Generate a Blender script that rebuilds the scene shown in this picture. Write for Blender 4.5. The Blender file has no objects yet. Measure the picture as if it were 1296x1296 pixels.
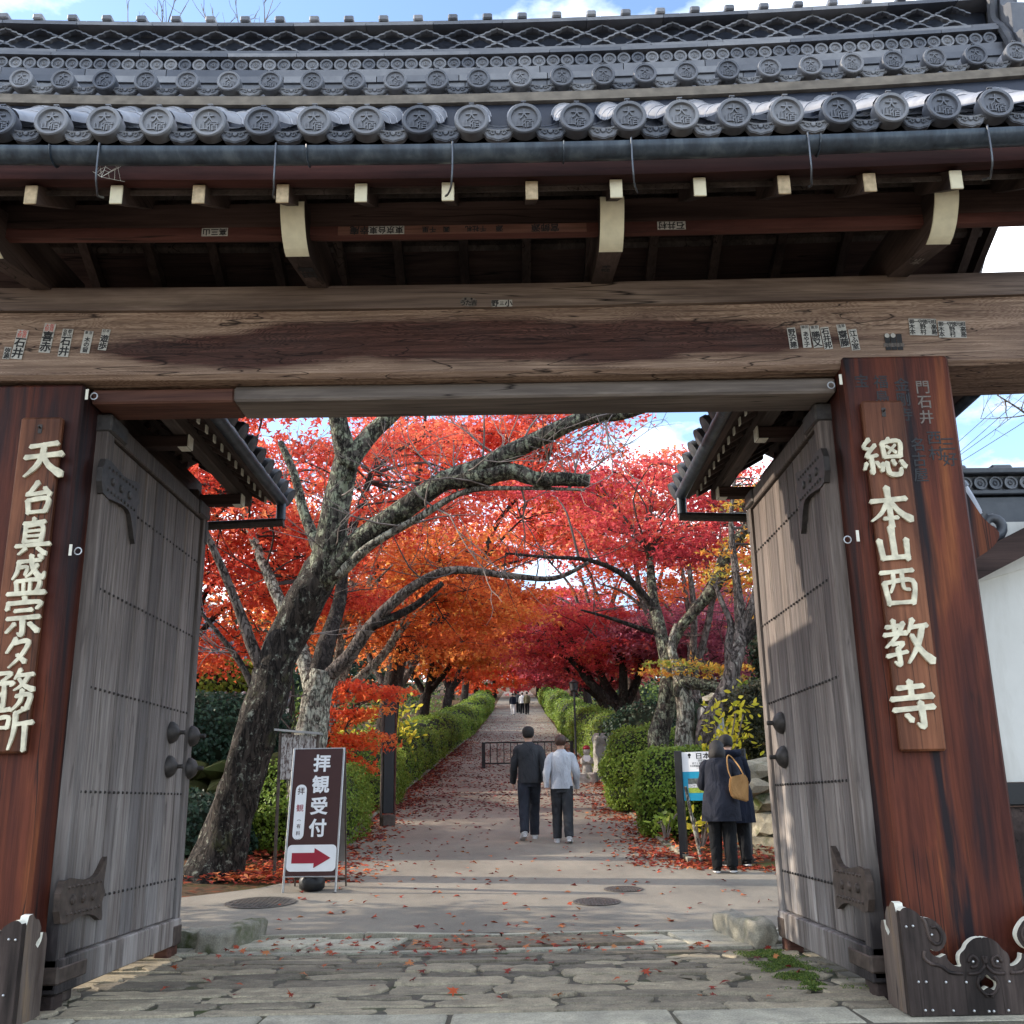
import bpy, bmesh, math, random
import numpy as np
from mathutils import Vector, Matrix, noise as mnoise

# ------------------------------------------------------------------ camera, world, sun, exposure
sc = bpy.context.scene
COL = sc.collection
rnd = random.Random(7)
R = math.radians
FPX, PITCH, ROLL, EYE = 1300.0, R(15.77), R(0.85), 1.1
_f = Vector((0, math.cos(PITCH), math.sin(PITCH)))
_r0 = Vector((1, 0, 0)); _u0 = Vector((0, -math.sin(PITCH), math.cos(PITCH)))
_r = _r0*math.cos(ROLL) - _u0*math.sin(ROLL)
_u = _u0*math.cos(ROLL) + _r0*math.sin(ROLL)
cam = bpy.data.cameras.new('camera')
cam.sensor_width = 36; cam.lens = FPX/1296*36; cam.clip_end = 900; cam.clip_start = 0.05
camo = bpy.data.objects.new('camera', cam); COL.objects.link(camo)
camo.matrix_world = Matrix(((_r.x, _u.x, -_f.x, 0), (_r.y, _u.y, -_f.y, 0), (_r.z, _u.z, -_f.z, EYE), (0, 0, 0, 1)))
sc.camera = camo

SUN_AZ = R(-79)          # measured from +Y towards +X : the sun stands to the left, a little beyond the gate
SUN_EL = R(25)
w = bpy.data.worlds.new('World'); sc.world = w; w.use_nodes = True
nt = w.node_tree; nt.nodes.clear()
wo = nt.nodes.new('ShaderNodeOutputWorld'); bg = nt.nodes.new('ShaderNodeBackground')
sky = nt.nodes.new('ShaderNodeTexSky'); sky.sky_type = 'NISHITA'; sky.sun_disc = False
sky.sun_elevation = SUN_EL; sky.sun_rotation = SUN_AZ; sky.air_density = 1.0; sky.dust_density = 0.6; sky.ozone_density = 2.0
tc = nt.nodes.new('ShaderNodeTexCoord'); mp = nt.nodes.new('ShaderNodeMapping')
mp.inputs['Scale'].default_value = (1.6, 1.6, 3.2); mp.inputs['Location'].default_value = (0.35, 0.1, 0.2)
nz = nt.nodes.new('ShaderNodeTexNoise'); nz.inputs['Scale'].default_value = 1.9; nz.inputs['Detail'].default_value = 9; nz.inputs['Roughness'].default_value = 0.56
rp = nt.nodes.new('ShaderNodeValToRGB'); rp.color_ramp.elements[0].position = 0.45; rp.color_ramp.elements[1].position = 0.62
mx = nt.nodes.new('ShaderNodeMix'); mx.data_type = 'RGBA'
mx.inputs['B'].default_value = (8.0, 8.3, 8.8, 1)
L = nt.links.new
L(tc.outputs['Generated'], mp.inputs['Vector']); L(mp.outputs['Vector'], nz.inputs['Vector']); L(nz.outputs['Fac'], rp.inputs['Fac'])
L(rp.outputs['Color'], mx.inputs['Factor']); L(sky.outputs['Color'], mx.inputs['A'])
L(mx.outputs['Result'], bg.inputs['Color']); bg.inputs['Strength'].default_value = 0.15
L(bg.outputs['Background'], wo.inputs['Surface'])

sl = bpy.data.lights.new('sun', 'SUN'); sl.energy = 2.5; sl.angle = R(0.5); sl.color = (1.0, 0.88, 0.72)
so = bpy.data.objects.new('sun', sl); COL.objects.link(so)
SD = Vector((math.sin(SUN_AZ)*math.cos(SUN_EL), math.cos(SUN_AZ)*math.cos(SUN_EL), math.sin(SUN_EL)))
so.rotation_euler = SD.to_track_quat('Z', 'Y').to_euler(); so.location = (-20, 0, 30)

vs = sc.view_settings
vs.view_transform = 'Standard'; vs.look = 'None'; vs.gamma = 1; vs.exposure = 1.5; vs.use_curve_mapping = False
cy = sc.cycles
cy.use_denoising = True; cy.max_bounces = 7; cy.diffuse_bounces = 4; cy.glossy_bounces = 3; cy.transmission_bounces = 4
cy.transparent_max_bounces = 6; cy.caustics_reflective = False; cy.caustics_refractive = False
cy.use_adaptive_sampling = True; cy.adaptive_threshold = 0.015

# ------------------------------------------------------------------ layout helpers
def at(x, y, d):
    v = _f + _r*((x-648)/FPX) - _u*((y-648)/FPX)
    return Vector((0, 0, EYE)) + v*(d/v.y)
PROFILE = [(-40, -.75), (0, -.35), (5.7, -.2), (6.2, -.03), (8.6, -.03), (9.5, .03), (13, .26), (17.3, .5), (25, 1.1), (37, 2.3), (60, 4.9), (84, 8.0), (110, 11.7), (150, 16.5), (220, 26), (400, 40)]
def gz(d):
    return float(np.interp(d, [p[0] for p in PROFILE], [p[1] for p in PROFILE]))
def gp(x, d): return Vector((x, d, gz(d)))
X0 = -0.305        # middle of the gate
def up(x, k): return k*(x-(X0 if k < .008 else -.75))**2      # the eave and ridge rise towards their ends

# ------------------------------------------------------------------ object helpers
def tag(o, label=None, cat=None, group=None, kind=None):
    if label: o['label'] = label
    if cat: o['category'] = cat
    if group: o['group'] = group
    if kind: o['kind'] = kind
    return o
def thing(name, label, cat, loc=(0, 0, 0), rz=0.0, group=None):
    o = bpy.data.objects.new(name, None); COL.objects.link(o)
    o.location = loc; o.rotation_euler = (0, 0, rz); o.empty_display_size = .2
    return tag(o, label, cat, group)
def link(name, me, parent=None, world=False, loc=None, rot=None, scale=None, label=None):
    o = bpy.data.objects.new(name, me); COL.objects.link(o)
    if loc is not None: o.location = loc
    if rot is not None: o.rotation_euler = rot
    if scale is not None: o.scale = scale
    if parent is not None:
        o.parent = parent
        if world: o.matrix_parent_inverse = Matrix.Translation(-parent.location)
    if label: o['label'] = label
    return o
def copy_tree(o, parent=None):
    c = o.copy(); COL.objects.link(c)
    if parent is not None: c.parent = parent
    for ch in list(o.children): copy_tree(ch, c)
    return c

class MB:
    def __init__(s): s.v = []; s.f = []; s.m = []
    def add(s, v, f, mi=0):
        n = len(s.v); s.v += [tuple(p) for p in v]
        s.f += [tuple(i+n for i in q) for q in f]; s.m += [mi]*len(f); return s
    def box(s, x0, x1, y0, y1, z0, z1, b=0.0, mi=0, M=None):
        if b <= 0:
            v = [(x0,y0,z0),(x1,y0,z0),(x1,y1,z0),(x0,y1,z0),(x0,y0,z1),(x1,y0,z1),(x1,y1,z1),(x0,y1,z1)]
            f = [(3,2,1,0),(4,5,6,7),(0,1,5,4),(1,2,6,5),(2,3,7,6),(3,0,4,7)]
        else:
            b = min(b, abs(x1-x0)*.45, abs(y1-y0)*.45, abs(z1-z0)*.45)
            lo = (x0,y0,z0); hi = (x1,y1,z1); v = []; idx = {}
            for sx in (0,1):
                for sy in (0,1):
                    for sz in (0,1):
                        c = [hi[i] if q else lo[i] for i, q in enumerate((sx,sy,sz))]
                        inn = [(-b if q else b) for q in (sx,sy,sz)]
                        for ax in range(3):
                            p = [c[i]+(0 if i == ax else inn[i]) for i in range(3)]
                            idx[(sx,sy,sz,ax)] = len(v); v.append(tuple(p))
            f = []
            for ax in range(3):
                o = [i for i in range(3) if i != ax]
                for q in (0,1):
                    ring = []
                    for a, c in ((0,0),(1,0),(1,1),(0,1)):
                        k = [0,0,0]; k[ax] = q; k[o[0]] = a; k[o[1]] = c
                        ring.append(idx[(k[0],k[1],k[2],ax)])
                    f.append(tuple(ring))
            for ax in range(3):
                o = [i for i in range(3) if i != ax]
                for a in (0,1):
                    for c in (0,1):
                        k0 = [0,0,0]; k0[o[0]] = a; k0[o[1]] = c
                        k1 = list(k0); k1[ax] = 1
                        f.append((idx[(*k0,o[0])], idx[(*k0,o[1])], idx[(*k1,o[1])], idx[(*k1,o[0])]))
            for sx in (0,1):
                for sy in (0,1):
                    for sz in (0,1): f.append(tuple(idx[(sx,sy,sz,ax)] for ax in range(3)))
        if M is not None: v = [M @ Vector(p) for p in v]
        return s.add(v, f, mi)
    def prism(s, poly, axis, a, b, mi=0, side=None, M=None):
        """poly: 2D outline, extruded along axis from a to b. 'x': (y,z) 'y': (x,z) 'z': (x,y)"""
        def P(p, t):
            if axis == 'x': return (t, p[0], p[1])
            if axis == 'y': return (p[0], t, p[1])
            return (p[0], p[1], t)
        n = len(poly); v = [P(p, a) for p in poly] + [P(p, b) for p in poly]
        if M is not None: v = [M @ Vector(p) for p in v]
        s.add(v, [tuple(range(n)), tuple(range(2*n-1, n-1, -1))], mi)
        k = len(s.v)-2*n
        for i in range(n):
            j = (i+1) % n; s.f.append((k+i, k+j, k+n+j, k+n+i)); s.m.append(mi if side is None else side)
        return s
    def tube(s, pts, rad, sides=8, mi=0, caps=True, squash=None, jit=0.0, seed=0, up_hint=None):
        pts = [Vector(p) for p in pts]; n = len(pts)
        if not hasattr(rad, '__len__'): rad = [rad]*n
        base = len(s.v); prev = None
        for i, p in enumerate(pts):
            t = (pts[min(i+1, n-1)] - pts[max(i-1, 0)])
            t = t.normalized() if t.length > 1e-9 else Vector((0,0,1))
            if prev is None:
                h = Vector(up_hint) if up_hint else (Vector((0,0,1)) if abs(t.z) < .9 else Vector((1,0,0)))
                a = (h - t*h.dot(t)).normalized()
            else:
                a = (prev - t*prev.dot(t)); a = a.normalized() if a.length > 1e-6 else prev
            prev = a; b = t.cross(a)
            for k in range(sides):
                th = 2*math.pi*k/sides
                rr = rad[i]
                if jit:
                    q = p*2.3 + Vector((math.cos(th), math.sin(th), 0))*1.4 + Vector((seed,0,0))
                    rr = rr*(1+jit*mnoise.noise(q) + .4*jit*mnoise.noise(q*3.1))
                ca, sa = math.cos(th)*rr, math.sin(th)*rr
                if squash: ca *= squash
                s.v.append(tuple(p + a*ca + b*sa))
        for i in range(n-1):
            for k in range(sides):
                k2 = (k+1) % sides
                s.f.append((base+i*sides+k, base+i*sides+k2, base+(i+1)*sides+k2, base+(i+1)*sides+k)); s.m.append(mi)
        if caps:
            s.f.append(tuple(base+k for k in range(sides-1, -1, -1))); s.m.append(mi)
            s.f.append(tuple(base+(n-1)*sides+k for k in range(sides))); s.m.append(mi)
        return s
    def lathe(s, prof, sides=16, axis='z', c=(0,0,0), mi=0, sq=(1,1)):
        """prof: (radius, height) pairs"""
        base = len(s.v)
        for r_, h in prof:
            for k in range(sides):
                th = 2*math.pi*k/sides; a, b = r_*math.cos(th)*sq[0], r_*math.sin(th)*sq[1]
                p = {'z': (a,b,h), 'y': (a,h,b), 'x': (h,a,b)}[axis]
                s.v.append((p[0]+c[0], p[1]+c[1], p[2]+c[2]))
        for i in range(len(prof)-1):
            for k in range(sides):
                k2 = (k+1) % sides
                s.f.append((base+i*sides+k, base+i*sides+k2, base+(i+1)*sides+k2, base+(i+1)*sides+k)); s.m.append(mi)
        s.f.append(tuple(base+k for k in range(sides))); s.m.append(mi)
        e = base+(len(prof)-1)*sides
        s.f.append(tuple(e+k for k in range(sides))); s.m.append(mi)
        return s
    def rings(s, rs, sides=16, mi=0):
        """rs: (cx, cy, cz, rx, ry) horizontal ellipses lofted upwards"""
        base = len(s.v)
        for cx, cy_, cz, rx, ry in rs:
            for k in range(sides):
                th = 2*math.pi*k/sides; s.v.append((cx+rx*math.cos(th), cy_+ry*math.sin(th), cz))
        for i in range(len(rs)-1):
            for k in range(sides):
                k2 = (k+1) % sides
                s.f.append((base+i*sides+k, base+i*sides+k2, base+(i+1)*sides+k2, base+(i+1)*sides+k)); s.m.append(mi)
        s.f.append(tuple(base+k for k in range(sides-1, -1, -1))); s.m.append(mi)
        e = base+(len(rs)-1)*sides; s.f.append(tuple(e+k for k in range(sides))); s.m.append(mi)
        return s
    def text(s, body, size, M, depth=.003, weight=0.0, mi=0, sx=1.0):
        v, f = glyphs(body, weight)
        return s.add([M @ Vector((p[0]*size*sx, p[1]*size, p[2]*depth)) for p in v], f, mi)
    def mesh(s, name, mats, smooth=False, fix=True, auto=None):
        me = bpy.data.meshes.new(name); me.from_pydata(s.v, [], s.f)
        if not isinstance(mats, (list, tuple)): mats = [mats]
        for m in mats: me.materials.append(m)
        if len(mats) > 1: me.polygons.foreach_set('material_index', s.m)
        if fix:
            b = bmesh.new(); b.from_mesh(me); bmesh.ops.recalc_face_normals(b, faces=b.faces); b.to_mesh(me); b.free()
        if smooth:
            me.polygons.foreach_set('use_smooth', [True]*len(me.polygons))
            if auto is not None: me.set_sharp_from_angle(angle=R(auto))
        me.update(); return me
    def build(s, name, mats, parent=None, world=False, smooth=False, auto=None, label=None, loc=None, rot=None):
        return link(name, s.mesh(name, mats, smooth, auto=auto), parent, world, loc, rot, label=label)

_gl = {}
def glyphs(body, weight=0.0):
    """solid lettering, centred, em size 1, depth 0..1"""
    k = (body, weight)
    if k not in _gl:
        c = bpy.data.curves.new('lettering', 'FONT'); c.body = body; c.size = 1; c.extrude = .5
        c.align_x = 'CENTER'; c.align_y = 'CENTER'; c.bevel_depth = weight; c.bevel_resolution = 0; c.resolution_u = 2
        o = bpy.data.objects.new('lettering', c); COL.objects.link(o)
        bpy.context.view_layer.update()
        me = bpy.data.meshes.new_from_object(o.evaluated_get(bpy.context.evaluated_depsgraph_get()))
        v = np.array([p.co[:] for p in me.vertices]) if len(me.vertices) else np.zeros((0, 3))
        if len(v):
            lo, hi = (np.percentile(v, 2, 0), np.percentile(v, 98, 0)) if len(body) == 1 else (v.min(0), v.max(0)); mid = (lo+hi)/2; v[:, :2] -= mid[:2]; v[:, 2] += .5
            if len(body) == 1: v[:, :2] = np.clip(v[:, :2], -.52, .52)
        _gl[k] = (v.tolist(), [tuple(p.vertices) for p in me.polygons])
        bpy.data.objects.remove(o); bpy.data.meshes.remove(me); bpy.data.curves.remove(c)
    return _gl[k]
# frame of a vertical face that looks towards -Y : glyph x -> X, glyph y -> Z, depth -> -Y
def face_y(x, y, z, roll=0.0):
    return Matrix.Translation((x, y, z)) @ Matrix.Rotation(roll, 4, 'Y') @ Matrix.Rotation(math.pi/2, 4, 'X')

def outline(polys, depth, bevel=0.0):
    """2D outlines (first is the rim, others are holes) -> (verts, faces) extruded symmetric by depth, in x,y"""
    c = bpy.data.curves.new('outline', 'CURVE'); c.dimensions = '2D'; c.fill_mode = 'BOTH'; c.extrude = depth/2; c.bevel_depth = bevel; c.bevel_resolution = 1
    for poly in polys:
        sp = c.splines.new('POLY'); sp.points.add(len(poly)-1); sp.use_cyclic_u = True
        for i, p in enumerate(poly): sp.points[i].co = (p[0], p[1], 0, 1)
    o = bpy.data.objects.new('outline', c); COL.objects.link(o); bpy.context.view_layer.update()
    me = bpy.data.meshes.new_from_object(o.evaluated_get(bpy.context.evaluated_depsgraph_get()))
    v = [tuple(p.co) for p in me.vertices]; f = [tuple(p.vertices) for p in me.polygons]; nz_ = [p.normal.z for p in me.polygons]
    bpy.data.objects.remove(o); bpy.data.meshes.remove(me); bpy.data.curves.remove(c)
    return v, f, nz_
def smooth_poly(pts, n=4, closed=True):
    out = []; N = len(pts)
    for i in range(N if closed else N-1):
        p0, p1, p2, p3 = [Vector(pts[(i+k) % N]) if closed else Vector(pts[min(max(i+k, 0), N-1)]) for k in (-1, 0, 1, 2)]
        for j in range(n):
            t = j/n
            out.append(.5*((2*p1)+(p2-p0)*t+(2*p0-5*p1+4*p2-p3)*t*t+(3*p1-p0-3*p2+p3)*t**3))
    if not closed: out.append(Vector(pts[-1]))
    return out
def sweep_x(mb, prof, x0, x1, n, k, mi=0):
    """closed (y,z) outline swept along X, rising towards both ends"""
    xs = [x0+(x1-x0)*i/n for i in range(n+1)]; m = len(prof); base = len(mb.v)
    for x in xs: mb.v += [(x, p[0], p[1]+up(x, k)) for p in prof]
    for i in range(n):
        for j in range(m):
            j2 = (j+1) % m; mb.f.append((base+i*m+j, base+i*m+j2, base+(i+1)*m+j2, base+(i+1)*m+j)); mb.m.append(mi)
    mb.f.append(tuple(base+j for j in range(m-1, -1, -1))); mb.m.append(mi)
    mb.f.append(tuple(base+n*m+j for j in range(m))); mb.m.append(mi)
    return mb
def rect(y0, y1, z0, z1): return [(y0, z0), (y1, z0), (y1, z1), (y0, z1)]

# ------------------------------------------------------------------ materials
class NT:
    def __init__(s, name):
        s.m = bpy.data.materials.new(name); s.m.use_nodes = True; s.t = s.m.node_tree
        s.b = s.t.nodes['Principled BSDF']; s.out = s.t.nodes['Material Output']
    def n(s, kind, **kw):
        d = s.t.nodes.new('ShaderNode'+kind)
        for k, v in kw.items():
            if k.startswith('_'): setattr(d, k[1:], v)
            else:
                i = d.inputs[int(k[1:])] if k[0] == 'i' and k[1:].isdigit() else d.inputs[k.replace('__', ' ')]
                if isinstance(v, bpy.types.NodeSocket): s.t.links.new(v, i)
                else: i.default_value = v
        return d
    def coords(s, scale=(1,1,1), rand=True, kind='Object', rot=(0,0,0)):
        c = s.n('TexCoord').outputs[kind]
        if rand:
            oi = s.n('ObjectInfo'); mul = s.n('VectorMath', _operation='SCALE', i0=(37.1, 11.7, 53.3), Scale=oi.outputs['Random'])
            c = s.n('VectorMath', _operation='ADD', i0=c, i1=mul.outputs[0]).outputs[0]
        return s.n('Mapping', Vector=c, Scale=scale, Rotation=rot).outputs[0]
    def noise(s, vec, scale=5, detail=6, rough=.55, dist=0.0):
        return s.n('TexNoise', Vector=vec, Scale=scale, Detail=detail, Roughness=rough, Distortion=dist).outputs['Fac']
    def ramp(s, fac, stops, interp='LINEAR'):
        r_ = s.n('ValToRGB', Fac=fac); cr = r_.color_ramp; cr.interpolation = interp
        while len(cr.elements) < len(stops): cr.elements.new(.5)
        for e, (p, c) in zip(cr.elements, stops):
            e.position = p; e.color = (*c, 1) if len(c) == 3 else c
        return r_.outputs['Color']
    def mix(s, fac, a, b, mode='MIX'):
        d = s.n('Mix', _data_type='RGBA', _blend_type=mode)
        for sock, v in ((d.inputs['Factor'], fac), (d.inputs['A'], a), (d.inputs['B'], b)):
            if isinstance(v, bpy.types.NodeSocket): s.t.links.new(v, sock)
            elif isinstance(v, (int, float)): sock.default_value = v
            else: sock.default_value = (*v, 1)
        return d.outputs['Result']
    def math(s, op, a, b=0.0, clamp=False):
        return s.n('Math', _operation=op, _use_clamp=clamp, i0=a, i1=b).outputs[0]
    def set(s, color=None, rough=None, bump=None, bs=.3, dist=.01, spec=None, metal=None):
        for k, v in (('Base Color', color), ('Roughness', rough), ('Specular IOR Level', spec), ('Metallic', metal)):
            if v is None: continue
            if isinstance(v, bpy.types.NodeSocket): s.t.links.new(v, s.b.inputs[k])
            else: s.b.inputs[k].default_value = (*v, 1) if k == 'Base Color' and len(v) == 3 else v
        if bump is not None:
            bn = s.n('Bump', Height=bump, Strength=bs, Distance=dist); s.t.links.new(bn.outputs[0], s.b.inputs['Normal'])
        return s.m
def plain(name, col, rough=.6, var=.12, metal=0.0, scale=9, spec=.4):
    t = NT(name); c = t.coords(); f = t.noise(c, scale, 5)
    lo = tuple(x*(1-var) for x in col); hi = tuple(min(1, x*(1+var)) for x in col)
    return t.set(t.ramp(f, [(.3, lo), (.7, hi)]), rough, f, .12, .004, spec, metal)
def wood(name, axis, stops, grain=.55, rough=.6, freq=3.0, bs=.35, long=.14, spec=.18, rand=True, streak=None, cracks=True):
    t = NT(name); sc_ = [1.0, 1.0, 1.0]; sc_['xyz'.index(axis)] = long
    c = t.coords(tuple(sc_), rand)
    f = t.math('ADD', t.math('MULTIPLY', t.math('SUBTRACT', t.noise(c, freq, 7, .6, .7), .5), 1.7), .5, True)
    col = t.ramp(f, stops)
    g_s = [22.0, 22.0, 22.0]; g_s['xyz'.index(axis)] = .7
    g = t.noise(t.coords(tuple(g_s), rand), 2.2, 4, .6, .25)
    col = t.mix(grain, col, t.ramp(g, [(.32, (.35, .33, .32)), (.62, (1, 1, 1))]), 'MULTIPLY')
    if cracks:
        s3 = [4.2, 4.2, 4.2]; s3['xyz'.index(axis)] = .16
        e = t.math('ABSOLUTE', t.math('SUBTRACT', t.noise(t.coords(tuple(s3), rand), 1.5, 3, .5, .25), .5))
        gate_ = t.noise(t.coords((1.5, 1.5, 1.5), rand), 1.2, 2)
        cr_ = t.math('MULTIPLY', t.math('SUBTRACT', 1.0, t.math('MULTIPLY', e, 110), True), t.ramp(gate_, [(.42, (0,0,0)), (.56, (1,1,1))]))
        col = t.mix(cr_, col, (.010, .007, .006))
    if streak:
        s2 = [3.4, 3.4, 3.4]; s2['xyz'.index(axis)] = .22
        k = t.noise(t.coords(tuple(s2), rand), 1.3, 6, .6, .4)
        col = t.mix(t.ramp(k, [(streak[1], (0,0,0)), (streak[2], (1,1,1))]), col, streak[0])
    return t.set(col, rough, g, bs, .004, spec)
M = {}
RED = [(.12, (.016, .006, .006)), (.4, (.062, .016, .011)), (.62, (.125, .032, .016)), (.8, (.23, .07, .024)), (.96, (.36, .14, .045))]
M['post'] = wood('post_wood', 'z', RED, .6, .55, 3.2, .5, .09, .18, streak=((.013, .008, .010), .50, .60))
M['sign_wood'] = wood('sign_wood', 'z', [(.25, (.06, .022, .012)), (.55, (.15, .055, .028)), (.8, (.25, .10, .05))], .55, .5, 4, .3)
M['dark_x'] = wood('dark_wood_x', 'x', [(.3, (.032, .020, .018)), (.7, (.098, .062, .054))], .5, .7)
M['dark_y'] = wood('dark_wood_y', 'y', [(.3, (.034, .024, .022)), (.7, (.105, .075, .066))], .5, .7)
M['redbrown_x'] = wood('redbrown_wood_x', 'x', [(.25, (.045, .017, .014)), (.75, (.14, .055, .044))], .4, .6)
M['lip_board'] = wood('lip_board_wood', 'x', [(.25, (.12, .055, .04)), (.75, (.27, .14, .105))], .5, .65)
M['grey_x'] = wood('grey_wood_x', 'x', [(.3, (.085, .07, .064)), (.55, (.16, .135, .12)), (.8, (.27, .23, .20))], .5, .7)
M['cap_x'] = wood('cap_wood_x', 'x', [(.2, (.095, .068, .058)), (.5, (.20, .15, .125)), (.8, (.36, .28, .23))], .65, .65, 3.5)
M['eave_x'] = wood('eave_wood_x', 'x', [(.25, (.026, .010, .009)), (.75, (.085, .030, .025))], .5, .7)
M['brown_x'] = wood('brown_wood_x', 'x', [(.3, (.07, .03, .024)), (.7, (.18, .085, .06))], .65, .6, 5)
M['old_y'] = wood('old_wood_y', 'y', [(.3, (.05, .04, .036)), (.7, (.13, .105, .095))], .5, .75)
M['old_z'] = wood('old_wood_z', 'z', [(.3, (.035, .027, .025)), (.7, (.11, .085, .075))], .5, .7)  # plain dark old wood with upright grain, for jambs and rear posts
M['guard'] = wood('guard_wood', 'z', [(.25, (.016, .012, .011)), (.5, (.05, .037, .033)), (.8, (.12, .09, .078))], .6, .55, 3.4, .4, .2)
M['guard_side'] = wood('guard_side_wood', 'z', [(.25, (.07, .05, .042)), (.6, (.16, .125, .105)), (.85, (.30, .2, .11))], .5, .6, 3, .3, .2)

def kabuki_mat():       # big sawn log: dark heartwood flame along the middle, pale sapwood above and below
    t = NT('kabuki_wood'); tcx = t.n('TexCoord').outputs['Object']
    warp = t.noise(t.n('Mapping', Vector=tcx, Scale=(.5, .5, 1.2)).outputs[0], 1.1, 4, .5, .3)
    fine = t.noise(t.n('Mapping', Vector=tcx, Scale=(1.3, 6, 9)).outputs[0], 1.6, 5, .55, .5)
    sep = t.n('SeparateXYZ', Vector=tcx)
    x, z = sep.outputs[0], sep.outputs[2]
    zz = t.math('ADD', t.math('SUBTRACT', z, 3.965), t.math('MULTIPLY', t.math('SUBTRACT', warp, .5), .34))
    xx = t.math('DIVIDE', t.math('ADD', x, .27), 2.55)
    env = t.math('SUBTRACT', 1.0, t.math('POWER', t.math('ABSOLUTE', xx), 3.0), True)
    wd = t.math('ADD', t.math('MULTIPLY', env, .165), t.math('MULTIPLY', t.math('SUBTRACT', fine, .5), .09))
    d = t.math('SUBTRACT', wd, t.math('ABSOLUTE', zz))
    gm = t.noise(t.n('Mapping', Vector=tcx, Scale=(.5, 12, 20)).outputs[0], 2.0, 5, .65, .3)
    msk = t.ramp(t.math('ADD', t.math('ADD', t.math('MULTIPLY', d, 11), t.math('MULTIPLY', t.math('SUBTRACT', gm, .5), .8)), .5, True), [(.2, (0,0,0)), (.8, (.94,.94,.94))])
    rings = t.n('TexWave', Vector=t.n('Mapping', Vector=t.n('VectorMath', _operation='ADD', i0=tcx, i1=t.n('CombineXYZ', Z=t.math('MULTIPLY', d, 2.2)).outputs[0]).outputs[0], Scale=(.12, .5, 1)).outputs[0], _wave_type='BANDS', _bands_direction='Z', Scale=19, Distortion=4.5, Detail=4, **{'Detail Scale': 1.2}).outputs['Fac']
    g = t.noise(t.n('Mapping', Vector=tcx, Scale=(.7, 20, 26)).outputs[0], 2.4, 4, .6, .2)
    pale = t.ramp(g, [(.3, (.15, .098, .072)), (.5, (.29, .20, .148)), (.68, (.43, .315, .235))])
    pale = t.mix(.5, pale, t.ramp(rings, [(.25, (.42, .34, .31)), (.6, (1, 1, 1))]), 'MULTIPLY')
    dark = t.mix(.75, t.ramp(g, [(.3, (.022, .009, .008)), (.7, (.092, .036, .029))]), t.ramp(rings, [(.2, (.3, .26, .26)), (.6, (1.2, 1.15, 1.15))]), 'MULTIPLY')
    col = t.mix(msk, pale, dark)
    dirt = t.noise(t.n('Mapping', Vector=tcx, Scale=(.6, 2, 1.6)).outputs[0], 1.7, 5, .6)
    col = t.mix(t.ramp(dirt, [(.46, (0,0,0)), (.78, (.42,.42,.42))]), col, (.075, .055, .052))
    e = t.math('ABSOLUTE', t.math('SUBTRACT', t.noise(t.n('Mapping', Vector=tcx, Scale=(.55, 3.5, 4.6)).outputs[0], 1.5, 3, .5, .3), .5))
    col = t.mix(t.math('SUBTRACT', 1.0, t.math('MULTIPLY', e, 120), True), col, (.014, .008, .007))
    return t.set(col, .65, t.math('ADD', g, t.math('MULTIPLY', rings, .6)), .4, .004, .18)
M['kabuki'] = kabuki_mat()

def door_mat(name, hinge, sgn):
    t = NT(name); tcx = t.n('TexCoord').outputs['Object']
    oi = t.n('ObjectInfo').outputs['Random']
    off = t.n('CombineXYZ', X=t.math('MULTIPLY', oi, 31.0), Y=t.math('MULTIPLY', oi, 17.0)).outputs[0]
    p = t.n('VectorMath', _operation='ADD', i0=tcx, i1=off).outputs[0]
    g = t.noise(t.n('Mapping', Vector=p, Scale=(18, 26, .8)).outputs[0], 1.7, 6, .62, .35)
    col = t.ramp(g, [(.24, (.046, .038, .035)), (.45, (.132, .115, .106)), (.62, (.215, .193, .182)), (.8, (.34, .315, .30))])
    sep = t.n('SeparateXYZ', Vector=tcx); y, z = sep.outputs[1], sep.outputs[2]
    # rain-bleached towards the foot, darker low at the hinge side, darker and browner towards the head
    n2 = t.noise(t.n('Mapping', Vector=p, Scale=(6, 7, .5)).outputs[0], 1.3, 5, .6)
    low = t.math('MULTIPLY', t.math('SUBTRACT', 1.15, t.math('MULTIPLY', z, .55), True), t.ramp(n2, [(.4, (0,0,0)), (.72, (1,1,1))]))
    col = t.mix(t.math('MULTIPLY', low, .75), col, (.50, .485, .475))
    warm = t.math('MULTIPLY', t.math('SUBTRACT', t.math('MULTIPLY', z, .5), .95, True), .9)
    col = t.mix(warm, col, t.mix(.7, col, (.36, .26, .21), 'MULTIPLY'))
    hin = t.math('SUBTRACT', 1.0, t.math('MULTIPLY', t.math('SUBTRACT', y, hinge), 1.25), True)
    lowz = t.math('SUBTRACT', 1.0, t.math('MULTIPLY', z, .95), True)
    st = t.math('MULTIPLY', t.math('MULTIPLY', hin, lowz), t.ramp(n2, [(.3, (.4,.4,.4)), (.55, (1,1,1))]), True)
    col = t.mix(t.math('MULTIPLY', st, 1.7, True), col, (.02, .017, .018))
    tone = t.ramp(t.math('FRACT', t.math('MULTIPLY', oi, 7.31)), [(0, (.62, .60, .60)), (1, (1.28, 1.22, 1.16))])
    col = t.mix(1.0, col, tone, 'MULTIPLY')
    kn = t.noise(t.n('Mapping', Vector=p, Scale=(7, 9, 1.1)).outputs[0], 2.2, 5, .6, .6)
    col = t.mix(t.ramp(kn, [(.58, (0,0,0)), (.70, (.75,.75,.75))]), col, (.05, .042, .042))
    return t.set(col, .68, g, .6, .006, .3)
M['door'] = door_mat('door_wood', 6.35, 1)

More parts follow.
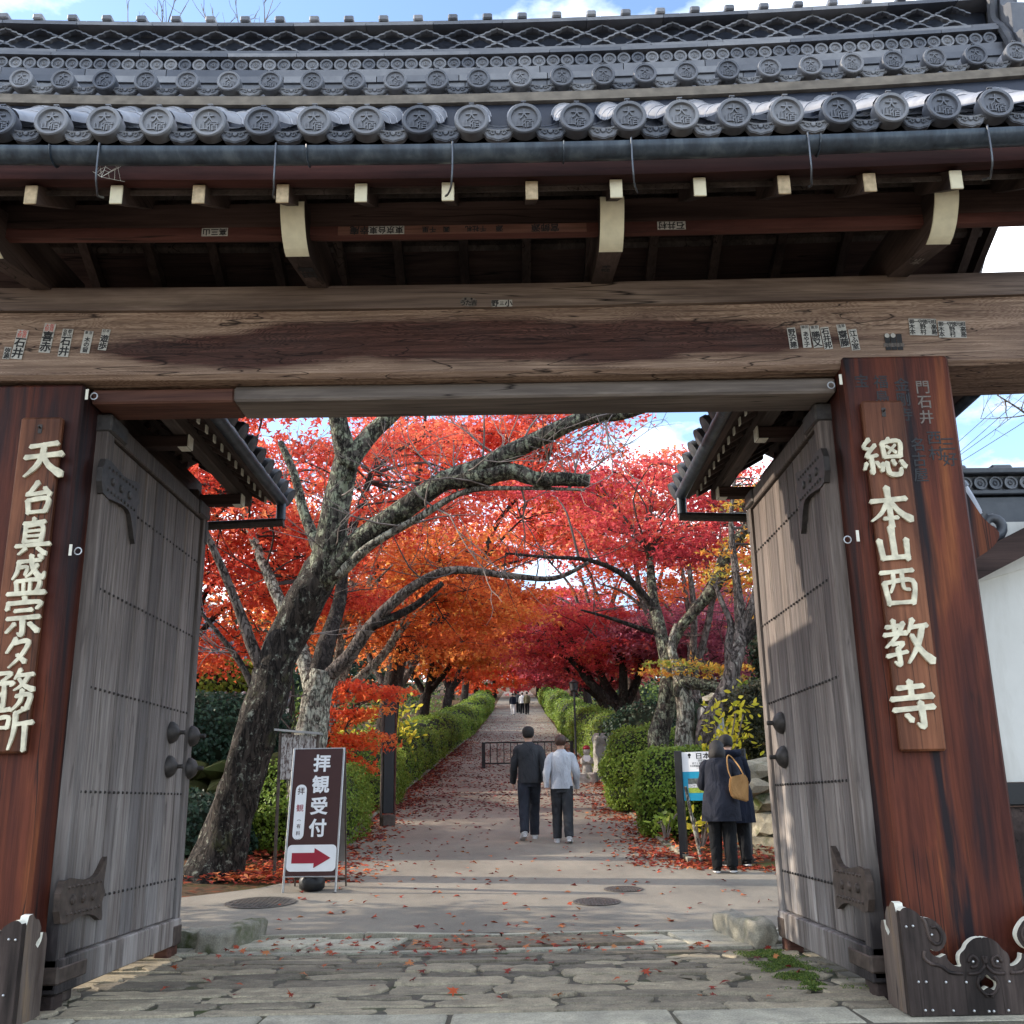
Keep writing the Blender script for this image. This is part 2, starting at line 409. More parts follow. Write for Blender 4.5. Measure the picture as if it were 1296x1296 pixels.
def tile_mat(name, lo, hi, rough=.42):
    t = NT(name); oi = t.n('ObjectInfo').outputs['Random']; c = t.coords()
    f = t.noise(c, 7, 7, .62); g = t.noise(c, 60, 3)
    base = t.mix(oi, lo, hi)
    col = t.mix(.75, base, t.ramp(f, [(.3, (.62, .62, .64)), (.7, (1.25, 1.22, 1.18))]), 'MULTIPLY')
    return t.set(col, rough, t.math('ADD', f, t.math('MULTIPLY', g, .4)), .22, .004, .5)
M['tile'] = tile_mat('roof_tile', (.062, .071, .092), (.195, .202, .218))
M['tile_glaze'] = tile_mat('barrel_tile', (.22, .235, .27), (.36, .37, .40), .3)
M['tile_dark'] = tile_mat('dark_tile', (.016, .022, .042), (.03, .038, .06), .4)
M['tile_side'] = tile_mat('side_roof_tile', (.05, .056, .066), (.085, .092, .105), .45)
M['mortar'] = plain('roof_mortar', (.135, .115, .09), .9, .3, scale=12)
t_ = NT('gutter_metal'); k_ = t_.noise(t_.coords((3.5, 3.5, .6), False), 3.0, 6, .65, .3)
M['gutter'] = t_.set(t_.ramp(k_, [(.3, (.010, .015, .024)), (.5, (.032, .046, .064)), (.68, (.075, .095, .115))]), .38, k_, .1, .003, .5, .25)
M['hook'] = plain('hook_metal', (.10, .11, .125), .4, .3, .7)
M['white'] = plain('white_paint', (.72, .70, .60), .75, .1, scale=20)
M['cream'] = plain('cream_paint', (.70, .66, .49), .75, .08, scale=18)
M['cream_worn'] = plain('worn_cream_paint', (.50, .40, .26), .8, .3, scale=25)
M['gold_white'] = plain('letter_paint', (.60, .56, .42), .7, .28, scale=16)
M['iron'] = plain('black_iron', (.048, .042, .039), .55, .35, .4, 24)
M['rust'] = plain('brown_iron', (.075, .056, .046), .6, .4, .3, 18)
M['black'] = plain('black_paint', (.012, .012, .014), .5, .2)
M['ink'] = plain('black_ink', (.02, .02, .022), .8, .2)
M['red_ink'] = plain('red_ink', (.45, .07, .05), .8, .2)
M['paper'] = plain('paper', (.42, .41, .38), .85, .18, scale=40)
M['paper_old'] = plain('faded_paper', (.16, .14, .125), .9, .3, scale=40)
t_ = NT('white_plaster'); k_ = t_.noise(t_.coords((1, 1, .25), False), 3.0, 7, .65, .3); q_ = t_.noise(t_.coords(rand=False), 1.3, 6, .6)
M['plaster'] = t_.set(t_.mix(.8, t_.ramp(q_, [(.3, (.66, .65, .60)), (.7, (.77, .76, .71))]), t_.ramp(k_, [(.28, (.72, .70, .66)), (.55, (1, 1, 1))]), 'MULTIPLY'), .9, t_.noise(t_.coords(rand=False), 40, 4), .12, .003)
M['steel'] = plain('silver_metal', (.5, .5, .5), .35, .1, .8)

def stone_mat(name, lo, hi, moss=0.0, scale=4, speck=90):
    t = NT(name); c = t.coords(); oi = t.n('ObjectInfo').outputs['Random']
    f = t.noise(c, scale, 8, .65, .3); g = t.noise(c, speck, 2)
    col = t.mix(oi, lo, hi)
    col = t.mix(.8, col, t.ramp(f, [(.28, (.5, .5, .5)), (.72, (1.35, 1.32, 1.25))]), 'MULTIPLY')
    col = t.mix(.5, col, t.ramp(g, [(.35, (.6, .6, .6)), (.65, (1.3, 1.3, 1.3))]), 'MULTIPLY')
    if moss:
        m = t.noise(c, 2.6, 6, .6); col = t.mix(t.ramp(m, [(.62-moss*.25, (0,0,0)), (.74-moss*.2, (1,1,1))]), col, (.05, .065, .014))
    return t.set(col, .85, t.math('ADD', f, t.math('MULTIPLY', g, .35)), .55, .012, .25)
M['flag'] = stone_mat('flagstone', (.15, .132, .105), (.40, .345, .25), 0, 7)
M['granite'] = stone_mat('granite', (.34, .325, .265), (.46, .43, .34), 0, 6)
M['pebble'] = stone_mat('pebble_concrete', (.17, .14, .105), (.2, .165, .12), scale=14, speck=45)
M['joint'] = stone_mat('joint_sand', (.10, .092, .075), (.11, .10, .08), .35)
M['rough_stone'] = stone_mat('rough_stone', (.2, .19, .16), (.34, .32, .26), .45)
M['lichen_stone'] = stone_mat('lichen_stone', (.30, .29, .27), (.38, .37, .35), .2)
M['wallstone'] = stone_mat('wall_stone', (.22, .2, .15), (.4, .37, .29), .3)
M['moss'] = stone_mat('moss', (.045, .05, .016), (.075, .075, .02), .5, 6)
M['covermetal'] = plain('manhole_iron', (.095, .085, .075), .6, .35, .3, 30)

def soil_mat():
    t = NT('soil'); c = t.coords(rand=False); f = t.noise(c, .9, 8, .6); g = t.noise(c, 9, 6, .65)
    col = t.ramp(f, [(.3, (.055, .042, .028)), (.5, (.085, .055, .032)), (.62, (.05, .058, .02)), (.8, (.035, .045, .016))])
    col = t.mix(t.ramp(g, [(.5, (0,0,0)), (.66, (1,1,1))]), col, (.16, .05, .022))
    return t.set(col, .95, g, .7, .03, .1)
M['soil'] = soil_mat()
def asphalt_mat():
    t = NT('asphalt'); c = t.coords(rand=False); f = t.noise(c, .55, 7, .6); g = t.noise(c, 160, 2); h = t.noise(t.coords((1, .35, 1), False), 2.2, 7, .65)
    col = t.ramp(f, [(.3, (.165, .148, .124)), (.7, (.265, .238, .20))])
    col = t.mix(.6, col, t.ramp(h, [(.3, (.7, .7, .7)), (.7, (1.2, 1.18, 1.12))]), 'MULTIPLY')
    col = t.mix(.55, col, t.ramp(g, [(.3, (.55, .55, .55)), (.7, (1.4, 1.38, 1.3))]), 'MULTIPLY')
    return t.set(col, .9, t.math('ADD', g, h), .5, .006, .3)
M['asphalt'] = asphalt_mat()

def bark_mat(name, dark, light, lichen, amount=.5, moss=.3):
    t = NT(name); c = t.coords(); st = t.noise(t.coords((6, 6, 1.1)), 2.6, 7, .65, .6)
    col = t.ramp(st, [(.3, dark), (.7, light)])
    lc = t.noise(c, 8.5, 8, .74, .35); col = t.mix(t.ramp(lc, [(.66-amount*.3, (0,0,0)), (.74-amount*.3, (1,1,1))]), col, lichen)
    ms = t.noise(c, 2.1, 6, .6); col = t.mix(t.ramp(ms, [(.74-moss*.35, (0,0,0)), (.86-moss*.35, (.85,.85,.85))]), col, (.045, .052, .012))
    e = t.math('ABSOLUTE', t.math('SUBTRACT', t.noise(t.coords((7, 7, 2.2)), 1.6, 5, .62, .6), .5))
    fs = t.math('SUBTRACT', 1.0, t.math('MULTIPLY', e, 22), True)
    col = t.mix(t.math('MULTIPLY', fs, .8), col, (.008, .006, .005))
    return t.set(col, .9, t.math('SUBTRACT', t.math('ADD', st, t.math('MULTIPLY', lc, .5)), fs), 1.0, .03, .2)
M['bark_big'] = bark_mat('mossy_bark', (.010, .008, .007), (.066, .052, .042), (.24, .25, .20), .36, .42)
M['bark_limb'] = bark_mat('lichen_bark', (.034, .029, .025), (.12, .104, .085), (.26, .275, .19), .58, .44)
M['bark_pale'] = bark_mat('pale_bark', (.09, .075, .06), (.24, .205, .17), (.36, .35, .28), .7, .25)
M['bark_grey'] = bark_mat('grey_bark', (.07, .055, .048), (.19, .155, .135), (.27, .25, .21), .35, .08)
M['bark_dark'] = bark_mat('dark_bark', (.016, .013, .012), (.06, .047, .04), (.12, .12, .09), .3, .2)
M['twig'] = plain('twig_bark', (.17, .14, .125), .85, .3)
M['twig_dark'] = plain('dark_twig_bark', (.05, .038, .034), .85, .3)

def leaf_mat(name, stops, trans=.5, rough=.5):
    t = NT(name); a = t.n('Attribute', _attribute_name='rnd').outputs['Fac']
    col = t.ramp(a, stops)
    t.set(col, rough, spec=.25)
    tr = t.n('BsdfTranslucent', Color=t.n('Gamma', Color=col, Gamma=.72).outputs[0])
    ms = t.n('MixShader', Fac=trans, i1=t.b.outputs[0], i2=tr.outputs[0])
    t.t.links.new(ms.outputs[0], t.out.inputs['Surface']); return t.m
LEAF = {  # reflectances of the leaves, ordered by the tone each leaf carries
 'scarlet': leaf_mat('scarlet_leaf', [(0, (.46, .028, .020)), (.4, (.72, .068, .036)), (.75, (.82, .12, .050)), (1, (.85, .26, .08))], .58),
 'orange': leaf_mat('orange_leaf', [(0, (.44, .055, .016)), (.4, (.66, .115, .024)), (.75, (.72, .20, .03)), (1, (.74, .34, .06))], .58),
 'flame': leaf_mat('flame_leaf', [(0, (.56, .045, .02)), (.5, (.78, .10, .03)), (.85, (.84, .19, .04)), (1, (.84, .33, .07))], .58),
 'amber': leaf_mat('amber_leaf', [(0, (.44, .085, .018)), (.3, (.58, .18, .024)), (.6, (.60, .34, .04)), (.85, (.42, .36, .045)), (1, (.22, .26, .035))], .55),
 'crimson': leaf_mat('crimson_leaf', [(0, (.36, .022, .034)), (.5, (.60, .05, .06)), (.85, (.72, .09, .065)), (1, (.74, .20, .08))], .56),
 'wine': leaf_mat('wine_leaf', [(0, (.20, .020, .036)), (.5, (.38, .045, .062)), (.85, (.54, .075, .07)), (1, (.58, .18, .07))], .55),
 'purple': leaf_mat('purple_leaf', [(0, (.20, .035, .07)), (.6, (.38, .08, .13)), (1, (.50, .15, .16))], .55),
 'green': leaf_mat('green_leaf', [(0, (.04, .075, .014)), (.5, (.09, .15, .026)), (.9, (.16, .23, .04)), (1, (.25, .29, .06))], .3),
 'bright': leaf_mat('bright_green_leaf', [(0, (.08, .14, .016)), (.5, (.17, .26, .028)), (1, (.32, .38, .06))], .35),
 'dull': leaf_mat('dull_green_leaf', [(0, (.022, .024, .012)), (.5, (.045, .046, .02)), (.85, (.075, .065, .026)), (1, (.13, .08, .04))], .2),
 'pine': leaf_mat('dark_green_leaf', [(0, (.010, .026, .016)), (.6, (.022, .05, .028)), (1, (.05, .085, .04))], .2),
 'yellow': leaf_mat('yellow_leaf', [(0, (.30, .33, .02)), (.4, (.58, .50, .025)), (1, (.75, .60, .05))], .45),
 'litter': leaf_mat('fallen_leaf', [(0, (.13, .018, .014)), (.4, (.30, .035, .022)), (.75, (.48, .09, .03)), (1, (.55, .22, .08))], .15, .7),
 'mauve': leaf_mat('pressed_leaf', [(0, (.13, .03, .035)), (.5, (.22, .05, .055)), (1, (.32, .10, .07))], .1, .8),
}
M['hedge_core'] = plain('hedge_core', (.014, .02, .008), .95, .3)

# ------------------------------------------------------------------ foliage helpers
rng = np.random.default_rng(11)
STAR = np.array([(0,-.12),(.30,-.42),(.26,-.08),(.86,-.12),(.40,.16),(.62,.62),(.22,.40),(0,1.0),(-.22,.40),(-.62,.62),(-.40,.16),(-.86,-.12),(-.26,-.08),(-.30,-.42)])
TRI3 = np.array([(0,-.3),(.75,-.1),(.28,.16),(0,.95),(-.28,.16),(-.75,-.1)])
KITE = np.array([(0,-.55),(.48,0),(0,.7),(-.48,0)])
OVAL = np.array([(0,-.8),(.36,-.25),(.3,.35),(0,.85),(-.3,.35),(-.36,-.25)])
def leaf_mesh(name, P, size, mat, shape=KITE, tilt=.9, normal=None, fold=.22, rv=None):
    n = len(P); k = len(shape)
    if n == 0: P = np.zeros((1,3)); n = 1
    size = np.broadcast_to(np.asarray(size, float), (n,))
    nrm = rng.normal(size=(n,3))*tilt
    nrm = nrm + (np.array([0,0,1.0]) if normal is None else normal)
    nrm /= np.linalg.norm(nrm, axis=1)[:,None]+1e-9
    a = rng.normal(size=(n,3)); a -= nrm*np.sum(a*nrm, axis=1)[:,None]; a /= np.linalg.norm(a, axis=1)[:,None]+1e-9
    b = np.cross(nrm, a)
    sx, sy = shape[:,0], shape[:,1]; szz = -fold*np.abs(sx)
    V = P[:,None,:] + size[:,None,None]*(a[:,None,:]*sx[None,:,None] + b[:,None,:]*sy[None,:,None] + nrm[:,None,:]*szz[None,:,None])
    me = bpy.data.meshes.new(name)
    me.vertices.add(n*k); me.vertices.foreach_set('co', V.reshape(-1).astype(np.float32))
    me.loops.add(n*k); me.loops.foreach_set('vertex_index', np.arange(n*k, dtype=np.int32))
    me.polygons.add(n); me.polygons.foreach_set('loop_start', np.arange(n, dtype=np.int32)*k)
    at_ = me.attributes.new('rnd', 'FLOAT', 'FACE')
    rv = rng.random(n) if rv is None else np.clip(rv, 0, 1)
    at_.data.foreach_set('value', rv.astype(np.float32))
    me.materials.append(mat); me.update(calc_edges=True); return me
def plates(cs, per, flat=.09, droop=.16):
    """cs: rows (x,y,z,r) ; leaf points in drooping horizontal sprays, with a tone shared by each spray"""
    out = []; tone = []
    for x, y, z, r_ in cs:
        n = max(4, int(per*r_*r_)); q = np.sqrt(rng.random(n)); th = rng.random(n)*2*np.pi
        lob = 1 + .28*np.sin(th*rng.integers(3,6)+rng.random()*6) + .15*np.sin(th*7+rng.random()*6)
        rr = q*r_*lob; dx, dy = rr*np.cos(th), rr*np.sin(th)*rng.uniform(.7, 1.1)
        tl = rng.normal(size=2)*.13
        dz = -droop*q*q*r_ + rng.normal(size=n)*flat*r_ + dx*tl[0] + dy*tl[1]
        out.append(np.stack([x+dx, y+dy, z+dz], 1)); tone.append(np.clip(rng.normal(.45, .2)+rng.normal(size=n)*.2, 0, 1))
    return np.concatenate(out), np.concatenate(tone)
def blob(c, rad, n, rmin=.6, rmax=1.2, shell=.45, zmin=-1.0):
    rows = []
    while len(rows) < n:
        p = rng.normal(size=3); p /= np.linalg.norm(p); p *= shell+(1-shell)*rng.random()**.7
        if p[2] < zmin: continue
        rows.append((c[0]+p[0]*rad[0], c[1]+p[1]*rad[1], c[2]+p[2]*rad[2], rng.uniform(rmin, rmax)))
    return rows
def shrub_surface(c, rad, n, box=0.0, seed=0):
    """points and outward normals on a lumpy clipped form"""
    p = rng.normal(size=(n,3)); p /= np.linalg.norm(p, axis=1)[:,None]
    if box:
        e = 2/(1-box*.75); s = (np.abs(p)**e).sum(1)**(1/e); p2 = p/s[:,None]
    else: p2 = p
    l = 1 + .07*np.sin(p[:,0]*5+seed)*np.cos(p[:,1]*4+seed*2) + .05*np.sin(p[:,2]*9+seed) + rng.normal(size=n)*.035
    return np.array(c)+p2*l[:,None]*np.array(rad), p
def spline(pts, n=6): return smooth_poly(pts, n, False)
def limb(mb, pts, r0, r1, sides=10, jit=.13, seed=0, n=6, mi=0, ctrl=None):
    q = spline(pts, n); N = len(q)
    rad = [r0+(r1-r0)*(i/(N-1))**.8 for i in range(N)]
    if ctrl: rad = list(np.interp(np.linspace(0, 1, N), [c[0] for c in ctrl], [c[1] for c in ctrl]))
    mb.tube(q, rad, sides, mi, True, None, jit, seed); return q
def twigs(mb, p, d, ln, r_, depth, rg, sides=4, spread=.6, lift=.12):
    p = Vector(p); d = Vector(d).normalized(); pts = [p.copy()]; q = p.copy(); seg = 4
    for i in range(seg):
        d = (d + Vector((rg.gauss(0,.16), rg.gauss(0,.16), rg.gauss(0,.14)+lift*.3))).normalized()
        q = q + d*ln/seg; pts.append(q.copy())
    mb.tube(pts, [r_*(1-.16*i) for i in range(seg+1)], sides, 0, False)
    if depth <= 0: return
    for k in range(rg.choice((2, 3, 3))):
        i = rg.randint(1, seg); e = (d + Vector((rg.gauss(0,spread), rg.gauss(0,spread), rg.gauss(0,spread*.8)+lift))).normalized()
        twigs(mb, pts[i], e, ln*rg.uniform(.5,.8), r_*.6, depth-1, rg, max(3, sides-1), spread, lift)

# ------------------------------------------------------------------ ground, path, paving
def ground_sheet(name, xs, ds, mat, dz=0.0, bump=0.0, kind='structure'):
    V = []; F = []
    for i, d in enumerate(ds):
        xl = xs(d) if callable(xs) else xs
        for x in xl:
            e = 0
            if bump:
                side = min(1, max(0, (abs(x-.0)-3.3)/2.0)); e = side*(bump*(mnoise.noise((x*.35, d*.35, 0))+.35) + .06*mnoise.noise((x*1.7, d*1.7, 3)))
                if d < 11.5: e *= max(0, (d-10)/1.5)
            V.append((x, d, gz(d)+dz+e))
    m = len(xl)
    for i in range(len(ds)-1):
        for j in range(m-1): F.append((i*m+j, i*m+j+1, (i+1)*m+j+1, (i+1)*m+j))
    me = bpy.data.meshes.new(name); me.from_pydata(V, [], F); me.materials.append(mat)
    me.polygons.foreach_set('use_smooth', [True]*len(F)); me.update()
    return tag(link(name, me), kind=kind)
xs_g = [-220,-120,-70,-45,-30,-22] + [-16+.5*i for i in range(65)] + [22,30,45,70,120,220]
ds_g = [-40,-20,-8] + [-4+.5*i for i in range(60)] + [26+i for i in range(60)] + [90,100,110,130,150,180,220,300,400]
ground_sheet('ground', xs_g, ds_g, M['soil'], -.03, .35)
PATH_L = [(9.45,-6.5),(10.5,-6.0),(11.6,-3.6),(12.4,-2.75),(14,-2.62),(20,-2.85),(26,-2.95),(41,-2.8),(60,-2.3),(84,-1.9),(110,-1.6),(150,-1.4)]
PATH_R = [(9.45,6.5),(10.5,6.0),(12.2,5.0),(13.0,3.5),(13.6,2.2),(20,2.25),(28,2.4),(38,2.5),(65,2.5),(84,2.4),(110,2.3),(150,2.2)]
pl = lambda d: float(np.interp(d, *zip(*PATH_L))); pr = lambda d: float(np.interp(d, *zip(*PATH_R)))
ds_p = [9.45+.35*i for i in range(24)] + [18+.8*i for i in range(40)] + [51+2*i for i in range(50)]
ground_sheet('path', lambda d: [pl(d)+(pr(d)-pl(d))*i/12 for i in range(13)], ds_p, M['asphalt'], 0.0)
# the lower yard before the gate, under the camera
yard = MB(); yard.box(-9, 9, -6, 5.62, -.5, -.16); tag(yard.build('forecourt', M['asphalt']), kind='structure')
# stone platform of the gate
paving = thing('stone_paving', None, None, (X0, 7.3, 0)); paving['kind'] = 'structure'
b = MB(); b.box(-6.5, 6.0, 5.72, 9.46, -.35, -.011); b.build('bed', M['joint'], paving, True)
rg = random.Random(3)
def stone(name, poly, z0, z1, mat, b=.008, rough=.0035):
    """one flagstone: outline with an eased edge and a slightly uneven top"""
    mb = MB(); n = len(poly); cx = sum(p[0] for p in poly)/n; cyy = sum(p[1] for p in poly)/n
    def ins(p, k):
        d = Vector((p[0]-cx, p[1]-cyy)); l = d.length or 1; return (p[0]-d.x/l*k, p[1]-d.y/l*k)
    t = rg.gauss(0, .004); sl_ = (rg.gauss(0, .008), rg.gauss(0, .012))
    h = lambda p: z1+t+(p[0]-cx)*sl_[0]+(p[1]-cyy)*sl_[1]+rg.gauss(0, rough)
    V = [(p[0], p[1], z0) for p in poly]+[(p[0], p[1], h(p)-b) for p in poly]+[(*ins(p, b), h(p)) for p in poly]+[(cx, cyy, z1+t)]
    F = []
    for i in range(n):
        j = (i+1) % n; F += [(i, j, n+j, n+i), (n+i, n+j, 2*n+j, 2*n+i), (2*n+i, 2*n+j, 3*n)]
    mb.add(V, F); return mb.build(name, mat, paving, True)
def chip(poly):
    out = []
    for i, p in enumerate(poly):
        q = poly[(i+1) % len(poly)]; out.append(p)
        for t in (.33, .67): out.append((p[0]+(q[0]-p[0])*t+rg.gauss(0,.009), p[1]+(q[1]-p[1])*t+rg.gauss(0,.006)))
    return out
y = 6.12; row = 0
while y < 8.46:
    dy = min(rg.uniform(.17, .33), 8.48-y)
    if 8.48-(y+dy) < .16: dy = 8.48-y
    x = -3.0 + rg.uniform(-.5, 0)
    while x < 2.75:
        wd = rg.uniform(.26, .85) if row % 3 else rg.uniform(.4, 1.05); j = .011
        jt = lambda a: rg.gauss(0, a)
        a, c_ = x+j, x+wd-j; d0, d1 = y+j*.8, y+dy-j*.8
        poly = chip([(a+abs(jt(.045)), d0+jt(.012)), ((a+c_)/2+jt(.08), d0+abs(jt(.018))), (c_-abs(jt(.06)), d0+jt(.012)), (c_+jt(.012), (d0+d1)/2+jt(.03)),
                (c_-abs(jt(.06)), d1+jt(.012)), ((a+c_)/2+jt(.08), d1-abs(jt(.018))), (a+abs(jt(.045)), d1+jt(.012)), (a+jt(.012), (d0+d1)/2+jt(.03))])
        if wd > .8 and rg.random() < .35:
            m = (d0+d1)/2+jt(.02); mid = lambda q0, q1: (q0, q1)
            stone('paving_stone', [(a, d0), (c_-abs(jt(.1)), d0+jt(.01)), (c_, m-.012), ((a+c_)/2, m-.014+jt(.01)), (a+.02, m-.012)], -.06, 0, M['flag'])
            stone('paving_stone', [(a+.02, m+.012), ((a+c_)/2, m+.014), (c_, m+.012), (c_-abs(jt(.1)), d1), (a, d1+jt(.01))], -.06, 0, M['flag'])
        else: stone('paving_stone', poly, -.06, 0, M['flag'])
        x += wd
    y += dy; row += 1
x = -3.4
while x < 3.3:            # long granite edge of the step
    wd = rg.uniform(.9, 1.5); stone('edge_stone', [(x+.008, 5.76), (x+wd-.008, 5.76), (x+wd-.008, 6.1), (x+.008, 6.1)], -.3, .002, M['granite'], .016, .002); x += wd
x = -2.9
while x < 2.5:            # narrow bright row in front of the sill
    wd = rg.uniform(.45, .9); stone('sill_stone', [(x+.006, 8.5), (x+wd-.006, 8.5), (x+wd-.006, 8.66), (x+.006, 8.66)], -.06, .004, M['granite'], .01, .002); x += wd
for x0, x1, k in ((-3.3,-2.62,.1),(-2.6,-2.2,.12),(-2.18,-1.72,.14),(-1.7,-1.02,.1),(1.0,1.34,-.12),(1.36,1.9,-.1),(1.92,2.5,-.1),(2.52,3.2,-.05)):
    stone('sill_slab', [(x0, 8.69), (x1-.01, 8.69), (x1-.01+k, 9.34), (x0+k, 9.34)], -.06, .014, M['granite'], .012, .003)
s_ = stone('sill_slab', [(-1.0+.1, 8.69), (.98-.0, 8.69), (.98-.1, 9.34), (-1.0+.1, 9.34)], -.06, .016, M['pebble'], .02, .004); s_['label'] = 'brown slab of exposed pebbles'
x = -3.3
while x < 3.1:
    wd = rg.uniform(.8, 1.2); stone('sill_curb', [(x+.006, 9.36), (x+wd-.006, 9.36), (x+wd-.006, 9.44), (x+.006, 9.44)], -.06, .03, M['granite'], .01, .002); x += wd
P = []
while len(P) < 9000:
    px, py = 1.80+rg.gauss(0, .10), rg.uniform(6.6, 8.3)
    if mnoise.noise((px*5, py*4, 2)) + .25 - abs(px-1.82)*1.6 > 0: P.append((px, py, .004+rg.random()*.012))
tag(link('moss', leaf_mesh('moss', np.array(P), .010, LEAF['green'], KITE, .8, None, .2)), kind='stuff')

def rough_block(name, label, c, size, rz, mat, cat='stone', seed=0, amp=.12, group=None):
    bm = bmesh.new(); bmesh.ops.create_cube(bm, size=1); bmesh.ops.subdivide_edges(bm, edges=bm.edges, cuts=9, use_grid_fill=True)
    for v in bm.verts:
        p = v.co.copy(); q = Vector((p.x*size[0], p.y*size[1], p.z*size[2]))
        rr = max(abs(p.x), abs(p.y), abs(p.z)); s_ = (abs(p.x)**14+abs(p.y)**14+abs(p.z)**14)**(1/14); q *= (rr/s_)
        q += Vector(mnoise.noise_vector(q*3.1/max(size)*1.4+Vector((seed*7.3, 0, 0))))*amp*min(size)*.6 + Vector(mnoise.noise_vector(q*11+Vector((seed,0,0))))*.022 + Vector(mnoise.noise_vector(q*27+Vector((seed,0,0))))*.010
        v.co = q + Vector((0, 0, size[2]/2))
    me = bpy.data.meshes.new(name); bm.to_mesh(me); bm.free(); me.materials.append(mat); me.polygons.foreach_set('use_smooth', [True]*len(me.polygons))
    return tag(link(name, me, None, False, c, (0, 0, rz)), label, cat, group)
def stop_pair():
    rough_block('door_stop_stone', 'mossy grey stone block lying at the foot of the left door', (-2.34, 9.05, -.04), (.2, 1.0, .2), R(-9), M['rough_stone'], 'stone', 1, .14)
    rough_block('door_stop_stone', 'low squared stone tucked behind the left door corner', (-2.66, 8.98, -.04), (.36, .22, .17), 0, M['rough_stone'], 'stone', 5, .12)
    rough_block('door_stop_stone', 'mossy grey stone block lying at the foot of the right door', (1.83, 8.95, -.04), (.2, .95, .22), R(9), M['rough_stone'], 'stone', 2, .14)
stop_pair()
for (px, d, r_, lab) in ((-2.63, 11.2, .36, 'large round iron manhole cover beside the brown arrow sign'), (1.14, 11.75, .21, 'small manhole cover in the asphalt, the one further from the gate sill'), (.79, 10.95, .24, 'small manhole cover in the asphalt, the one nearer the gate sill')):
    t = thing('manhole_cover', lab, 'manhole cover', gp(px, d)+Vector((0, 0, .004)))
    b = MB(); b.lathe([(r_, 0), (r_, .006), (r_*.9, .006), (r_*.9, .003), (0, .003)], 28)
    for i in range(-6, 7):
        for j in range(-6, 7):
            if (i*i+j*j)*.0196 < .72: b.box(r_*.14*i-r_*.045, r_*.14*i+r_*.045, r_*.14*j-r_*.045, r_*.14*j+r_*.045, .003, .008)
    o = b.build('lid', M['covermetal'], t)
    t.rotation_euler = (R(3.8), 0, 0)

# ------------------------------------------------------------------ the gate
gate = thing('temple_gate', 'big wooden temple gate with tiled roof and both doors open', 'gate', (X0, 6.35, 0))
def gp_(mb, name, mats, parent=None, **k): return mb.build(name, mats, parent or gate, parent is None, **k)
PL, PR = (-3.39, -2.72), (2.11, 2.79)
for (a, c), top, yf in ((PL, 3.715, 6.09), (PR, 3.80, 6.03)):
    mb = MB(); n = 10
    mb.box(a, c, yf, 6.60, 0, top, .018); post = gp_(mb, 'post', M['post'])
    if a > 0:   # dark remains of pasted labels on the right post
        for px, pz, s_, wt in ((2.60,3.58,'門石井',1),(2.47,3.6,'金剛寺',0),(2.34,3.62,'福島',0),(2.22,3.63,'宝',0),(2.52,3.2,'名古屋',0),(2.63,3.24,'西村',0),(2.71,3.2,'三好',0)):
            t = MB()
            for i, ch in enumerate(s_): t.text(ch, .095, face_y(px, yf-.001, pz-i*.1), .0015, .01)
            t.build('pasted_label', M['black'] if not wt else M['paper_old'], post)
    # iron eyelets with a small white tag
    for ez in ((3.64, 2.62) ):
        x = c+.03 if a < 0 else a-.03; s_ = 1 if a < 0 else -1
        t = MB(); k = 14
        t.tube([(x+s_*.024+.022*math.cos(i*2*math.pi/k), 6.12, ez+.022*math.sin(i*2*math.pi/k)) for i in range(k+1)], .0045, 6)
        t.box(min(x, x-s_*.018), max(x, x-s_*.018), yf-.004, yf-.001, ez-.035, ez+.035, 0, 1)
        gp_(t, 'eyelet', [M['steel'], M['white']], smooth=False)
# jambs behind the posts
for a, c in ((-2.9, -2.69), (2.08, 2.3)):
    mb = MB(); mb.box(a, c, 6.605, 6.72, 0, 3.7, .01); gp_(mb, 'jamb', M['old_z'])
# great lintel log with its cap and the lower lintel in two lengths
mb = MB(); sweep_x(mb, [(6.05,3.745),(6.08,3.718),(6.6,3.718),(6.63,3.745),(6.63,4.178),(6.05,4.178)], -4.05, 3.6, 30, .0025); beam = gp_(mb, 'great_beam', M['kabuki'])
mb = MB(); sweep_x(mb, rect(6.025, 6.63, 4.182, 4.345), -4.05, 3.6, 30, .0025); cap = gp_(mb, 'cap_beam', M['cap_x'])
mb = MB(); mb.box(-2.715, -1.79, 6.19, 6.5, 3.618, 3.717, .012); gp_(mb, 'lintel', M['brown_x'])
mb = MB(); mb.box(-1.787, 2.105, 6.17, 6.5, 3.612, 3.717, .014); gp_(mb, 'lintel', M['grey_x'])
# pilgrims' name slips
def slip(x, z, w_, h, text, parent, yf, roll=0, head=None, ts=None, paper='paper', gap=.88):
    t = MB(); Mx = face_y(x, yf, z, roll); t.box(-w_/2, w_/2, -h/2, h/2, 0, .002, 0, 0, Mx)
    n = len(text); hh = h*(.70 if head else .92); s_ = ts or min(w_*1.0, hh/n*1.05)
    for i, ch in enumerate(text): t.text(ch, s_, Mx @ Matrix.Translation((0, -h/2+hh*(n-i-.5)/n+h*.03, .002)), .001, .028, 1)
    if head:
        for i, ch in enumerate(head[0]): t.text(ch, w_*.42, Mx @ Matrix.Translation((-w_*.22+(i % 2)*w_*.44, h/2-h*.08-(i//2)*h*.12, .002)), .001, .01, head[1])
    return t.build('name_slip', [M[paper], M['ink'], M['red_ink']], parent)
def slx(px, py, d): p = at(px, py, d); return p.x, p.z
yb = 6.046
